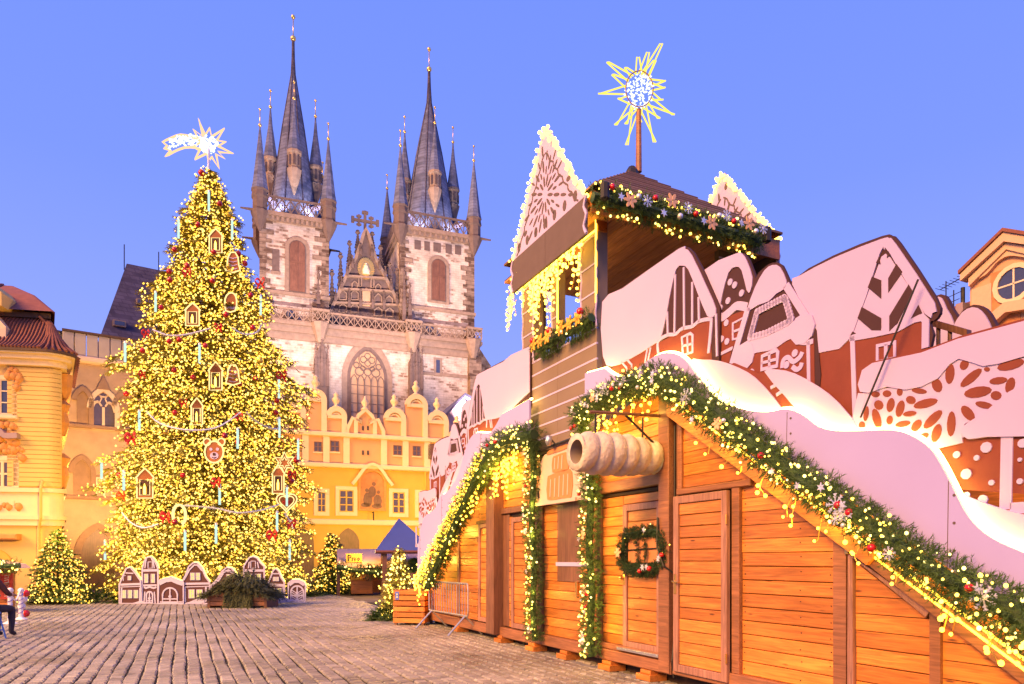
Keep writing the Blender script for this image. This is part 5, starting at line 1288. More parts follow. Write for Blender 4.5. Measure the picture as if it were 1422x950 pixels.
    h.poly('snow_mound', smooth_loop(px3([(500, 640), (560, 665), (640, 695), (798, 742), (1100, 800), (1300, 1000), (800, 1000), (640, 900), (540, 780)]), 2), up=.03)
houses(False); houses(True)

# snow drift boards with the LED edge
DR = [(835, 508), (850, 520), (868, 523), (890, 508), (912, 493), (932, 490), (950, 499), (968, 522), (985, 545), (1005, 560), (1035, 569), (1065, 572), (1092, 568), (1115, 577), (1135, 592), (1160, 598), (1200, 598), (1238, 597), (1265, 605), (1290, 622), (1306, 645), (1320, 672), (1335, 702), (1352, 727), (1378, 748), (1422, 768), (1500, 800), (1600, 838)]
def drift(mi):
    off = .27
    top = [HUT.on(u, v, off) for u, v in DR]; top = smooth_line(top, 3)
    bot = [(5.4, rafter_z(5.4) + .36), (xR0 + .3, rafter_z(xR0 + .3) + .36), (apex[0], 3.62), (tx1 + .012, 3.25)]
    top[0] = (tx1 + .012, top[0][1])
    if mi:
        top = [mir(p) for p in top if p[0] < 4.1]; bot = [(-8.3, raftl_z(-8.3) + .2), (-4.6, 3.4)] + [mir(p) for p in bot[-1:]]; k_x = HUT.x(735, off); top[0] = (k_x, top[0][1]); bot[-1] = (k_x, bot[-1][1])
    n_ = 'far stall roof' if mi else 'near stall roof'
    T = Thing('snow_drift_board', 'white wavy snow drift board with glowing upper edge on the ' + n_, 'snow board', HUT, (top[len(top) // 2][0], -off, 1.5), 'wavy snow boards along the stall roofs')
    T.part('board', MB().prism(top + bot, -off, -off + .03), M['drift'])
    T.part('led_strip', MB().tube([(p[0], -off + .05, p[1] + .012) for p in top], .016, 6), M['led'])
    rn = random.Random(4)
    for i in range(10, len(top) - 4, 26):
        p = top[i]; zb_ = (rafter_z(p[0]) if not mi else raftl_z(p[0])) + .3
        if p[1] - zb_ > .25:
            T.part('seam', MB().ribbon([(p[0], zb_), (p[0] + .01, p[1] - .03)], .004, -off - .003, -off), M['fascia'])
            for k in range(3): T.part('screw', MB().disc(p[0] + .05, zb_ + (p[1] - zb_) * (.25 + .28 * k), .011, -off - .004, -off, 6), M['fascia'])
drift(False); drift(True)
# cables across the boards
single('guy_cable', MB().tube([HUT.on(1275, 388, .2)[:1] + (-.2,) + HUT.on(1275, 388, .2)[1:], HUT.on(1195, 580, .24)[:1] + (-.24,) + HUT.on(1195, 580, .24)[1:]], .008, 5), M['iron'],
       'thin black cable slanting across the arrow gable house', 'cable', HUT, (2.8, -.2, 2.5))

# domed cutouts standing further back, and the walkway rail
BK = 1.6
T = Thing('gingerbread_dome', 'round domed snow cutout with dark edge behind the stall roofs', 'gingerbread cutout', HUT, (4.0, BK, 3.2), 'domed cutouts at the back of the stalls')
def bk(u, v): return HUT.on(u, v, -BK)
T.part('board', MB().prism(smooth_loop([bk(*p) for p in [(1316, 470), (1322, 455), (1336, 432), (1352, 423), (1368, 428), (1380, 446), (1392, 475), (1392, 500), (1316, 500)]], 2), BK, BK + .06), M['gingerd'])
T.part('snow', MB().prism(smooth_loop([bk(*p) for p in [(1318, 470), (1324, 456), (1337, 435), (1352, 427), (1364, 432), (1375, 448), (1384, 475), (1384, 495), (1318, 495)]], 2), BK - .02, BK), M['icing'])
T = Thing('gingerbread_dome', 'steep snow cutout beside the arrow gable house behind the stall roofs', 'gingerbread cutout', HUT, (3.5, BK + .1, 3.2), 'domed cutouts at the back of the stalls')
T.part('board', MB().prism(smooth_loop([bk(*p) for p in [(1280, 420), (1292, 408), (1303, 408), (1312, 425), (1325, 450), (1325, 500), (1280, 500)]], 2), BK + .1, BK + .16), M['gingerd'])
T.part('snow', MB().prism(smooth_loop([bk(*p) for p in [(1282, 425), (1292, 412), (1300, 412), (1307, 427), (1318, 450), (1318, 495), (1282, 495)]], 2), BK + .08, BK + .1), M['icing'])
T = Thing('roof_railing', 'dark wooden railing on the stall roof between the arrow gable and the snowflake house', 'railing', HUT, (3.6, .5, 3.0))
a, b = HUT.on(1290, 447, -.5), HUT.on(1345, 463, -.5)
T.part('rail', MB().prism([(a[0], a[1] - .03), (b[0], b[1] - .03), (b[0], b[1] + .03), (a[0], a[1] + .03)], .48, .54), M['framed'])
for u in (1292, 1302, 1318):
    p = HUT.on(u, 452, -.5); T.part('baluster', MB().tube([(p[0], .51, 2.7), (p[0], .51, p[1])], .016, 6), M['framed'])
# ================================================================== THE SQUARE: ground, setts, trees, props
M['sett'] = mat('granite_setts', (.285, .245, .225), rough=.52, var=.4, scale=7, bump=.5, bscale=30, obj_var=.3, spec=.5, patch=.5)
M['joint'] = mat('dark_joints', (.03, .024, .022), rough=.9, var=.3)
M['farsett'] = masonry('far_setts', (.34, .27, .22), (.24, .19, .16), (.10, .08, .075), .5, bw=.2, bh=.18, stain=.3, bump=.2)
GF = Frame(UC, 0.0, 25.5); GF.o = (0, 0)          # course direction of the paving (local y runs along the courses)
gr = bpy.data.objects.new('ground', make_mesh('ground', MB().box(-260, 260, -200, 420, -.6, -.03), M['joint'])); COL.objects.link(gr)
gr.rotation_euler = (0, 0, GF.yaw); gr['kind'] = 'structure'
# individual setts in courses: those nearest are objects of their own, the rest one joined part
rnd = random.Random(11)
near = []; farm = MB()
def sett_mb(w, l, sd):
    r = random.Random(sd); mb = MB(); c = .018
    j = lambda a: r.uniform(-a, a)
    base = [(-w / 2, -l / 2), (w / 2, -l / 2), (w / 2, l / 2), (-w / 2, l / 2)]; h = [j(.006) for _ in range(4)]
    b = [(x + j(.006), y + j(.008)) for x, y in base]
    mb.v = [(x, y, -.06) for x, y in b] + [(x, y, -.016) for x, y in b] + [(x - math.copysign(c, x), y - math.copysign(c, y), hh) for (x, y), hh in zip(b, h)]
    for k in range(4):
        q = (k + 1) % 4; mb.face((k, q, 4 + q, 4 + k)); mb.face((4 + k, 4 + q, 8 + q, 8 + k))
    mb.face((8, 9, 10, 11)); return mb
CW = .175
i0, i1 = -70, 140
for i in range(i0, i1):
    xx = i * CW; y = 5.0 + rnd.random() * .2
    while y < 40:
        l = rnd.uniform(.10, .19)
        yc = y + l / 2; y += l + .017
        wob = .014 * sin(yc * .45 + i * .11) + .008 * sin(yc * 2.3 + i * 1.7)
        wx, wy, _ = GF.w(xx + wob, yc, 0)
        if wy < 6.6 or wy > 30: continue
        u = UC + FPX * wx / wy
        if u < -170 or u > 1200: continue
        # nothing under the stalls
        hx_ = (wx - HUT.o[0]) * HUT.ey[0] + (wy - HUT.o[1]) * HUT.ey[1]
        if hx_ > .6: continue
        near.append((wy, xx + wob, yc, CW - .022, l, rnd.random()))
near.sort()
vis = [q for q in near if q[0] > 7.75 and -20 < UC + FPX * GF.w(q[1], q[2], 0)[0] / q[0] < 960]
keep = set(id(q) for q in vis[:298])
protos = [make_mesh('sett', sett_mb(CW - .022, .15, k), M['sett']) for k in range(12)]
k = 0
for q in near:
    wy, x_, y_, w_, l_, r_q = q
    if id(q) in keep:
        o = bpy.data.objects.new('sett', protos[int(r_q * 12)]); COL.objects.link(o); o.parent = gr; o.location = (x_, y_, 0); o.scale = (1, l_ / .15, 1); k += 1
    else:
        m_ = sett_mb(w_, l_, int(r_q * 1e6)); b = len(farm.v); dz = (r_q - .5) * .012
        farm.v += [(p[0] + x_, p[1] + y_, p[2] + dz) for p in m_.v]
        for f in m_.f: farm.face(tuple(b + t for t in f))
M['sett2'] = mat('granite_setts_far', (.285, .245, .225), rough=.52, var=.65, scale=5.5, bump=.5, bscale=30, spec=.5, patch=.5)
fo = bpy.data.objects.new('sett_paving', make_mesh('sett_paving', farm, M['sett2'])); COL.objects.link(fo); fo.parent = gr; fo['kind'] = 'stuff'
bz = MB(); bz.box(-120, 120, 24, 120, -.2, -.012)
fo = bpy.data.objects.new('far_paving', make_mesh('far_paving', bz, M['farsett'])); COL.objects.link(fo); fo.parent = gr; fo['kind'] = 'stuff'

# ---------------------------------------------------------------- conifers hung with lights
def spray(mb, p, d, L, w, rn):
    """a flat fir spray: a tapering leafy blade with side needles"""
    d = Vector(d).normalized(); up = Vector((rn.uniform(-.4, .4), rn.uniform(-.4, .4), 1)); sd = d.cross(up)
    if sd.length < 1e-3: sd = Vector((1, 0, 0))
    sd.normalize(); p = Vector(p); e = p + d * L
    mb.tri(tuple(p - sd * w * .3), tuple(p + sd * w * .3), tuple(e))
    for t in (.25, .5, .75):
        q = p + d * L * t; ww = w * (1.15 - t * .8)
        for s_ in (-1, 1):
            tip = q + (d * .75 + sd * s_).normalized() * ww * 1.5 - Vector((0, 0, ww * .3)); mb.tri(tuple(q - d * ww * .28), tuple(q + d * ww * .28), tuple(tip))
def conifer(name, label, cat, x, y, H_, prof, nb, nsp, sw, sl, nbulb, rb, seed, group=None, needle='needlet', droop=.35, bulbmix=('bulb', 'bulb2'), asym=None, z0=0.0):
    """prof: list of (height, radius). Returns (thing, list of branch samples)"""
    rn = random.Random(seed); T = Thing(name, label, cat, WORLD, (x, y, 0), group)
    def rad(z):
        for (a, ra), (b, rb2) in zip(prof, prof[1:]):
            if a <= z <= b: return ra + (rb2 - ra) * (z - a) / (b - a)
        return prof[-1][1]
    T.part('trunk', MB().lathe([(H_ * .017, 0), (H_ * .012, H_ * .5), (.02, H_ * .97)], x, y, 8), M['bark'])
    fol = MB(); bl = [MB(), MB()]; wood_ = MB(); spots = []
    zlo = prof[0][0]
    for b in range(nb):
        f = (b + rn.random()) / nb; z = zlo + (H_ - zlo) * (1 - (1 - f) ** .5 if False else f ** 1.25)
        R = rad(z) * rn.choice((.78, .88, 1.0, 1.0, 1.12)) * rn.uniform(.86, 1.06)
        if R < .04: R = .05
        az = b * 2.39996 + rn.uniform(-.3, .3)
        if asym: R *= asym(az, z)
        dx, dy = cos(az), sin(az); pts = []
        for t in (0, .35, .7, 1.0): pts.append(Vector((x + dx * R * t, y + dy * R * t, z + R * (.12 * t - droop * t * t))))
        wood_.tube([tuple(p) for p in pts], [H_ * .0022, H_ * .0018, H_ * .0012, H_ * .0006], 3)
        m_ = max(4, int(nsp * (R / prof[0][1] if prof[0][1] else 1) + 3))
        for k in range(m_):
            t = rn.uniform(.15, 1.0) ** .7
            i = min(2, int(t * 3)); a_, c_ = pts[i], pts[i + 1]; p = a_ + (c_ - a_) * (t * 3 - i)
            side = rn.uniform(-1, 1); wd = R * .34 * (1 - t * .5)
            p = p + Vector((-dy * side * wd, dx * side * wd, rn.uniform(-.12, .05) * wd - abs(side) * wd * .25))
            d = Vector((dx - dy * side * .8, dy + dx * side * .8, rn.uniform(-.75, .1)))
            spray(fol, p, d, sl * rn.uniform(.6, 1.2), sw * rn.uniform(.7, 1.2), rn)
            spots.append((p, d.normalized(), t))
    T.part('branches', wood_, M['bark'], kind='stuff')
    T.part('crown', fol, M[needle], kind='stuff')
    # bulbs sit on the sprays, most of them towards the tips
    outer = [s_ for s_ in spots if s_[2] > .35]
    for k in range(nbulb):
        p, d, t = rn.choice(outer); q = p + d * sl * rn.uniform(0, .9) + Vector((rn.uniform(-1, 1), rn.uniform(-1, 1), rn.uniform(-1, 1))) * sl * .3
        bl[0 if rn.random() < .62 else 1].octa(tuple(q), rb * rn.uniform(.75, 1.3))
    for k, m_ in enumerate(bulbmix): T.part('fairy_lights', bl[k], M[m_], kind='stuff')
    return T, rad
TD_ = 27.0
TX, TY = (291 - UC) / FPX * TD_, TD_
zt_ = lambda v: CAMZ + (VH - v) / FPX * TD_
wpx = lambda p: p / FPX * TD_
TPROF = [(zt_(w_), wpx(r_)) for w_, r_ in ((815, 104), (775, 118), (735, 124), (700, 114), (660, 124), (628, 132), (605, 106), (575, 98), (545, 106), (515, 112), (482, 108), (462, 84), (430, 82), (402, 82), (385, 62), (350, 46), (325, 42), (300, 34), (278, 21), (255, 8), (236, 2))]
big, TRAD = conifer('christmas_tree', 'giant christmas tree smothered in yellow lights before the church', 'christmas tree', TX, TY, zt_(236), TPROF, 640, 62, .15, .38, 34000, .037, 5, bulbmix=('treeb', 'treeb2'), asym=lambda az, z: 1 + (.10 if z < zt_(470) else .05) * max(0, cos(az)))

OF = Frame(UC, 1.0, 0)                             # ornaments face the square
def tree_pt(u, v, out_=.25):
    """a point on the front of the big tree's crown under a photo pixel"""
    d = TD_
    for _ in range(6):
        X = (u - UC) / FPX * d; Z = CAMZ + (VH - v) / FPX * d; R = TRAD(Z) * (1.08 if u > 300 and v > 470 else 1.04); dx = max(-.97 * R, min(.97 * R, X - TX)); X = TX + dx
        d = TD_ - (math.sqrt(max(R * R - dx * dx, 0)) * .92 + out_)
    return (X, d, Z)
BIGO = []
def orn(name, label, u, v, cat, grp, build):
    p = tree_pt(u, v); T = Thing(name, label, cat, WORLD, p, grp); k = p[1] / FPX   # metres per photo pixel there
    build(T, p, k); BIGO.append((u, v, label)); return T
def outl(T, p, pts, k, m='outline', r=.028, back='cookie', y=0):
    q = [(p[0] + a * k, p[2] - b * k) for a, b in pts]
    if back: T.part('board', MB().prism(q, p[1] - .02, p[1] + .02), M[back])
    T.part('light_rim', MB().tube([(a, p[1] - .04, b) for a, b in q], r, 5, True), M[m])
HOUSE = [(-11, 16), (-11, -10), (-13, -10), (-7, -17), (0, -23), (7, -17), (13, -10), (11, -10), (11, 16)]
def lantern(s1=1.0, s2=1.0, m='outline'):
    def f(T, p, k):
        pts = [(a * s1, b * s2) for a, b in HOUSE]; outl(T, p, pts, k, m)
        T.part('opening', MB().box(p[0] - 7 * s1 * k, p[0] + 7 * s1 * k, p[1] - .03, p[1] - .021, p[2] - 12 * s2 * k, p[2] + 8 * s2 * k), M['gingerd'])
        T.part('rim', MB().tube([(p[0] + a * s1 * k, p[1] - .045, p[2] - b * s2 * k) for a, b in ((-7, 12), (-7, -8), (7, -8), (7, 12))], .018, 4, True), M[m])
        T.part('candle', MB().lathe([(2 * s1 * k, p[2] - 11 * s2 * k), (2 * s1 * k, p[2] - 2 * s2 * k), (.3 * k, p[2] + 3 * s2 * k)], p[0], p[1] - .06, 6), M['bulb'])
    return f
def bell(s1=1.0):
    def f(T, p, k):
        pts = [(-10 * s1, 12 * s1), (-8 * s1, 4 * s1), (-7 * s1, -6 * s1), (-3 * s1, -13 * s1), (3 * s1, -13 * s1), (7 * s1, -6 * s1), (8 * s1, 4 * s1), (10 * s1, 12 * s1), (0, 15 * s1)]
        outl(T, p, pts, k)
        for z_ in (-6, -1, 4, 9): T.part('icing_line', MB().ribbon([(p[0] - 6 * s1 * k, p[2] - z_ * s1 * k), (p[0], p[2] - (z_ + 1.5) * s1 * k), (p[0] + 6 * s1 * k, p[2] - z_ * s1 * k)], .03, p[1] - .035, p[1] - .021), M['icing'])
    return f
def bear(T, p, k):
    c = [(13 * cos(2 * PI * i / 18), 15 * sin(2 * PI * i / 18)) for i in range(18)]; outl(T, p, c, k, r=.03)
    for s_ in (-1, 1):
        e_ = (p[0] + s_ * 10 * k, p[1] - .01, p[2] + 14 * k); T.part('ear', MB().disc(e_[0], e_[2], 4.5 * k, p[1] - .025, p[1] + .02, 12), M['cookie']); T.part('ear_rim', MB().tube([(e_[0] + 5 * k * cos(2 * PI * i / 10), p[1] - .04, e_[2] + 5 * k * sin(2 * PI * i / 10)) for i in range(10)], .025, 4, True), M['outline'])
        T.part('eye', MB().disc(p[0] + s_ * 4.5 * k, p[2] + 4 * k, 2.2 * k, p[1] - .035, p[1] - .021, 10), M['icing'])
    T.part('muzzle', MB().disc(p[0], p[2] - 5 * k, 6 * k, p[1] - .035, p[1] - .021, 12, 5 * k), M['icing']); T.part('nose', MB().disc(p[0], p[2] - 3 * k, 2.2 * k, p[1] - .05, p[1] - .036, 8), M['gingerd'])
    T.part('mouth', MB().ribbon([(p[0] - 3 * k, p[2] - 7 * k), (p[0], p[2] - 8.5 * k), (p[0] + 3 * k, p[2] - 7 * k)], .03, p[1] - .045, p[1] - .036), M['gingerd'])
def starc(T, p, k):
    outl(T, p, [((15 if i % 2 == 0 else 7.5) * sin(PI * i / 6), -(15 if i % 2 == 0 else 7.5) * cos(PI * i / 6)) for i in range(12)], k)
    T.part('inner_line', MB().tube([(p[0] + (8 if i % 2 == 0 else 4.5) * k * sin(PI * i / 6), p[1] - .05, p[2] + (8 if i % 2 == 0 else 4.5) * k * cos(PI * i / 6)) for i in range(12)], .02, 4, True), M['outline'])
def heart(T, p, k):
    h = []
    for i in range(24):
        t = 2 * PI * i / 24; h.append((.9 * 16 * sin(t) ** 3, -.9 * (13 * cos(t) - 5 * cos(2 * t) - 2 * cos(3 * t) - cos(4 * t))))
    outl(T, p, h, k); T.part('inner_line', MB().tube([(p[0] + a * .72 * k, p[1] - .05, p[2] - b * .72 * k) for a, b in h], .02, 4, True), M['outline'])
    T.part('bow', MB().ball((p[0] - 3 * k, p[1] - .08, p[2] - 1 * k), 3 * k, 7, 5).ball((p[0] + 3 * k, p[1] - .08, p[2] - 1 * k), 3 * k, 7, 5), M['ribbon'])
def shoe(T, p, k):
    q = [(-6, 12), (-9, -2), (-5, -13), (3, -14), (8, -6), (8, 6), (4, 12)]
    T.part('candy_arch', MB().tube([(p[0] + a * k, p[1], p[2] - b * k) for a, b in smooth_line(q, 3)], .05, 6), M['outline'])
def mitten(T, p, k): outl(T, p, smooth_loop([(-7, 12), (-8, -4), (-3, -12), (4, -12), (8, -3), (6, 12)], 2), k); T.part('cuff', MB().ribbon([(p[0] - 7 * k, p[2] - 8 * k), (p[0] + 7 * k, p[2] - 8 * k)], .08, p[1] - .04, p[1] - .021), M['icing'])
GO = 'lit cookie ornaments on the big tree'
orn('lantern_ornament', 'house shaped lit lantern ornament high up under the tree top, red opening', 300, 338, 'ornament', GO, lantern(.8, .85))
orn('lantern_ornament', 'square lit lantern ornament in the upper left of the big tree', 268, 440, 'ornament', GO, lantern(.85, .8))
orn('lantern_ornament', 'small lit lantern ornament in the tree centre beside the ridged tree cookie', 300, 526, 'ornament', GO, lantern(.8, 1.0))
orn('lantern_ornament', 'narrow lit lantern ornament just above the middle silver garland', 274, 575, 'ornament', GO, lantern(.7, .95))
orn('lantern_ornament', 'largest lit lantern ornament low on the left flank of the big tree', 202, 675, 'ornament', GO, lantern(1.0, 1.05))
orn('lantern_ornament', 'slim lit lantern ornament directly below the star cookie', 383, 668, 'ornament', GO, lantern(.72, 1.0))
orn('bell_ornament', 'lit bell cookie ornament on the upper right of the big tree', 324, 364, 'ornament', GO, bell(1.0))
orn('bell_ornament', 'lit ridged tree cookie ornament above the bear face cookie', 324, 520, 'ornament', GO, bell(1.0))
orn('bear_ornament', 'lit bear face cookie ornament in the middle of the big tree', 298, 628, 'ornament', GO, bear)
orn('star_ornament', 'lit six pointed star cookie ornament on the right flank', 391, 641, 'ornament', GO, starc)
orn('heart_ornament', 'lit heart cookie ornament low on the right edge of the big tree', 411, 697, 'ornament', GO, heart)
orn('candy_ornament', 'lit candy arch ornament beside the lower left red bow', 249, 716, 'ornament', GO, shoe)
orn('mitten_ornament', 'lit mitten cookie ornament near the upper silver garland', 321, 420, 'ornament', GO, mitten)
def near_name(u, v):
    """describe a place on the tree by the closest lit ornament"""
    nm = {'house shaped': 'topmost lantern ornament', 'square lit': 'square lantern ornament', 'small lit': 'small central lantern', 'narrow lit': 'narrow lantern ornament', 'largest lit': 'large lantern', 'slim lit': 'slim lantern', 'lit bell': 'bell cookie', 'lit ridged': 'ridged tree cookie', 'lit bear': 'bear cookie', 'lit six': 'star cookie', 'lit heart': 'heart cookie', 'lit candy': 'candy arch', 'lit mitten': 'mitten cookie'}
    a = sorted(BIGO, key=lambda o: math.hypot(o[0] - u, o[1] - v))[0]; dx, dy = u - a[0], v - a[1]
    n = next(q for p_, q in nm.items() if a[2].startswith(p_))
    dist = math.hypot(dx, dy); side = ('right' if dx > 0 else 'left'); vert = 'below' if dy > 0 else 'above'
    if abs(dx) > 2.2 * abs(dy): w_ = '%s of' % side
    elif abs(dy) > 2.2 * abs(dx): w_ = vert
    else: w_ = '%s and %s of' % (vert, side)
    return ('close ' if dist < 28 else 'well ' if dist > 60 else '') + w_ + ' the ' + n
used = {}
def uniq(lab, u, v):
    if lab in used:
        side = 'towards the tree edge' if abs(u - 291) > abs(used[lab][0] - 291) else 'nearer the trunk'
        lab2 = lab + ', ' + side
        if lab2 in used: lab2 = lab + (', lower one' if v > used[lab][1] else ', higher one')
        if lab2 in used: lab2 = lab + ', far one of three'
        lab = lab2
    used[lab] = (u, v); return lab
def bauble(u, v, m, word, r=3.6):
    p = tree_pt(u, v, .32); k = p[1] / FPX
    T = Thing('bauble', uniq('%s bauble %s' % (word, near_name(u, v)), u, v), 'bauble', WORLD, p, 'glass baubles on the big tree')
    T.part('ball', MB().ball(p, r * k, 10, 7), M[m], smooth=True)
    T.part('cap', MB().lathe([(.9 * k, p[2] + r * k * .93), (.9 * k, p[2] + r * k * 1.15), (.2 * k, p[2] + r * k * 1.3)], p[0], p[1], 6), M['gold'])
for u, v in ((279, 240), (305, 283), (243, 347), (297, 350), (331, 352), (260, 369), (236, 389), (235, 377), (295, 390), (348, 366), (346, 408), (224, 427), (314, 437), (351, 455), (235, 474), (249, 472), (285, 480), (242, 514), (268, 524), (332, 533), (353, 525), (176, 547), (380, 553), (243, 573), (395, 573), (330, 614), (166, 660), (254, 660), (198, 487), (275, 312), (436, 640)):
    bauble(u, v, 'red', 'red glass', 4.4 if u in (279, 312) else 3.8)
for u, v in ((312, 605), (425, 668), (450, 636), (243, 725)): bauble(u, v, 'wine', 'dark red glass', 4.2)
for u, v in ((325, 298), (318, 370), (258, 566), (249, 748), (389, 725), (369, 440), (229, 545), (335, 517), (230, 600), (360, 500)): bauble(u, v, 'goldb', 'yellow glass', 3.6)
def bow(u, v, s_=1.0):
    p = tree_pt(u, v, .3); k = p[1] / FPX
    T = Thing('bow', uniq('red ribbon bow %s' % near_name(u, v), u, v), 'bow', WORLD, p, 'red ribbon bows on the big tree')
    rn = random.Random(int(u * 7 + v))
    for sg in (-1, 1):
        for q in range(2):
            a0 = rn.uniform(-.5, .5); loop = [(p[0] + sg * k * s_ * 9 * (t_ if t_ < .5 else 1 - t_) * 2 * cos(a0), p[1] - .05 - .1 * sin(PI * t_), p[2] + k * s_ * (5 * sin(2 * PI * t_) + sg * 0 + 7 * (t_ if t_ < .5 else 1 - t_) * sin(a0) * 2)) for t_ in [i / 8 for i in range(9)]]
            mb = MB(); w_ = 2.2 * k * s_
            for a, b in zip(loop, loop[1:]): mb.poly([(a[0], a[1] - w_ * .4, a[2] - w_), (b[0], b[1] - w_ * .4, b[2] - w_), (b[0], b[1] + w_ * .4, b[2] + w_), (a[0], a[1] + w_ * .4, a[2] + w_)])
            T.part('loop', mb, M['ribbon'])
        tl_ = [(p[0], p[2]), (p[0] + sg * 4 * k * s_, p[2] - 6 * k * s_), (p[0] + sg * 6 * k * s_, p[2] - 11 * k * s_)]; T.part('tail', MB().ribbon(tl_, 3 * k * s_, p[1] - .08, p[1] - .06), M['ribbon'])
    T.part('knot', MB().ball((p[0], p[1] - .1, p[2]), 2.4 * k * s_, 7, 5), M['ribbon'], smooth=True)
for u, v, s_ in ((262, 378, 1.0), (366, 393, 1.1), (184, 608, 1.3), (334, 578, .9), (257, 559, .9), (302, 669, 1.1), (413, 659, 1.0), (232, 717, 1.2), (378, 742, 1.2), (405, 522, 1.2), (440, 726, 1.1), (171, 688, 1.0), (205, 463, .9), (305, 455, .9), (200, 520, .8)): bow(u, v, s_ * .72)
def swagp(l, lab):
    pts = smooth_line([tree_pt(u, v, .38) for u, v in l], 5); mb = MB(); rn = random.Random(int(l[0][0])); mbs = MB()
    for a, b in zip(pts, pts[1:]):
        a, b = Vector(a), Vector(b); n = max(2, int((b - a).length / .035))
        for i in range(n):
            q = a + (b - a) * i / n
            for _ in range(2):
                d = Vector((rn.uniform(-1, 1), rn.uniform(-1, 1), rn.uniform(-1, 1))).normalized() * .105; s2 = d.cross(Vector((.3, .5, 1))).normalized() * .014; mb.tri(tuple(q + s2), tuple(q - s2), tuple(q + d))
    mid = pts[len(pts) // 2]
    T = Thing('tinsel_garland', lab, 'garland', WORLD, mid, 'silver tinsel swags on the big tree'); T.part('tinsel', mb, M['tinsel'], kind='stuff'); T.part('cord', MB().tube(pts, .025, 4), M['tinsel'])
swagp([(204, 572), (222, 588), (258, 597), (300, 594), (334, 573)], 'silver tinsel swag left of and below the small central lantern')
swagp([(342, 573), (360, 588), (382, 595), (400, 590), (413, 580)], 'silver tinsel swag on the right flank above the star cookie')
swagp([(170, 712), (182, 726), (200, 733), (220, 728)], 'short silver tinsel swag at the lower left beneath the large lantern')
swagp([(250, 702), (270, 703), (300, 706), (330, 712), (360, 709), (385, 700)], 'long silver tinsel swag across the tree below the bear cookie')
swagp([(392, 712), (405, 728), (422, 734), (440, 722)], 'short silver tinsel swag at the lower right under the heart cookie')
swagp([(212, 458), (235, 466), (262, 464), (292, 456)], 'silver tinsel swag on the upper left below the square lantern')
swagp([(322, 455), (338, 464), (356, 462), (376, 450)], 'silver tinsel swag on the upper right flank under the mitten cookie')
def droplet(u, v, L=13):
    p = tree_pt(u, v, .4); k = p[1] / FPX
    T = Thing('light_tube', uniq('pale glowing icicle tube %s' % near_name(u, v), u, v), 'light', WORLD, p, 'glowing icicle tubes on the big tree')
    T.part('tube', MB().tube([(p[0], p[1], p[2] - L * k), (p[0], p[1], p[2] + L * k)], .042, 6), M['ledc'])
    T.part('cap', MB().lathe([(.05, p[2] + L * k), (.05, p[2] + (L + 2) * k), (.01, p[2] + (L + 3.5) * k)], p[0], p[1], 6), M['silver'])
for u, v in ((144, 653), (174, 490), (194, 585), (172, 668), (305, 688), (277, 492), (290, 280), (300, 742), (257, 752), (137, 765), (431, 625), (447, 690), (416, 540), (411, 595), (383, 725), (426, 765), (248, 318), (321, 318), (372, 425), (330, 610), (216, 420)): droplet(u, v)

# comet on the tree top: neon outline with sparkling filling
CF = Frame(288, 27.0, 0)
cc = CF.on(290, 201)
T = Thing('comet_star', 'glowing comet star with a short tail on the very top of the big tree', 'star', CF, (0, 0, zt_(236)))
T.part('pole', MB().tube([(CF.x(290), 0, zt_(240)), (cc[0], 0, cc[1])], .05, 6), M['silver'])
star_l = [(276, 165), (285, 188), (291, 178), (294, 190), (311, 179), (301, 195), (313, 197), (303, 203), (323, 213), (303, 211), (312, 220), (300, 214), (304, 234), (294, 218), (290, 224), (287, 213), (271, 221), (277, 209), (268, 204), (278, 198), (269, 180), (282, 190)]
T.part('star_outline', MB().tube([(*CF.on(u, v)[:1], 0, CF.on(u, v)[1]) for u, v in star_l], .05, 6, True), M['neonp'])
tail = smooth_line([(280, 196), (265, 189), (250, 186), (238, 190), (225, 196)], 2) + smooth_line([(232, 202), (227, 205), (236, 208), (229, 216), (240, 210), (255, 204), (270, 204), (280, 207)], 2)
T.part('tail_outline', MB().tube([(CF.on(u, v)[0], .05, CF.on(u, v)[1]) for u, v in tail], .042, 6), M['neonp'])
mb = MB(); rn = random.Random(3)
for i in range(190):
    t = rn.random(); u = 234 + 52 * t; v = 203 - 9 * sin(PI * (t * .8 + .1)) + rn.uniform(-7, 7) * (1 if t < .8 else 1.1); q = CF.on(u, v); mb.octa((q[0], rn.uniform(-.05, .1), q[1]), rn.uniform(.03, .06))
for i in range(110):
    a_, r2 = rn.uniform(0, 2 * PI), 12 * math.sqrt(rn.random()); q = CF.on(290 + r2 * cos(a_), 201 + r2 * sin(a_)); mb.octa((q[0], rn.uniform(-.08, .08), q[1]), rn.uniform(.035, .07))
T.part('sparkle', mb, M['ledw'], kind='stuff')

# smaller lit trees
def gx(u, v): return ground_at(u, v)
x, y = gx(80, 838); k = y / FPX
conifer('fir_tree', 'small fir tree densely wrapped in pale lights in front of the corner palace', 'fir tree', x, y, 104 * k, [(8 * k, 44 * k), (35 * k, 36 * k), (60 * k, 24 * k), (85 * k, 12 * k), (104 * k, 2 * k)], 130, 34, .09, .2, 1000, .029, 21, 'small lit fir trees', 'needle', .2, ('treeb', 'treeb2'))
x, y = gx(462, 824); k = y / FPX
conifer('fir_tree', 'small fir tree wrapped in lights beside the right skirt of the giant tree', 'fir tree', x, y, 84 * k, [(6 * k, 30 * k), (30 * k, 24 * k), (55 * k, 14 * k), (84 * k, 2 * k)], 110, 30, .11, .25, 620, .036, 22, 'small lit fir trees', 'needle', .2, ('treeb', 'treeb2'))
x, y = gx(548, 862); x, y = x, y + .7; k = y / FPX
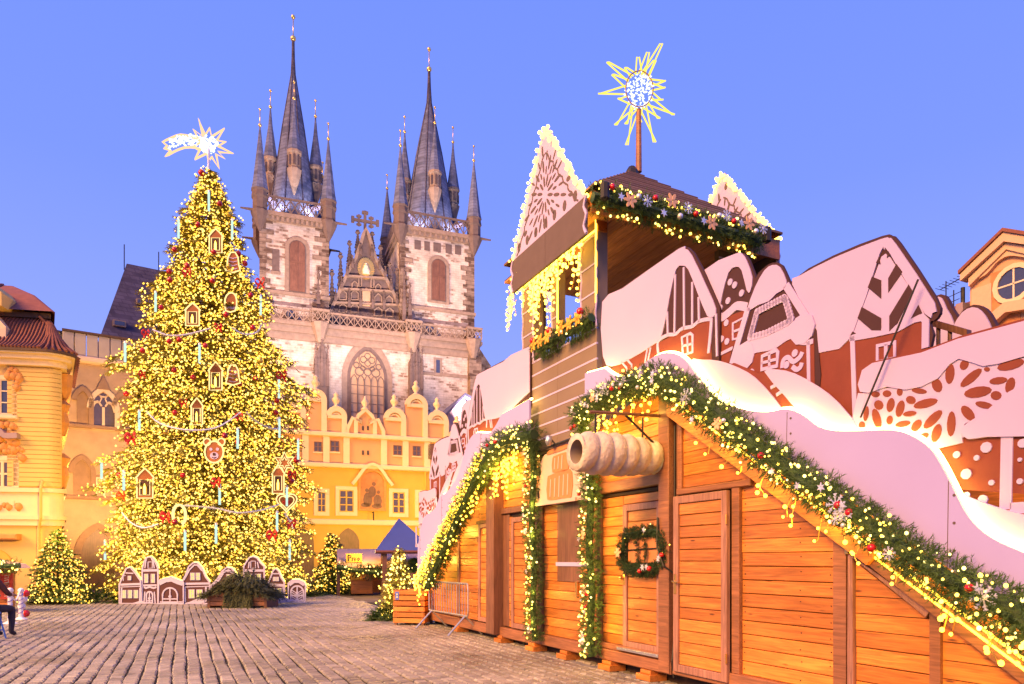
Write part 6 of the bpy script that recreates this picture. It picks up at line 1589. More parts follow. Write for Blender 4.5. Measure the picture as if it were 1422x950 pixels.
conifer('fir_tree', 'young fir tree with sparse lights standing behind the slatted wooden planter', 'fir tree', x, y, 98 * k, [(4 * k, 26 * k), (35 * k, 20 * k), (65 * k, 11 * k), (84 * k, 5 * k), (98 * k, 1 * k)], 130, 24, .05, .2, 300, .026, 23, 'small lit fir trees', 'needlet', -.4)
def heap(name, label, u0, u1, v, h, n, seed, m='dry', depth=.9):
    a, b = gx(u0, v), gx(u1, v); rn = random.Random(seed); mb = MB(); cx2, cy2 = (a[0] + b[0]) / 2, (a[1] + b[1]) / 2; hw = (b[0] - a[0]) / 2
    for i in range(n):
        t = rn.uniform(-1, 1); s_ = rn.uniform(-1, 1); zz = h * (1 - t * t) * (1 - s_ * s_) * rn.uniform(.2, 1)
        spray(mb, (cx2 + t * hw, cy2 + depth * .5 + s_ * depth * .5, max(zz, .03)), (t * .8 + rn.uniform(-.6, .6), s_ - .3 + rn.uniform(-.6, .6), rn.uniform(-.35, .5)), rn.uniform(.2, .42), rn.uniform(.05, .1), rn)
    return single(name, mb, M[m], label, 'fir branches', WORLD, (cx2, cy2, 0), 'heaps of cut fir branches', 'stuff')
heap('fir_branches', 'cut fir branches heaped round the foot of the left small tree', 42, 175, 838, .55, 900, 1, 'needle', 1.4)
heap('fir_branches', 'fir branches along the skirt of the giant tree behind the gingerbread houses', 120, 440, 829, .7, 1500, 2, 'needle', 1.5)
heap('fir_branches', 'cut fir branches at the foot of the right small tree', 425, 500, 826, .35, 400, 4, 'needle', 1.0)
heap('fir_branches', 'low fir branches spread beside the slatted planter', 515, 552, 862, .35, 300, 5, 'needle', .8)

# ---------------------------------------------------------------- gingerbread house fronts round the tree
GZ = 22.6
PF = Frame(290, 22.9, -1.5)
def pf(u, v): return PF.on(u, v)
M['gbrown'] = mat('gingerbread_townhouse', (.085, .032, .035), rough=.75, var=.2, scale=5)
M['lilac'] = mat('lilac_icing', (.46, .42, .60), rough=.6, var=.05)
def q4(l): return [(130 + x_ / 4.587, 740 + y_ / 4.583) for x_, y_ in l]
def front(label, outline, lines, wins=(), snow=None, doors=(), ledside=None, y=0.0):
    o = [pf(u, v) for u, v in q4(outline)]; cxm = sum(p[0] for p in o) / len(o)
    o = [(x_, max(z_, .02)) for x_, z_ in o]
    T = Thing('gingerbread_townhouse', label, 'gingerbread cutout', PF, (cxm, y, 0), 'gingerbread house fronts under the big tree')
    T.part('board', MB().prism(o, y, y + .05), M['gbrown'])
    T.part('icing_edge', MB().ribbon(o, .05, y - .02, y + .0, True), M['lilac'])
    for l, w in lines: T.part('icing_line', MB().ribbon([pf(u, v) for u, v in q4(l)], w, y - .018, y), M['lilac'])
    for (a, b, c, d, nx) in wins:
        p0, p1 = pf(*q4([(a, d)])[0]), pf(*q4([(c, b)])[0])
        w = T.part('window', MB().ribbon([(p0[0], p0[1]), (p1[0], p0[1]), (p1[0], p1[1]), (p0[0], p1[1])], .03, y - .03, y, True), M['lilac'])
        T.part('pane', MB().box(p0[0], p1[0], y - .012, y - .001, p0[1], p1[1]), M['litwin'], w)
        g = MB(); xm_, zm_2 = (p0[0] + p1[0]) / 2, (p0[1] + p1[1]) / 2; g.box(xm_ - .008, xm_ + .008, y - .024, y - .013, p0[1], p1[1]); g.box(p0[0], p1[0], y - .023, y - .0135, zm_2 - .008, zm_2 + .008)
        T.part('glazing_bar', g, M['lilac'], w)
    for (a, b, c, d) in doors:
        p0, p1 = pf(*q4([(a, d)])[0]), pf(*q4([(c, b)])[0]); w_ = p1[0] - p0[0]; xm_ = (p0[0] + p1[0]) / 2; zs_ = p1[1] - w_ / 2; o2 = arch(xm_, w_, max(p0[1], .05), zs_, False)
        g = MB().ribbon(o2, .05, y - .022, y, True); g.box(xm_ - .02, xm_ + .02, y - .021, y, max(p0[1], .05), p1[1]); zz = (p0[1] + p1[1]) / 2 - .08; g.box(p0[0], p1[0], y - .0205, y, zz - .02, zz + .02); g.disc(xm_, zz + .08, .05, y - .03, y, 8)
        T.part('gate', g, M['lilac'])
    if snow: T.part('snow', MB().prism([(a_, max(b_2, .015)) for a_, b_2 in smooth_loop([pf(u, v) for u, v in q4(snow)], 2)], y - .03, y - .0), M['lilac'])
    # LED line behind the outline
    top = [p for p in o if p[1] > .1]
    T.part('led_strip', MB().tube([(p[0], y + .07, p[1] + .03) for p in top], .016, 5), M['ledy'])
    return T
M['ledy'] = glow('yellow_led_strip', (1.0, .80, .10), 4.0)
front('low gabled gingerbread front with three lit windows at the left end of the row', [(165, 465), (165, 330), (190, 270), (210, 225), (235, 220), (262, 250), (300, 305), (308, 465)],
      [([(172, 330), (305, 325)], .07), ([(172, 345), (305, 340)], .03), ([(175, 465), (180, 350)], .05), ([(295, 465), (298, 350)], .05), ([(205, 255), (255, 258)], .04), ([(190, 305), (190, 275), (205, 272)], .03)],
      [(184, 365, 208, 415, 1), (222, 365, 246, 415, 1), (260, 365, 284, 415, 1), (222, 275, 240, 300, 1)], [(165, 462), (230, 455), (300, 432), (340, 445), (395, 462), (390, 470), (165, 470)])
front('tall narrow gingerbread front with arched door, beside the three windowed front', [(308, 465), (308, 230), (320, 185), (335, 158), (358, 152), (380, 170), (398, 200), (408, 230), (408, 465)],
      [([(308, 240), (408, 238)], .08), ([(315, 335), (400, 333)], .06), ([(325, 225), (330, 185), (335, 165)], .04), ([(385, 225), (378, 185), (368, 165)], .04), ([(345, 185), (345, 225), (372, 225), (372, 185), (345, 185)], .03), ([(320, 345), (330, 352), (355, 345), (382, 352), (398, 345)], .06), ([(318, 462), (325, 375)], .04), ([(392, 462), (385, 375)], .04)],
      [(323, 262, 345, 318, 1), (366, 262, 388, 318, 1)], None, [(335, 375, 374, 460)], y=.03)
front('wide low gingerbread gate with a double door between the two left gables', [(415, 460), (418, 305), (440, 295), (495, 282), (540, 300), (575, 315), (575, 460)],
      [([(420, 320), (460, 300), (500, 295), (540, 312), (572, 322)], .16), ([(425, 440), (570, 440)], .04)], [], None, [(443, 350, 537, 460)], y=-.02)
front('bell shaped gingerbread front with four lit windows next to the gate', [(560, 460), (560, 320), (585, 270), (605, 215), (635, 190), (660, 190), (690, 225), (712, 280), (738, 315), (738, 460)],
      [([(560, 325), (735, 322)], .07), ([(566, 345), (735, 340)], .03), ([(582, 440), (580, 345)], .06), ([(715, 440), (715, 345)], .06), ([(575, 300), (610, 235), (640, 205), (660, 205), (690, 240)], .05)],
      [(618, 255, 642, 300, 1), (653, 255, 677, 300, 1), (607, 362, 641, 415, 1), (657, 362, 692, 415, 1)], [(540, 455), (610, 440), (660, 420), (705, 425), (690, 460), (540, 466)], y=.02)
front('low arched gingerbread front partly hidden behind the branch filled planter', [(750, 440), (750, 335), (790, 295), (820, 245), (850, 220), (880, 225), (910, 262), (930, 300), (950, 320), (950, 440)],
      [([(760, 330), (800, 300), (830, 250), (860, 238), (890, 255), (925, 305)], .07), ([(800, 325), (945, 322)], .05), ([(830, 245), (890, 248)], .04)], [(850, 265, 876, 298, 1)], None, [], y=-.01)
front('tall gingerbread front with curved gable rising behind the planter', [(955, 440), (955, 215), (972, 185), (990, 158), (1015, 150), (1040, 160), (1060, 190), (1085, 215), (1088, 440)],
      [([(958, 240), (1085, 240)], .08), ([(960, 330), (1085, 330)], .06), ([(985, 225), (990, 185)], .04), ([(1050, 225), (1042, 185)], .04), ([(1000, 180), (1000, 225), (1030, 225), (1030, 180), (1000, 180)], .03)],
      [(976, 262, 1006, 312, 1), (1034, 262, 1064, 312, 1)], None, [], y=.03)
front('small pointed gingerbread front with two lit windows right of the planter', [(1112, 440), (1112, 320), (1130, 280), (1145, 240), (1162, 228), (1180, 245), (1195, 285), (1215, 315), (1218, 440)],
      [([(1115, 330), (1215, 335)], .09), ([(1122, 420), (1122, 345)], .04), ([(1208, 420), (1208, 345)], .04), ([(1140, 260), (1185, 260)], .04)], [(1130, 352, 1156, 402, 1), (1170, 352, 1198, 402, 1), (1146, 282, 1160, 306, 1), (1166, 282, 1180, 306, 1)], [(1150, 430), (1200, 410), (1230, 415), (1260, 435), (1200, 446), (1145, 448)], y=.0)
front('beehive shaped gingerbread gate with herringbone door at the right end', [(1240, 440), (1240, 320), (1265, 300), (1300, 298), (1340, 315), (1350, 340), (1345, 440)],
      [([(1245, 330), (1275, 308), (1310, 308), (1342, 330)], .12)] + [([(1262 + (0 if i < 3 else 0), 365 + i * 14), (1295, 385 + i * 14), (1328, 365 + i * 14)], .03) for i in range(5)], [], None, [(1256, 338, 1336, 430)], y=.02)

# wooden trough heaped with branches, before the fronts
a, b = gx(286, 844), gx(384, 842)
T = Thing('branch_trough', 'low wooden trough heaped with dry fir branches before the gingerbread fronts', 'planter', WORLD, ((a[0] + b[0]) / 2, a[1], 0))
pa, pb = a[0] + .1, b[0] - .1
for i in range(3): T.part('plank', MB().cbox(pa, pb, a[1] - .03, a[1] + .02, .06 + i * .14, .19 + i * .14, .01), M['beam'])
for xx in (pa, pb): T.part('side', MB().box(xx - .04, xx + .04, a[1] - .04, a[1] + 1.0, .0, .47), M['framed'])
T.part('back_plank', MB().box(pa, pb, a[1] + .96, a[1] + 1.0, .06, .47), M['beam'])
mb = MB(); rn = random.Random(9); cx3 = (pa + pb) / 2; hw3 = (pb - pa) / 2 + .15
for i in range(1500):
    t = rn.uniform(-1, 1); s_ = rn.uniform(-1, 1); zz = .35 + .85 * (1 - abs(t) ** 1.6) * (1 - .5 * s_ * s_) * rn.uniform(.35, 1)
    spray(mb, (cx3 + t * hw3, a[1] + .45 + s_ * .62, zz), (t + rn.uniform(-.5, .5), s_ - .4, rn.uniform(-.9, .25)), rn.uniform(.25, .45), rn.uniform(.05, .09), rn)
for i in range(160):
    spray(mb, (cx3 + rn.uniform(-.35, .5), a[1] - .12, rn.uniform(.1, .55)), (rn.uniform(-.4, .4), -.4, -1), rn.uniform(.2, .4), .07, rn)
T.part('branches', mb, M['dry'], kind='stuff')

# ---------------------------------------------------------------- slatted planter and crowd barrier
QF = Frame(558, gx(558, 868)[1], -12)
T = Thing('slatted_planter', 'square planter of orange wooden slats with a blue sticker, empty top', 'planter', QF, (0, 0, 0))
k = QF.o[1] / FPX; w0, w1 = -11 * k, 32 * k; zt2 = 50 * k; n = 6
for i in range(n):
    z0_, z1_ = .05 + (zt2 - .05) * i / n, .05 + (zt2 - .05) * (i + 1) / n - .022
    T.part('slat', MB().cbox(w0, w1, -.025, .0, z0_, z1_, .006), M['plank']); T.part('slat', MB().box(w0, w1, .62, .645, z0_, z1_), M['plank'])
    T.part('slat', MB().box(w0 - .024, w0 - .001, -.02, .64, z0_, z1_), M['plank']); T.part('slat', MB().box(w1 + .001, w1 + .024, -.02, .64, z0_, z1_), M['plank'])
for xx in (w0 + .03, w1 - .03):
    for yy in (.03, .6): T.part('corner_post', MB().box(xx - .03, xx + .03, yy - .03, yy + .03, 0, zt2 - .01), M['framed'])
T.part('inner_box', MB().box(w0 + .08, w1 - .08, .08, .56, .04, zt2 - .06), M['back'])
M['sticker'] = mat('blue_sticker', (.10, .14, .55), rough=.4, var=.05)
st = T.part('sticker', MB().box(w0 + .03, w0 + .12, -.03, -.0255, zt2 - .24, zt2 - .06), M['sticker']); T.part('sticker_dot', MB().disc(w0 + .075, zt2 - .12, .022, -.034, -.0305, 8).disc(w0 + .075, zt2 - .18, .022, -.034, -.0305, 8), M['winframe'], st, kind='stuff')
b0, b1 = gx(600, 872), gx(646, 884)
p0, p1 = (b0[0] - .05, b0[1]), (b1[0] + .05, b1[1])
BF = Frame(UC, 0, math.degrees(math.atan2(p1[1] - p0[1], p1[0] - p0[0]))); BF.o = p0
L = math.hypot(p1[0] - p0[0], p1[1] - p0[1]); kb = b1[1] / FPX; zb0, zb1 = 28 * kb, 73 * kb
T = Thing('crowd_barrier', 'galvanised steel crowd barrier standing before the far stall', 'barrier', BF, (L / 2, 0, 0))
fr = MB().tube(smooth_line([(0, 0, zb0), (L, 0, zb0), (L + .02, 0, zb0 + .1), (L + .02, 0, zb1 - .1), (L, 0, zb1), (0, 0, zb1), (-.02, 0, zb1 - .1), (-.02, 0, zb0 + .1)], 1), .02, 6, True); T.part('frame', fr, M['metal'])
for i in range(1, 15): xx = L * i / 15; T.part('bar', MB().tube([(xx, 0, zb0), (xx, 0, zb1)], .009, 5), M['metal'])
for xx in (.12, L - .12):
    for sg in (-1, 1): T.part('leg', MB().tube([(xx, 0, zb0 - .0), (xx, sg * .12, zb0 - .12), (xx, sg * .36, .02)], .02, 6), M['metal'])

# ---------------------------------------------------------------- kiosk with a blue pyramid roof, and stalls beyond
kd = 27.0
KF = Frame(564, kd, 12); kk = kd / FPX
T = Thing('roofed_stand', 'open wooden stand under a blue pyramid roof among the far stalls', 'stand', KF, (0, 0, 0))
ez, az = KF.z(578, 765), KF.z(548, 737); x0, x1 = -42 * kk, 40 * kk
ap = (-8 * kk, 1.1, az + .55)
for (a, b) in (((x0, -.1), (x1, -.1)), ((x1, -.1), (x1, 2.3)), ((x1, 2.3), (x0, 2.3)), ((x0, 2.3), (x0, -.1))):
    mb = MB(); mb.v = [(a[0], a[1], ez), (b[0], b[1], ez), ap, (a[0], a[1], ez - .08), (b[0], b[1], ez - .08), (ap[0], ap[1], ap[2] - .1)]
    for f in ((0, 1, 2), (5, 4, 3), (0, 3, 4, 1), (1, 4, 5, 2), (2, 5, 3, 0)): mb.face(f)
    T.part('roof_panel', mb, M['tent'] if 'tent' in M else M.setdefault('tent', mat('blue_roof_cloth', (.06, .085, .30), rough=.6, var=.15, scale=2)))
ed = MB()
for (a, b) in (((x0, -.1), (x1, -.1)), ((x1, -.1), (x1, 2.3))): ed.tube([(a[0], a[1], ez - .05), (b[0], b[1], ez - .05)], .07, 5)
T.part('eave_board', ed, M['redtile'])
for xx in (x0 + .35, x0 + .8, x1 - .4):
    for yy in (.1, 2.0): T.part('post', MB().box(xx - .09, xx + .09, yy - .09, yy + .09, 0, ez - .02), M['framed'])
T.part('counter', MB().box(x0 + .4, x1 - .4, .2, .6, .0, .95), M['framed'])
AF = Frame(520, 29.5, 14); ak = 29.5 / FPX
def afx(u, v): return AF.on(u, v)
T = Thing('food_stall', 'long food stall with pink awning, fir garland and orange counter before the arcade', 'market stall', AF, (0, 0, 0))
z0, z1 = afx(500, 780)[1], afx(500, 762)[1]; xa_, xb_ = afx(468, 770)[0], afx(640, 770)[0]
aw = MB(); aw.v = [(xa_, -.9, z0), (xb_, -.9, z0), (xb_, .8, z1), (xa_, .8, z1), (xa_, -.9, z0 - .25), (xb_, -.9, z0 - .25)]; aw.face((0, 1, 2, 3)); aw.face((4, 5, 1, 0))
M['awning'] = mat('pink_awning', (.62, .38, .30), rough=.8, var=.08); T.part('awning', aw, M['awning'])
T.part('back_wall', MB().box(xa_, xb_, 1.6, 1.7, 0, z1), M['plank'])
for u0, u1, v0 in ((486, 517, 783), ): pass
c0, c1 = afx(487, 826)[0], afx(517, 826)[0]; T.part('counter', MB().cbox(c0, c1, -.6, .1, .05, afx(500, 805)[1], .02), M['plank'])
T.part('side_wall', MB().cbox(c0, c0 + .55, -.55, .2, afx(500, 805)[1], afx(500, 783)[1], .02), M['yellow'])
nb_ = T.part('notice_board', MB().cbox(afx(502, 800)[0], afx(514, 800)[0], -.62, -.5, afx(508, 804)[1], afx(508, 780)[1], .02), M['beam']); c_ = afx(509, 788); T.part('hatch', MB().prism(arch(c_[0], .3, c_[1] - .25, c_[1] + .05, False), -.64, -.622), M['back'], nb_)
for u in (470, 540, 600): xx = afx(u, 800)[0]; T.part('post', MB().box(xx - .07, xx + .07, -.7, -.56, 0, z0 - .05), M['framed'])
T.part('counter', MB().box(afx(545, 826)[0], afx(640, 826)[0], -.4, .4, .05, .95), M['plank'])
for u in (600, ):
    p = afx(573, 788); T.part('hanging_ball', MB().ball((p[0], -.7, p[1]), .42, 10, 7), M['needle'], smooth=True)
    p = afx(575, 802); T.part('hanging_ball', MB().ball((p[0], -.7, p[1]), .34, 10, 7), M['needle'], smooth=True)
sg = MB(); p = afx(491, 777)
# painted script on the fascia board
for i, l in enumerate(([(0, 0), (0, 3)], [(0, 3), (1.4, 2.6), (1.3, 1.7), (0, 1.5)], [(2, 0), (2.2, 1.8)], [(2.9, 1.8), (3.4, 0), (4.1, 1.8)], [(4.6, .9), (5.2, 1.8), (5.8, .9), (5.2, 0), (4.6, .9)])):
    sg.ribbon([(p[0] - .22 + a * .075, p[1] - .05 + b * .075) for a, b in l], .035, -.97, -.945)
fb = T.part('sign_board', MB().box(p[0] - .32, p[0] + .32, -.94, -.92, p[1] - .12, p[1] + .24), M['yellow']); T.part('lettering', sg, M['iron'], fb)
lamp('stall_lamp', 'POINT', AF.w(afx(500, 800)[0], -1.7, 1.9), 110, (1.0, .55, .12), .15)
STALL_GARLAND = (AF, [(xa_, -1.0, z0 - .2), (xa_ + (xb_ - xa_) * .25, -1.0, z0 - .42), (xa_ + (xb_ - xa_) * .5, -1.0, z0 - .3), (xa_ + (xb_ - xa_) * .8, -1.0, z0 - .25), (xb_, -1.0, z0 - .3)])

# ---------------------------------------------------------------- the left edge: stall corner, striped posts, a seated person
EF = Frame(8, 19.5, 12); ek = 19.5 / FPX
def ef(u, v): return EF.on(u, v)
T = Thing('market_stall', 'orange stall corner with garlanded eave and a red sign at the left edge', 'market stall', EF, (-2, 0, 0), None)
zr0 = ef(20, 790)[1]; T.part('wall', MB().box(-4.5, .1, 0, .3, 0, zr0), M['plank'])
for i in range(6): T.part('plank', MB().cbox(-4.5, .1, -.03, -.001, .1 + i * (zr0 - .15) / 6, .1 + (i + 1) * (zr0 - .15) / 6 - .015, .006), M['plank'])
T.part('roof', MB().prism([(-4.6, zr0 + .02), (.5, zr0 + .02), (.35, zr0 + .14), (-.9, zr0 + .4), (-4.6, zr0 + .75)], -.5, .35), M['awning'])
M['signred'] = mat('red_sign', (.55, .06, .03), rough=.5, var=.05)
a = ef(17, 806); sb = T.part('sign', MB().box(-.08, .22, -.12, -.06, zr0 - .85, zr0 - .1), M['signred'])
lt = MB()
for i in range(5):
    z_ = zr0 - .2 - i * .125; lt.ribbon([(.02, z_), (.12, z_ + .03), (.12, z_ - .05), (.02, z_ - .06)], .018, -.128, -.121)
T.part('lettering', lt, M['winframe'], sb, kind='stuff')
T.part('counter', MB().cbox(-4.5, .15, -.4, -.05, .75, .82, .01), M['beam'])
EDGE_GARLAND = (EF, [(-4.5, -.55, zr0 + .12), (-1, -.58, zr0 + .06), (.2, -.55, zr0 + .08), (.58, -.5, zr0 + .1)])
M['candyw'] = mat('candy_white', (.70, .66, .74), rough=.5, var=.05); M['candyr'] = mat('candy_lilac', (.28, .24, .50), rough=.5, var=.05)
for i, (u, v0, v1) in enumerate(((29, 860, 822), (14, 866, 822))):
    x, y = gx(u, v0); k = y / FPX; h = (v0 - v1) * k
    T = Thing('striped_post', 'white and lilac candy striped post %s' % ('nearer the small lit tree' if i == 0 else 'nearer the seated person'), 'post', WORLD, (x, y, 0), 'candy striped posts at the left edge')
    T.part('shaft', MB().lathe([(.16, 0), (.05, .06), (.045, h)], x, y, 8), M['candyw'])
    T.part('stripe', MB().tube([(x + .047 * cos(t * .9), y + .047 * sin(t * .9), .08 + h * .9 * t / 40) for t in range(41)], .016, 4), M['candyr'])
    T.part('knob', MB().ball((x, y, h + .03), .07, 8, 6), M['candyw'], smooth=True)
x0_, y0_ = gx(29, 860); x1_, y1_ = gx(14, 866)
rope = smooth_line([(x0_, y0_, .75), ((x0_ + x1_) / 2, (y0_ + y1_) / 2, .5), (x1_, y1_, .72)], 5)
single('post_rope', MB().tube(rope, .02, 5), M['candyw'], 'pale rope sagging between the two candy striped posts', 'rope', WORLD, rope[0])
for i, (u, v) in enumerate(((36, 824), (33, 832), (36, 852), (30, 842))):
    d_ = gx(u, 862)[1]; p = at(u, v, d_ + .6); single('candy_ball', MB().ball(p, .09, 9, 6), M['red'] if i % 2 == 0 else M['candyw'], ('red candy ball %s the right striped post' if i % 2 == 0 else 'white candy ball %s the right striped post') % ('above', 'level with', 'low behind', 'behind')[i], 'candy ball', WORLD, p, 'candy balls by the posts', smooth=True)
    
# blue metal stool and the person sitting at the very edge of the frame
sx_, sy_ = gx(-17, 888)
T = Thing('stool', 'blue metal stool under the seated person at the left edge', 'stool', WORLD, (sx_, sy_, 0))
M['bluem'] = mat('blue_painted_steel', (.05, .12, .50), rough=.4, var=.1)
for dx, dy in ((-.2, -.18), (.2, -.18), (-.2, .18), (.2, .18)): T.part('leg', MB().tube([(sx_ + dx * .6, sy_ + dy * .6, .47), (sx_ + dx, sy_ + dy, .0)], .016, 6), M['bluem'])
T.part('seat', MB().lathe([(.2, .46), (.2, .5)], sx_, sy_, 14), M['bluem']); T.part('brace', MB().tube([(sx_ - .17, sy_ - .15, .16), (sx_ + .17, sy_ - .15, .16), (sx_ + .17, sy_ + .15, .16), (sx_ - .17, sy_ + .15, .16)], .011, 5, True), M['bluem'])
def skin_body(name, verts, edges, mats, parent=None, sub=2):
    me = bpy.data.meshes.new(name); me.from_pydata([v[:3] for v in verts], edges, []); o = bpy.data.objects.new(name, me); COL.objects.link(o)
    md = o.modifiers.new('Skin', 'SKIN')
    if not me.skin_vertices: me.attributes  # the modifier adds its own layer
    for i, v in enumerate(verts):
        sv = me.skin_vertices[0].data[i]; sv.radius = (v[3], v[4] if len(v) > 4 else v[3]); sv.use_root = (i == 0)
    ss = o.modifiers.new('Subdivision', 'SUBSURF'); ss.levels = sub; ss.render_levels = sub
    me.materials.append(mats); o.parent = parent; md.use_smooth_shade = True; return o
M['coat'] = mat('dark_plum_coat', (.075, .03, .035), rough=.85, var=.3, scale=12, bump=.3); M['skin'] = mat('skin', (.55, .30, .2), rough=.5, var=.08); M['hair'] = mat('brown_hair', (.10, .04, .02), rough=.6, var=.35, scale=25, bump=.4)
M['trous'] = mat('dark_trousers', (.03, .025, .045), rough=.85, var=.2)
P = Thing('person', 'person in a dark plum coat sitting on the blue stool, cut by the left edge', 'person', WORLD, (sx_, sy_, 0))
X, Y = sx_ - .02, sy_
def rel(l): return [(X + a, Y + b, c, *r) for a, b, c, *r in l]
body = rel([(0, 0, .60, .17, .14), (0, .0, .80, .16, .13), (0, .02, 1.02, .18, .125), (0, .04, 1.10, .07), (0, .06, 1.17, .055), (-.19, .03, 1.05, .065), (-.25, .18, .84, .05), (-.16, .38, .80, .04), (.19, .03, 1.05, .065), (.25, .18, .84, .05), (.16, .38, .80, .04)])
o = skin_body('coat', body, [(0, 1), (1, 2), (2, 3), (3, 4), (2, 5), (5, 6), (6, 7), (2, 8), (8, 9), (9, 10)], M['coat'], P.o); o.location = (-P.off[0], -P.off[1], -P.off[2])
legs = rel([(0, .0, .56, .14, .11), (-.1, .1, .55, .09), (-.13, .45, .54, .075), (-.13, .46, .28, .055), (-.13, .44, .09, .045), (-.13, .56, .045, .04), (.1, .1, .55, .09), (.13, .45, .54, .075), (.13, .46, .28, .055), (.13, .44, .09, .045), (.13, .56, .045, .04)])
o = skin_body('trousers', legs, [(0, 1), (1, 2), (2, 3), (3, 4), (4, 5), (0, 6), (6, 7), (7, 8), (8, 9), (9, 10)], M['trous'], P.o); o.location = (-P.off[0], -P.off[1], -P.off[2])
hd = MB().lathe([(.045, 1.14), (.06, 1.19), (.075, 1.24), (.082, 1.30), (.078, 1.36), (.05, 1.41), (.01, 1.43)], X, Y + .08, 14); ho = P.part('head', hd, M['skin'], smooth=True)
P.part('nose', MB().lathe([(.006, 1.262), (.016, 1.27), (.004, 1.31)], X, Y + .165, 6), M['skin'], ho, smooth=True)
for s_ in (-1, 1):
    P.part('eye', MB().ball((X + s_ * .03, Y + .152, 1.305), .011, 6, 4), M['iron'], ho); P.part('ear', MB().lathe([(.008, 1.27), (.02, 1.29), (.016, 1.32)], X + s_ * .083, Y + .075, 6), M['skin'], ho)
P.part('mouth', MB().box(X - .022, X + .022, Y + .148, Y + .156, 1.238, 1.245), M['red'], ho)
P.part('hair', MB().lathe([(.07, 1.17), (.093, 1.24), (.095, 1.32), (.085, 1.39), (.05, 1.435), (.01, 1.445)], X, Y + .055, 14), M['hair'], ho, smooth=True)
for s_ in (-1, 1):
    hx2, hy2, hz2 = X + s_ * .155, Y + .40, .795
    pm = P.part('hand', MB().lathe([(.02, hz2 - .02), (.04, hz2 - .005), (.04, hz2 + .015), (.02, hz2 + .025)], hx2, hy2 + .03, 8), M['skin'], smooth=True)
    for f in range(4): a_ = (f - 1.5) * .02; P.part('finger', MB().tube([(hx2 + a_, hy2 + .06, hz2 + .005), (hx2 + a_ * 1.1, hy2 + .10 + .008 * (f in (1, 2)), hz2 - .005), (hx2 + a_ * 1.1, hy2 + .115, hz2 - .03)], [.0095, .009, .007], 6), M['skin'], pm, smooth=True)
    P.part('thumb', MB().tube([(hx2 - s_ * .035, hy2 + .02, hz2), (hx2 - s_ * .06, hy2 + .055, hz2 - .005), (hx2 - s_ * .058, hy2 + .08, hz2 - .012)], [.012, .011, .008], 6), M['skin'], pm, smooth=True)
# ================================================================== GARLANDS, SIGNS AND FAIRY LIGHTS ON THE STALLS
def needle_twig(mb, p, d, L, nl, rn, n=9):
    d = d.normalized(); up = Vector((rn.uniform(-1, 1), rn.uniform(-1, 1), rn.uniform(-1, 1))); s1 = d.cross(up)
    if s1.length < 1e-3: return
    s1.normalize(); s2 = d.cross(s1); w = nl * .085
    for i in range(n):
        t = (i + .5) / n; q = p + d * L * t; a = i * 2.4; s = s1 * cos(a) + s2 * sin(a); e = q + (s * .85 + d * .75) * nl * (1.1 - .4 * t); c = d.cross(s).normalized() * w
        mb.tri(tuple(q + c), tuple(q - c), tuple(e))
    e = p + d * (L + nl * .5); c = s1 * w * 1.2; mb.tri(tuple(p + d * L * .6 + c), tuple(p + d * L * .6 - c), tuple(e))
def star8(mb, p, r, y, n=6, inner=.4, th=.008, rot=0):
    mb.prism([(p[0] + (r if i % 2 == 0 else r * inner) * sin(PI * i / n + rot), p[2] + (r if i % 2 == 0 else r * inner) * cos(PI * i / n + rot)) for i in range(2 * n)], y - th, y)
def flake(mb, p, r, y, rot=0):
    for i in range(8):
        a = PI * i / 4 + rot; e = (p[0] + r * cos(a), p[2] + r * sin(a)); mb.ribbon([(p[0] + r * .12 * cos(a), p[2] + r * .12 * sin(a)), e], r * .10, y - .008, y)
        for t in (.55, .8):
            for s_ in (-1, 1): b = a + s_ * .8; c = (p[0] + r * t * cos(a), p[2] + r * t * sin(a)); mb.ribbon([c, (c[0] + r * .24 * cos(b), c[1] + r * .24 * sin(b))], r * .07, y - .007, y - .001)
    mb.disc(p[0], p[2], r * .2, y - .012, y, 10)
def flower(mb, p, r, y, rn):
    for i in range(6):
        a = PI * i / 3 + rn.uniform(-.1, .1); mb.disc(p[0] + r * .55 * cos(a), p[2] + r * .55 * sin(a), r * .5, y - .012 - .004 * (i % 2), y - .004 * (i % 2), 7, r * .24, a)
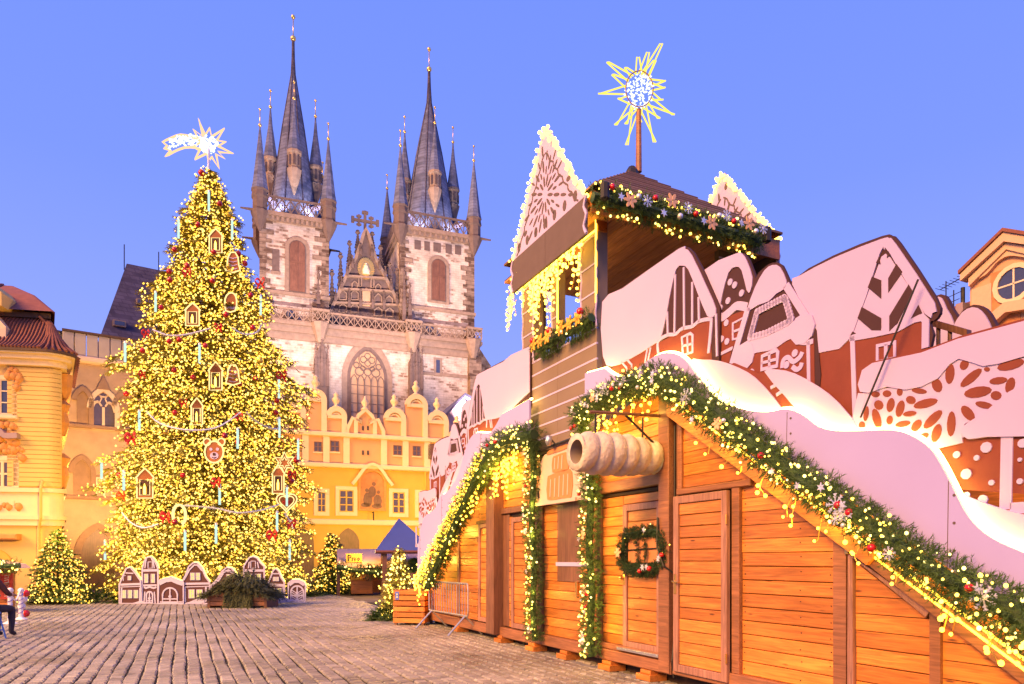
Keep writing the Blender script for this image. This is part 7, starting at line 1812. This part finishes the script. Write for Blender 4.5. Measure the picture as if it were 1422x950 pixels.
def garland(label, F, path, rad, seed, dens=420, nl=.045, tw=.10, bulbs=34, rb=.014, bm='bulb', deco=1.0, cat='garland', group='fir garlands on the market stalls', big=0.0, m='needle', drop=None):
    """path: local 3-D points; deco: ornaments per metre; big: large flakes per metre"""
    rn = random.Random(seed); pts = [Vector(p) for p in smooth_line(path, 6)]
    base = path[len(path) // 2]; T = Thing('fir_garland', label, cat, F, base, group)
    fol = MB(); bl = MB(); bl2 = MB(); ln = sum((b - a).length for a, b in zip(pts, pts[1:]))
    rr_ = rad if callable(rad) else (lambda t: rad)
    def pick():
        s = rn.random() * ln
        acc = 0
        for a, b in zip(pts, pts[1:]):
            l = (b - a).length
            if acc + l >= s: return a + (b - a) * ((s - acc) / l), (b - a).normalized(), s / ln
            acc += l
        return pts[-1], (pts[-1] - pts[-2]).normalized(), 1.0
    T.part('core', MB().tube([tuple(p) for p in pts], [rr_(i / (len(pts) - 1)) * .5 for i in range(len(pts))], 7), M['needled'])
    for i in range(int(dens * ln)):
        c, d, t = pick(); R = rr_(t); o = Vector((rn.gauss(0, 1), rn.gauss(0, 1), rn.gauss(0, 1))); o -= d * o.dot(d)
        if o.length < 1e-3: continue
        o.normalize(); k = R * math.sqrt(rn.uniform(.12, 1)) * rn.choice((.9, 1, 1, 1.12)); p = c + o * k
        needle_twig(fol, p, o + d * rn.uniform(-.9, .9) + Vector((0, -.2, -.15)), tw * rn.uniform(.6, 1.2), nl, rn)
    T.part('foliage', fol, M[m], kind='stuff')
    for i in range(int(bulbs * ln)):
        c, d, t = pick(); R = rr_(t); a = rn.uniform(0, 2 * PI); o = Vector((cos(a) * .3, -abs(sin(a)) , cos(a))); o -= d * o.dot(d); o.normalize(); p = c + o * (R + rn.uniform(-.03, .07))
        r_ = rb * rn.choice((.55, .7, .85, 1.0, 1.15)) * rn.uniform(.9, 1.1); (bl if rn.random() < .6 else bl2).ball(tuple(p), r_, 6, 4)
    T.part('fairy_lights', bl, M[bm], kind='stuff'); T.part('fairy_lights', bl2, M['bulb2' if bm == 'bulb' else 'bulb'], kind='stuff')
    def front(j=.75):
        c, d, t = pick(); R = rr_(t); n_ = Vector((d.z, 0, -d.x)); p = c + n_ * R * rn.uniform(-j, j); return (p.x, c.y - R * rn.uniform(1.0, 1.2) - .02, p.z)
    nd = int(ln * deco)
    for i in range(nd):
        p = front(); q = rn.random(); 
        if q < .28: T.part('bauble', MB().ball(p, rn.uniform(.026, .034), 10, 7), M['red'], smooth=True)
        elif q < .40: T.part('bauble', MB().ball(p, rn.uniform(.02, .028), 9, 6), M['silver'], smooth=True)
        elif q < .78: mb = MB(); star8(mb, p, rn.uniform(.034, .05), p[1], 6, .42, .008, rn.random()); T.part('star', mb, M['silver'])
        elif q < .92: mb = MB(); flake(mb, p, rn.uniform(.045, .065), p[1], rn.random()); T.part('snowflake', mb, M['silver'])
        else: mb = MB(); flower(mb, p, .065, p[1], rn); T.part('flower', mb, M['flower'])
    for i in range(int(ln * big)):
        c = pts[int((i + .5) / max(1, int(ln * big)) * (len(pts) - 1))]; R = rr_(.5); mb = MB(); p = (c.x, c.y - R * 1.1, c.z + R * .3); flake(mb, p, .085, p[1], rn.random()); T.part('snowflake', mb, M['silver'])
    return T
def HP(u, v, o): p = HUT.on(u, v, o); return (p[0], -o, p[1])
M['stem'] = M['iron']
# over the wreath bay and down the long eave
garland('thick decorated fir garland arching over the wreath door and running down the long eave', HUT,
        [HP(800, 582, .42), HP(822, 562, .42), HP(858, 543, .40), HP(895, 530, .40), HP(925, 528, .42), HP(950, 545, .42), HP(990, 575, .42), HP(1050, 620, .42), HP(1105, 660, .42), HP(1160, 695, .42), HP(1215, 735, .42), HP(1270, 775, .42), HP(1330, 812, .42), HP(1385, 838, .42), HP(1450, 880, .42), HP(1540, 935, .42)],
        lambda t: .128 - .02 * cos(t * 9), 31, 640, .046, .09, 62, .014, 'bulb', 6.0, big=.6)
garland('vertical fir garland with yellow bulbs down the post left of the wreath door', HUT, [HP(806, 585, .35), HP(812, 620, .3), HP(818, 660, .25), HP(820, 700, .22), HP(818, 760, .22), HP(822, 820, .22), HP(820, 870, .22), HP(822, 912, .22)], .10, 32, 520, .045, .09, 40, .016, 'bulb', 5.0)
garland('vertical fir garland down the post between the far stall and the loaf sign', HUT, [HP(738, 612, .3), HP(741, 660, .22), HP(738, 720, .22), HP(742, 780, .22), HP(740, 840, .22), HP(743, 890, .22)], .10, 33, 480, .045, .09, 46, .016, 'bulb', 4.0)
garland('fir garland climbing the slope of the far stall behind the crowd barrier', HUT, [HP(594, 815, .42), HP(612, 775, .42), HP(632, 730, .42), HP(655, 680, .42), HP(675, 640, .42), HP(695, 618, .42), HP(718, 609, .4), HP(742, 603, .35)], .16, 34, 520, .05, .11, 26, .018, 'bulb', 3.0)
# roof garlands of the tower
xg = tx1 + ro - .04
garland('thick fir garland with flowers and red baubles along the tower roof edge', HUT, [(xg, -.38, ze - .14), (xg + .04, .4, ze - .15), (xg + .04, 1.3, ze - .16), (xg + .04, 2.0, ze - .16), (xg, TD - .1, ze - .16)], .14, 35, 480, .05, .11, 44, .018, 'bulb', 0.0)
tg = [o for o in COL.objects if o.name.startswith('fir_garland') and o.parent is None][-1]
rn = random.Random(77)
def on_roof(y_, z_): return (xg + .24, y_, ze - .15 + z_)
offg = tuple((xg + .04, 1.3, ze - .16))
def add_part(name, mb, m, smooth=False):
    mb.v = [(v[0] - offg[0], v[1] - offg[1], v[2] - offg[2]) for v in mb.v]; o = bpy.data.objects.new(name, make_mesh(name, mb, M[m], smooth)); COL.objects.link(o); o.parent = tg
def side(mb, p):                                   # turn a face made in x,z towards +x (the near side of the tower)
    mb.v = [(p[0] - (v[1] - p[1]), p[1] + (v[0] - p[0]), v[2]) for v in mb.v]; return mb
for i in range(20):
    p = on_roof(-.3 + (TD + .1) * (i + .5) / 20, rn.uniform(-.10, .10)); k = i % 5
    if k in (0, 3): add_part('bauble', MB().ball(p, .04, 10, 7), 'red' if k == 0 else 'silver', True)
    elif k == 1: mb = MB(); star8(mb, p, .06, p[1], 6, .42); add_part('star', side(mb, p), 'silver')
    elif k == 2: mb = MB(); flower(mb, p, .10, p[1], rn); add_part('flower', side(mb, p), 'flower')
    else: mb = MB(); flake(mb, p, .08, p[1]); add_part('snowflake', side(mb, p), 'silver')
for yy in (-.32, TD - .15):                        # speaker shaped floodlights at the ends of the eave
    mb = MB().lathe([(.03, ze - .26), (.06, ze - .24), (.06, ze - .05), (.03, ze - .03)], xg + .2, yy, 8); single('floodlight', mb, M['iron'], 'dark box lamp under the roof garland, %s of the tower eave' % ('front end' if yy < 0 else 'rear end'), 'lamp', HUT, (xg + .2, yy, ze), 'box lamps on the tower eave')
# flower boxes on the tower sill
for i, (u0, u1, va, vb) in enumerate(((745, 774, 508, 488), (783, 818, 484, 462))):
    a, b = HP(u0, va, .2), HP(u1, vb, .2); zm_ = (a[2] + b[2]) / 2
    T = garland('fir box with red baubles in the %s tower opening' % ('far' if i == 0 else 'near'), HUT, [(a[0], -.16, zs1 + .1), ((a[0] + b[0]) / 2, -.16, zs1 + .08), (b[0], -.16, zs1 + .12)], .12, 40 + i, 520, .045, .09, 6, .014, 'bulb', 3.0, 'flower box', 'flower boxes on the tower sill')
    rn = random.Random(50 + i)
    for k in range(3):
        p = (a[0] + (b[0] - a[0]) * (k + .5) / 3, -.31, zs1 + .12); mb = MB(); flower(mb, p, .11, p[1], rn); T.part('flower', mb, M['yflower'])
    for k in range(2): p = (a[0] + (b[0] - a[0]) * (.1 + .8 * k), -.3, zs1 + .2); T.part('bauble', MB().ball(p, .05, 9, 6), M['red'] if i == 0 or k else M['goldb'], smooth=True)
# curtain lights
def curtain(label, spots, seed, rb=.018, m='bulby', cord=True, base=None, group='strings of hanging lights'):
    """spots: list of (x, y, z, length)"""
    rn = random.Random(seed); b = MB(); c = MB()
    for x, y, z, L in spots:
        n = max(1, int(L / .085)); pts = [(x, y, z)]
        for k in range(n):
            q = (x + rn.uniform(-.03, .03), y - rn.uniform(0, .05), z - (k + 1) * L / n); pts.append(q); b.ball((q[0] + rn.uniform(-.03, .03), q[1] - .02, q[2]), rb * rn.uniform(.75, 1.25), 6, 4)
        c.tube(pts, .0045, 3)
    x, y, z, L = spots[0]; T = Thing('icicle_lights', label, 'fairy lights', HUT, (x, y, z), group); T.part('bulbs', b, M[m], kind='stuff'); T.part('wires', c, M['brass'], kind='stuff'); return T
rn = random.Random(5)
sp = [(tx0 - .15 + (tx1 - tx0 + .2) * (i + rn.random()) / 60, rn.uniform(-.36, -.14), 5.98 + rn.uniform(-.22, .1), rn.uniform(.1, .45)) for i in range(60)]
for i in range(14): sp.append((tx0 + .75 + .045 * i, rn.uniform(-.36, -.2), 6.0, rn.uniform(.5, 1.25)))
for i in range(3): sp.append((tx0 - .12 + .06 * i, rn.uniform(-.3, -.2), 5.85, rn.uniform(.3, .8)))
for i in range(4): sp.append((tx0 + 1.45 + .06 * i, rn.uniform(.0, .2), 5.95, rn.uniform(.3, .75)))
curtain('yellow icicle lights hanging from the front beam of the tower', sp, 61, .021, 'bulb')
mb = MB()
for z_ in (5.93, 6.2): mb.tube([(tx0 - .1, -.1, z_), (tx1, -.1, z_)], .012, 5)
mb.tube([(tx1 + .004, -.086, 4.95), (tx1 + .004, -.086, 6.2)], .013, 5); mb.tube([(hx(781) + .012, -.09, 4.8), (hx(781) + .012, -.09, 6.0)], .011, 5)
single('light_rope', mb, M['bulby'], 'yellow light rope along the tower beam and corner post', 'light rope', HUT, (tx1, -.09, 5.9), None, 'stuff')
# far stall: wall of lights under its garland
sp = []
for i in range(80):
    t = (i + rn.random()) / 80; x_ = -8.1 + (3.9) * t; sp.append((x_, -.32 - rn.random() * .1, raftl_z(x_) + .06, rn.uniform(.45, .9)))
for i in range(26):
    x_ = -4.35 + 1.15 * (i + rn.random()) / 26; sp.append((x_, -.1 - rn.random() * .1, 3.42, rn.uniform(.35, .95)))
curtain('dense yellow curtain of lights below the far stall garland', sp, 62, .02, 'bulby')
# wreath bay: lights over the arch
sp = [(xa + .15 + (xb - xa - .1) * (i + rn.random()) / 16, -.12 - rn.random() * .08, 3.36 + .02 * i, rn.uniform(.15, .6)) for i in range(16)]
curtain('yellow lights hanging over the boards above the chimney cake', sp, 63, .019, 'bulby')
# long eave: light rope along the rafter and short drops
mb = MB(); mb.tube([(xR0, -.14, rafter_z(xR0) + .055), (3.15, -.145, rafter_z(3.15) + .05), (xE, -.145, rafter_z(xE) + .04)], .011, 5); mb.tube([(3.1, -.1, rafter_z(3.1) - .04), (xE, -.1, rafter_z(xE) - .05)], .010, 5)
single('light_rope', mb, M['bulby'], 'yellow light rope running down the rafter of the long eave', 'light rope', HUT, (2.5, -.14, rafter_z(2.5)), None, 'stuff')
sp = []
for u, v, L in ((1058, 664, .14), (1062, 660, .2), (1100, 690, .18), (1106, 690, .26), (1142, 716, .22), (1152, 722, .1), (1172, 740, .08), (1190, 752, .18), (1196, 752, .1), (1250, 782, .16), (1256, 780, .12), (1310, 832, .14), (1320, 836, .2), (1328, 838, .22), (1332, 842, .1), (1380, 860, .22), (1386, 862, .28), (1412, 900, .1), (1010, 640, .06), (985, 620, .08), (972, 608, .06), (1030, 648, .06)):
    p = HP(u, v, .17); sp.append((p[0], -.17, p[2], L))
for i in range(40): x_ = xR0 + (xE - xR0) * (i + rn.random()) / 40; sp.append((x_, -.1, rafter_z(x_) + rn.uniform(.1, .38), .08))
curtain('yellow bulbs on short wires dangling from the long eave', sp, 64, .018, 'bulby')
garland('slim fir garland with white lights under the pink awning of the far food stall', STALL_GARLAND[0], STALL_GARLAND[1], .2, 71, 90, .10, .2, 12, .03, 'bulb2', 0, m='needled')
garland('fir garland with lights on the eave of the stall corner at the left edge', EDGE_GARLAND[0], EDGE_GARLAND[1], .14, 72, 160, .07, .14, 26, .026, 'bulb2', 0)

# the strings' own light
for x_, z_, e_ in [(-7.2, raftl_z(-7.2) - .15, 9), (-6.2, raftl_z(-6.2) - .2, 9), (-5.2, raftl_z(-5.2) - .2, 9), (-3.9, 2.9, 12), (-3.5, 3.1, 8), (xa + .4, 3.1, 6), (xb - .2, 3.2, 5)] + [(xR0 + .35 + .62 * i, rafter_z(xR0 + .35 + .62 * i) + .05, 3.2) for i in range(7)] + [(tx0 + .3, 5.8, 4), (tx0 + 1.1, 5.8, 4), (tx0 + 1.9, 5.8, 4)]:
    lamp('fairy_light', 'POINT', HUT.w(x_, -.3, z_), e_, (1.0, .60, .08), .05)
for k in range(6):
    lamp('fairy_light', 'POINT', HUT.w(hx(820, .32) + .12, -.26, .5 + .38 * k), 1.6, (1.0, .62, .1), .03); lamp('fairy_light', 'POINT', HUT.w(hx(740, .32) - .14, -.26, .5 + .45 * k), 1.8, (1.0, .62, .1), .03)

# ---------------------------------------------------------------- chimney cake sign on its bracket
cxk = hx(925) + .0; zk = 2.66
T = Thing('chimney_cake_sign', 'big spiral chimney cake sign with open end hanging before the wreath bay', 'sign', HUT, (hx(918), -.7, zk))
ax = hx(921); prof_o = []; n = 16; y_out, y_in = -1.2, -.12; rows = []; nt_ = 96
def ring(yv, r, zj=0): return [(ax + r * cos(2 * PI * k / n), yv, zk + r * sin(2 * PI * k / n)) for k in range(n)]
mb = MB(); turns = 6
lev = []
for i in range(nt_ + 1):
    t = i / nt_
    lev.append((y_out + (y_in - y_out) * t, t))
n = 28
for yv, t in lev:
    for k in range(n):
        a = 2 * PI * k / n; ph = (t * turns - k / n) % 1.0; bulge = math.sin(PI * ph) ** .55
        taper = .86 + .14 * min(1, t * 5) if t < .2 else 1.0 - .22 * max(0, t - .6) / .4
        r = (.20 + .05 * bulge) * taper; mb.v.append((ax + r * cos(a), yv, zk + r * sin(a)))
for i in range(nt_):
    for k in range(n): j = (k + 1) % n; mb.face((n * i + k, n * (i + 1) + k, n * (i + 1) + j, n * i + j))
b = len(mb.v)
for yv, r in ((y_out, .135), (y_out + .5, .12)):
    for k in range(n): a = 2 * PI * k / n; mb.v.append((ax + r * cos(a), yv, zk + r * sin(a)))
for k in range(n): j = (k + 1) % n; mb.face((k, j, b + j, b + k))
body = T.part('dough_spiral', mb, M['clay'], smooth=True)
ib = MB()
for yv, r in ((y_out + .002, .137), (y_out + .3, .13), (y_out + .6, .12)):
    for k in range(n): a = 2 * PI * k / n; ib.v.append((ax + r * cos(a), yv, zk + r * sin(a)))
for i in range(2):
    for k in range(n): j = (k + 1) % n; ib.face((n * i + k, n * i + j, n * (i + 1) + j, n * (i + 1) + k))
ib.face(range(3 * n - 1, 2 * n - 1, -1)); T.part('hollow', ib, M['hole'], smooth=True)
zc_k = 3.12
T.part('chain', MB().tube([(ax, -.95, zk + .2), (ax + .01, -.95, zc_k)], .012, 5), M['iron']); T.part('chain', MB().tube([(ax, -.3, zk + .2), (ax + .01, -.3, zc_k)], .012, 5), M['iron'])
br = Thing('sign_bracket', 'dark metal bracket arm carrying the chimney cake sign', 'bracket', HUT, (hx(930), -.1, zc_k))
xbk = hx(928); br.part('arm', MB().tube([(xbk, -.1, zc_k + .02), (ax, -1.02, zc_k)], .02, 6), M['framed']); br.part('brace', MB().tube([(xbk + .06, -.12, zc_k - .42), (ax + .02, -.55, zc_k)], .014, 6), M['iron'])
# loaf sign
def lo(u, v): return HUT.on(u, v, .16)
pl_ = [(746, 702), (748, 672), (752, 655), (750, 645), (756, 632), (764, 628), (770, 618), (782, 613), (796, 612), (806, 616), (812, 626), (818, 690), (802, 694)]
T = Thing('loaf_sign', 'pale round topped sign board painted with stacked loaves left of the garland post', 'sign', HUT, (lo(780, 700)[0], -.16, 2.4))
T.part('board', MB().prism(smooth_loop([lo(*p) for p in pl_], 2), -.16, -.12), M['cream'])
def strip(l, w, m='loaf', up=.012): return T.part('loaf', MB().prism(smooth_loop([lo(*p) for p in l], 2), -.16 - up, -.16), M[m])
strip([(768, 656), (768, 637), (772, 633), (786, 628), (791, 632), (790, 652), (780, 655)], 0)
strip([(761, 694), (761, 665), (765, 660), (786, 652), (795, 656), (794, 690), (780, 692)], 0)
strip([(760, 632), (764, 625), (775, 620), (788, 616), (790, 621), (780, 626), (770, 629)], 0)
for l in ([(771, 652), (772, 636)], [(776, 651), (777, 634)], [(781, 651), (782, 632)], [(765, 690), (766, 666)], [(771, 690), (772, 664)], [(777, 690), (778, 661)], [(783, 688), (784, 659)], [(789, 687), (790, 658)]):
    T.part('crust_line', MB().ribbon([lo(*p) for p in l], .022, -.178, -.172), M['cream'])
T.part('lower_rim', MB().ribbon([lo(746, 701), lo(802, 693)], .05, -.2, -.155), M['cream']); T.part('hook', MB().ribbon([lo(748, 682), lo(749, 692)], .03, -.18, -.161), M['iron'])
# clip lamp above it
p = HUT.on(762, 612, .3); T = Thing('clip_lamp', 'small silver clip lamp pointing at the loaf sign', 'lamp', HUT, (p[0], -.3, p[1]))
mb = MB().lathe([(.03, p[1] - .07), (.055, p[1] - .02), (.05, p[1] + .06), (.02, p[1] + .08)], p[0], -.3, 10); T.part('head', mb, M['metal'], smooth=True); T.part('arm', MB().tube([(p[0], -.3, p[1] + .06), (p[0] + .06, -.2, 3.13)], .012, 6), M['iron'])
# square wreath on the door
a, b = HUT.on(862, 792, .12), HUT.on(919, 733, .12); T = garland('square fir wreath with small bows hanging on the slatted door', HUT,
   [(a[0] + .06, -.1, b[1] - .06), (b[0] - .06, -.1, b[1] - .05), (b[0] - .05, -.1, a[1] + .06), (a[0] + .06, -.1, a[1] + .05), (a[0] + .055, -.1, b[1] - .06)], .05, 81, 620, .034, .05, 3, .008, 'bulb', 4.0, 'wreath', None, m='needled')
xm_ = (a[0] + b[0]) / 2; rn = random.Random(8); f2 = MB()
for (x0_, l) in ((xm_ - .12, [(0, .12), (.05, .02), (.03, -.1), (.08, -.16)]), (xm_ + .08, [(0, .16), (-.02, .05), (.03, -.05), (-.02, -.15)])):
    pts = [Vector((x0_ + dx, -.1, (a[1] + b[1]) / 2 + dz)) for dx, dz in l]
    for p, q in zip(pts, pts[1:]):
        for k in range(26): needle_twig(f2, p + (q - p) * rn.random(), Vector((rn.uniform(-1, 1), rn.uniform(-1, .2), rn.uniform(-1, 1))), .04, .03, rn, 7)
T.part('inner_sprig', f2, M['needled'], kind='stuff'); T.part('backing_panel', MB().box(a[0] + .1, b[0] - .1, -.075, -.06, a[1] + .1, b[1] - .1), M['loaf'])
T.part('cross_bar', MB().tube([(a[0] + .05, -.09, (a[1] + b[1]) / 2), (b[0] - .05, -.09, (a[1] + b[1]) / 2 + .02)], .008, 5), M['iron'])
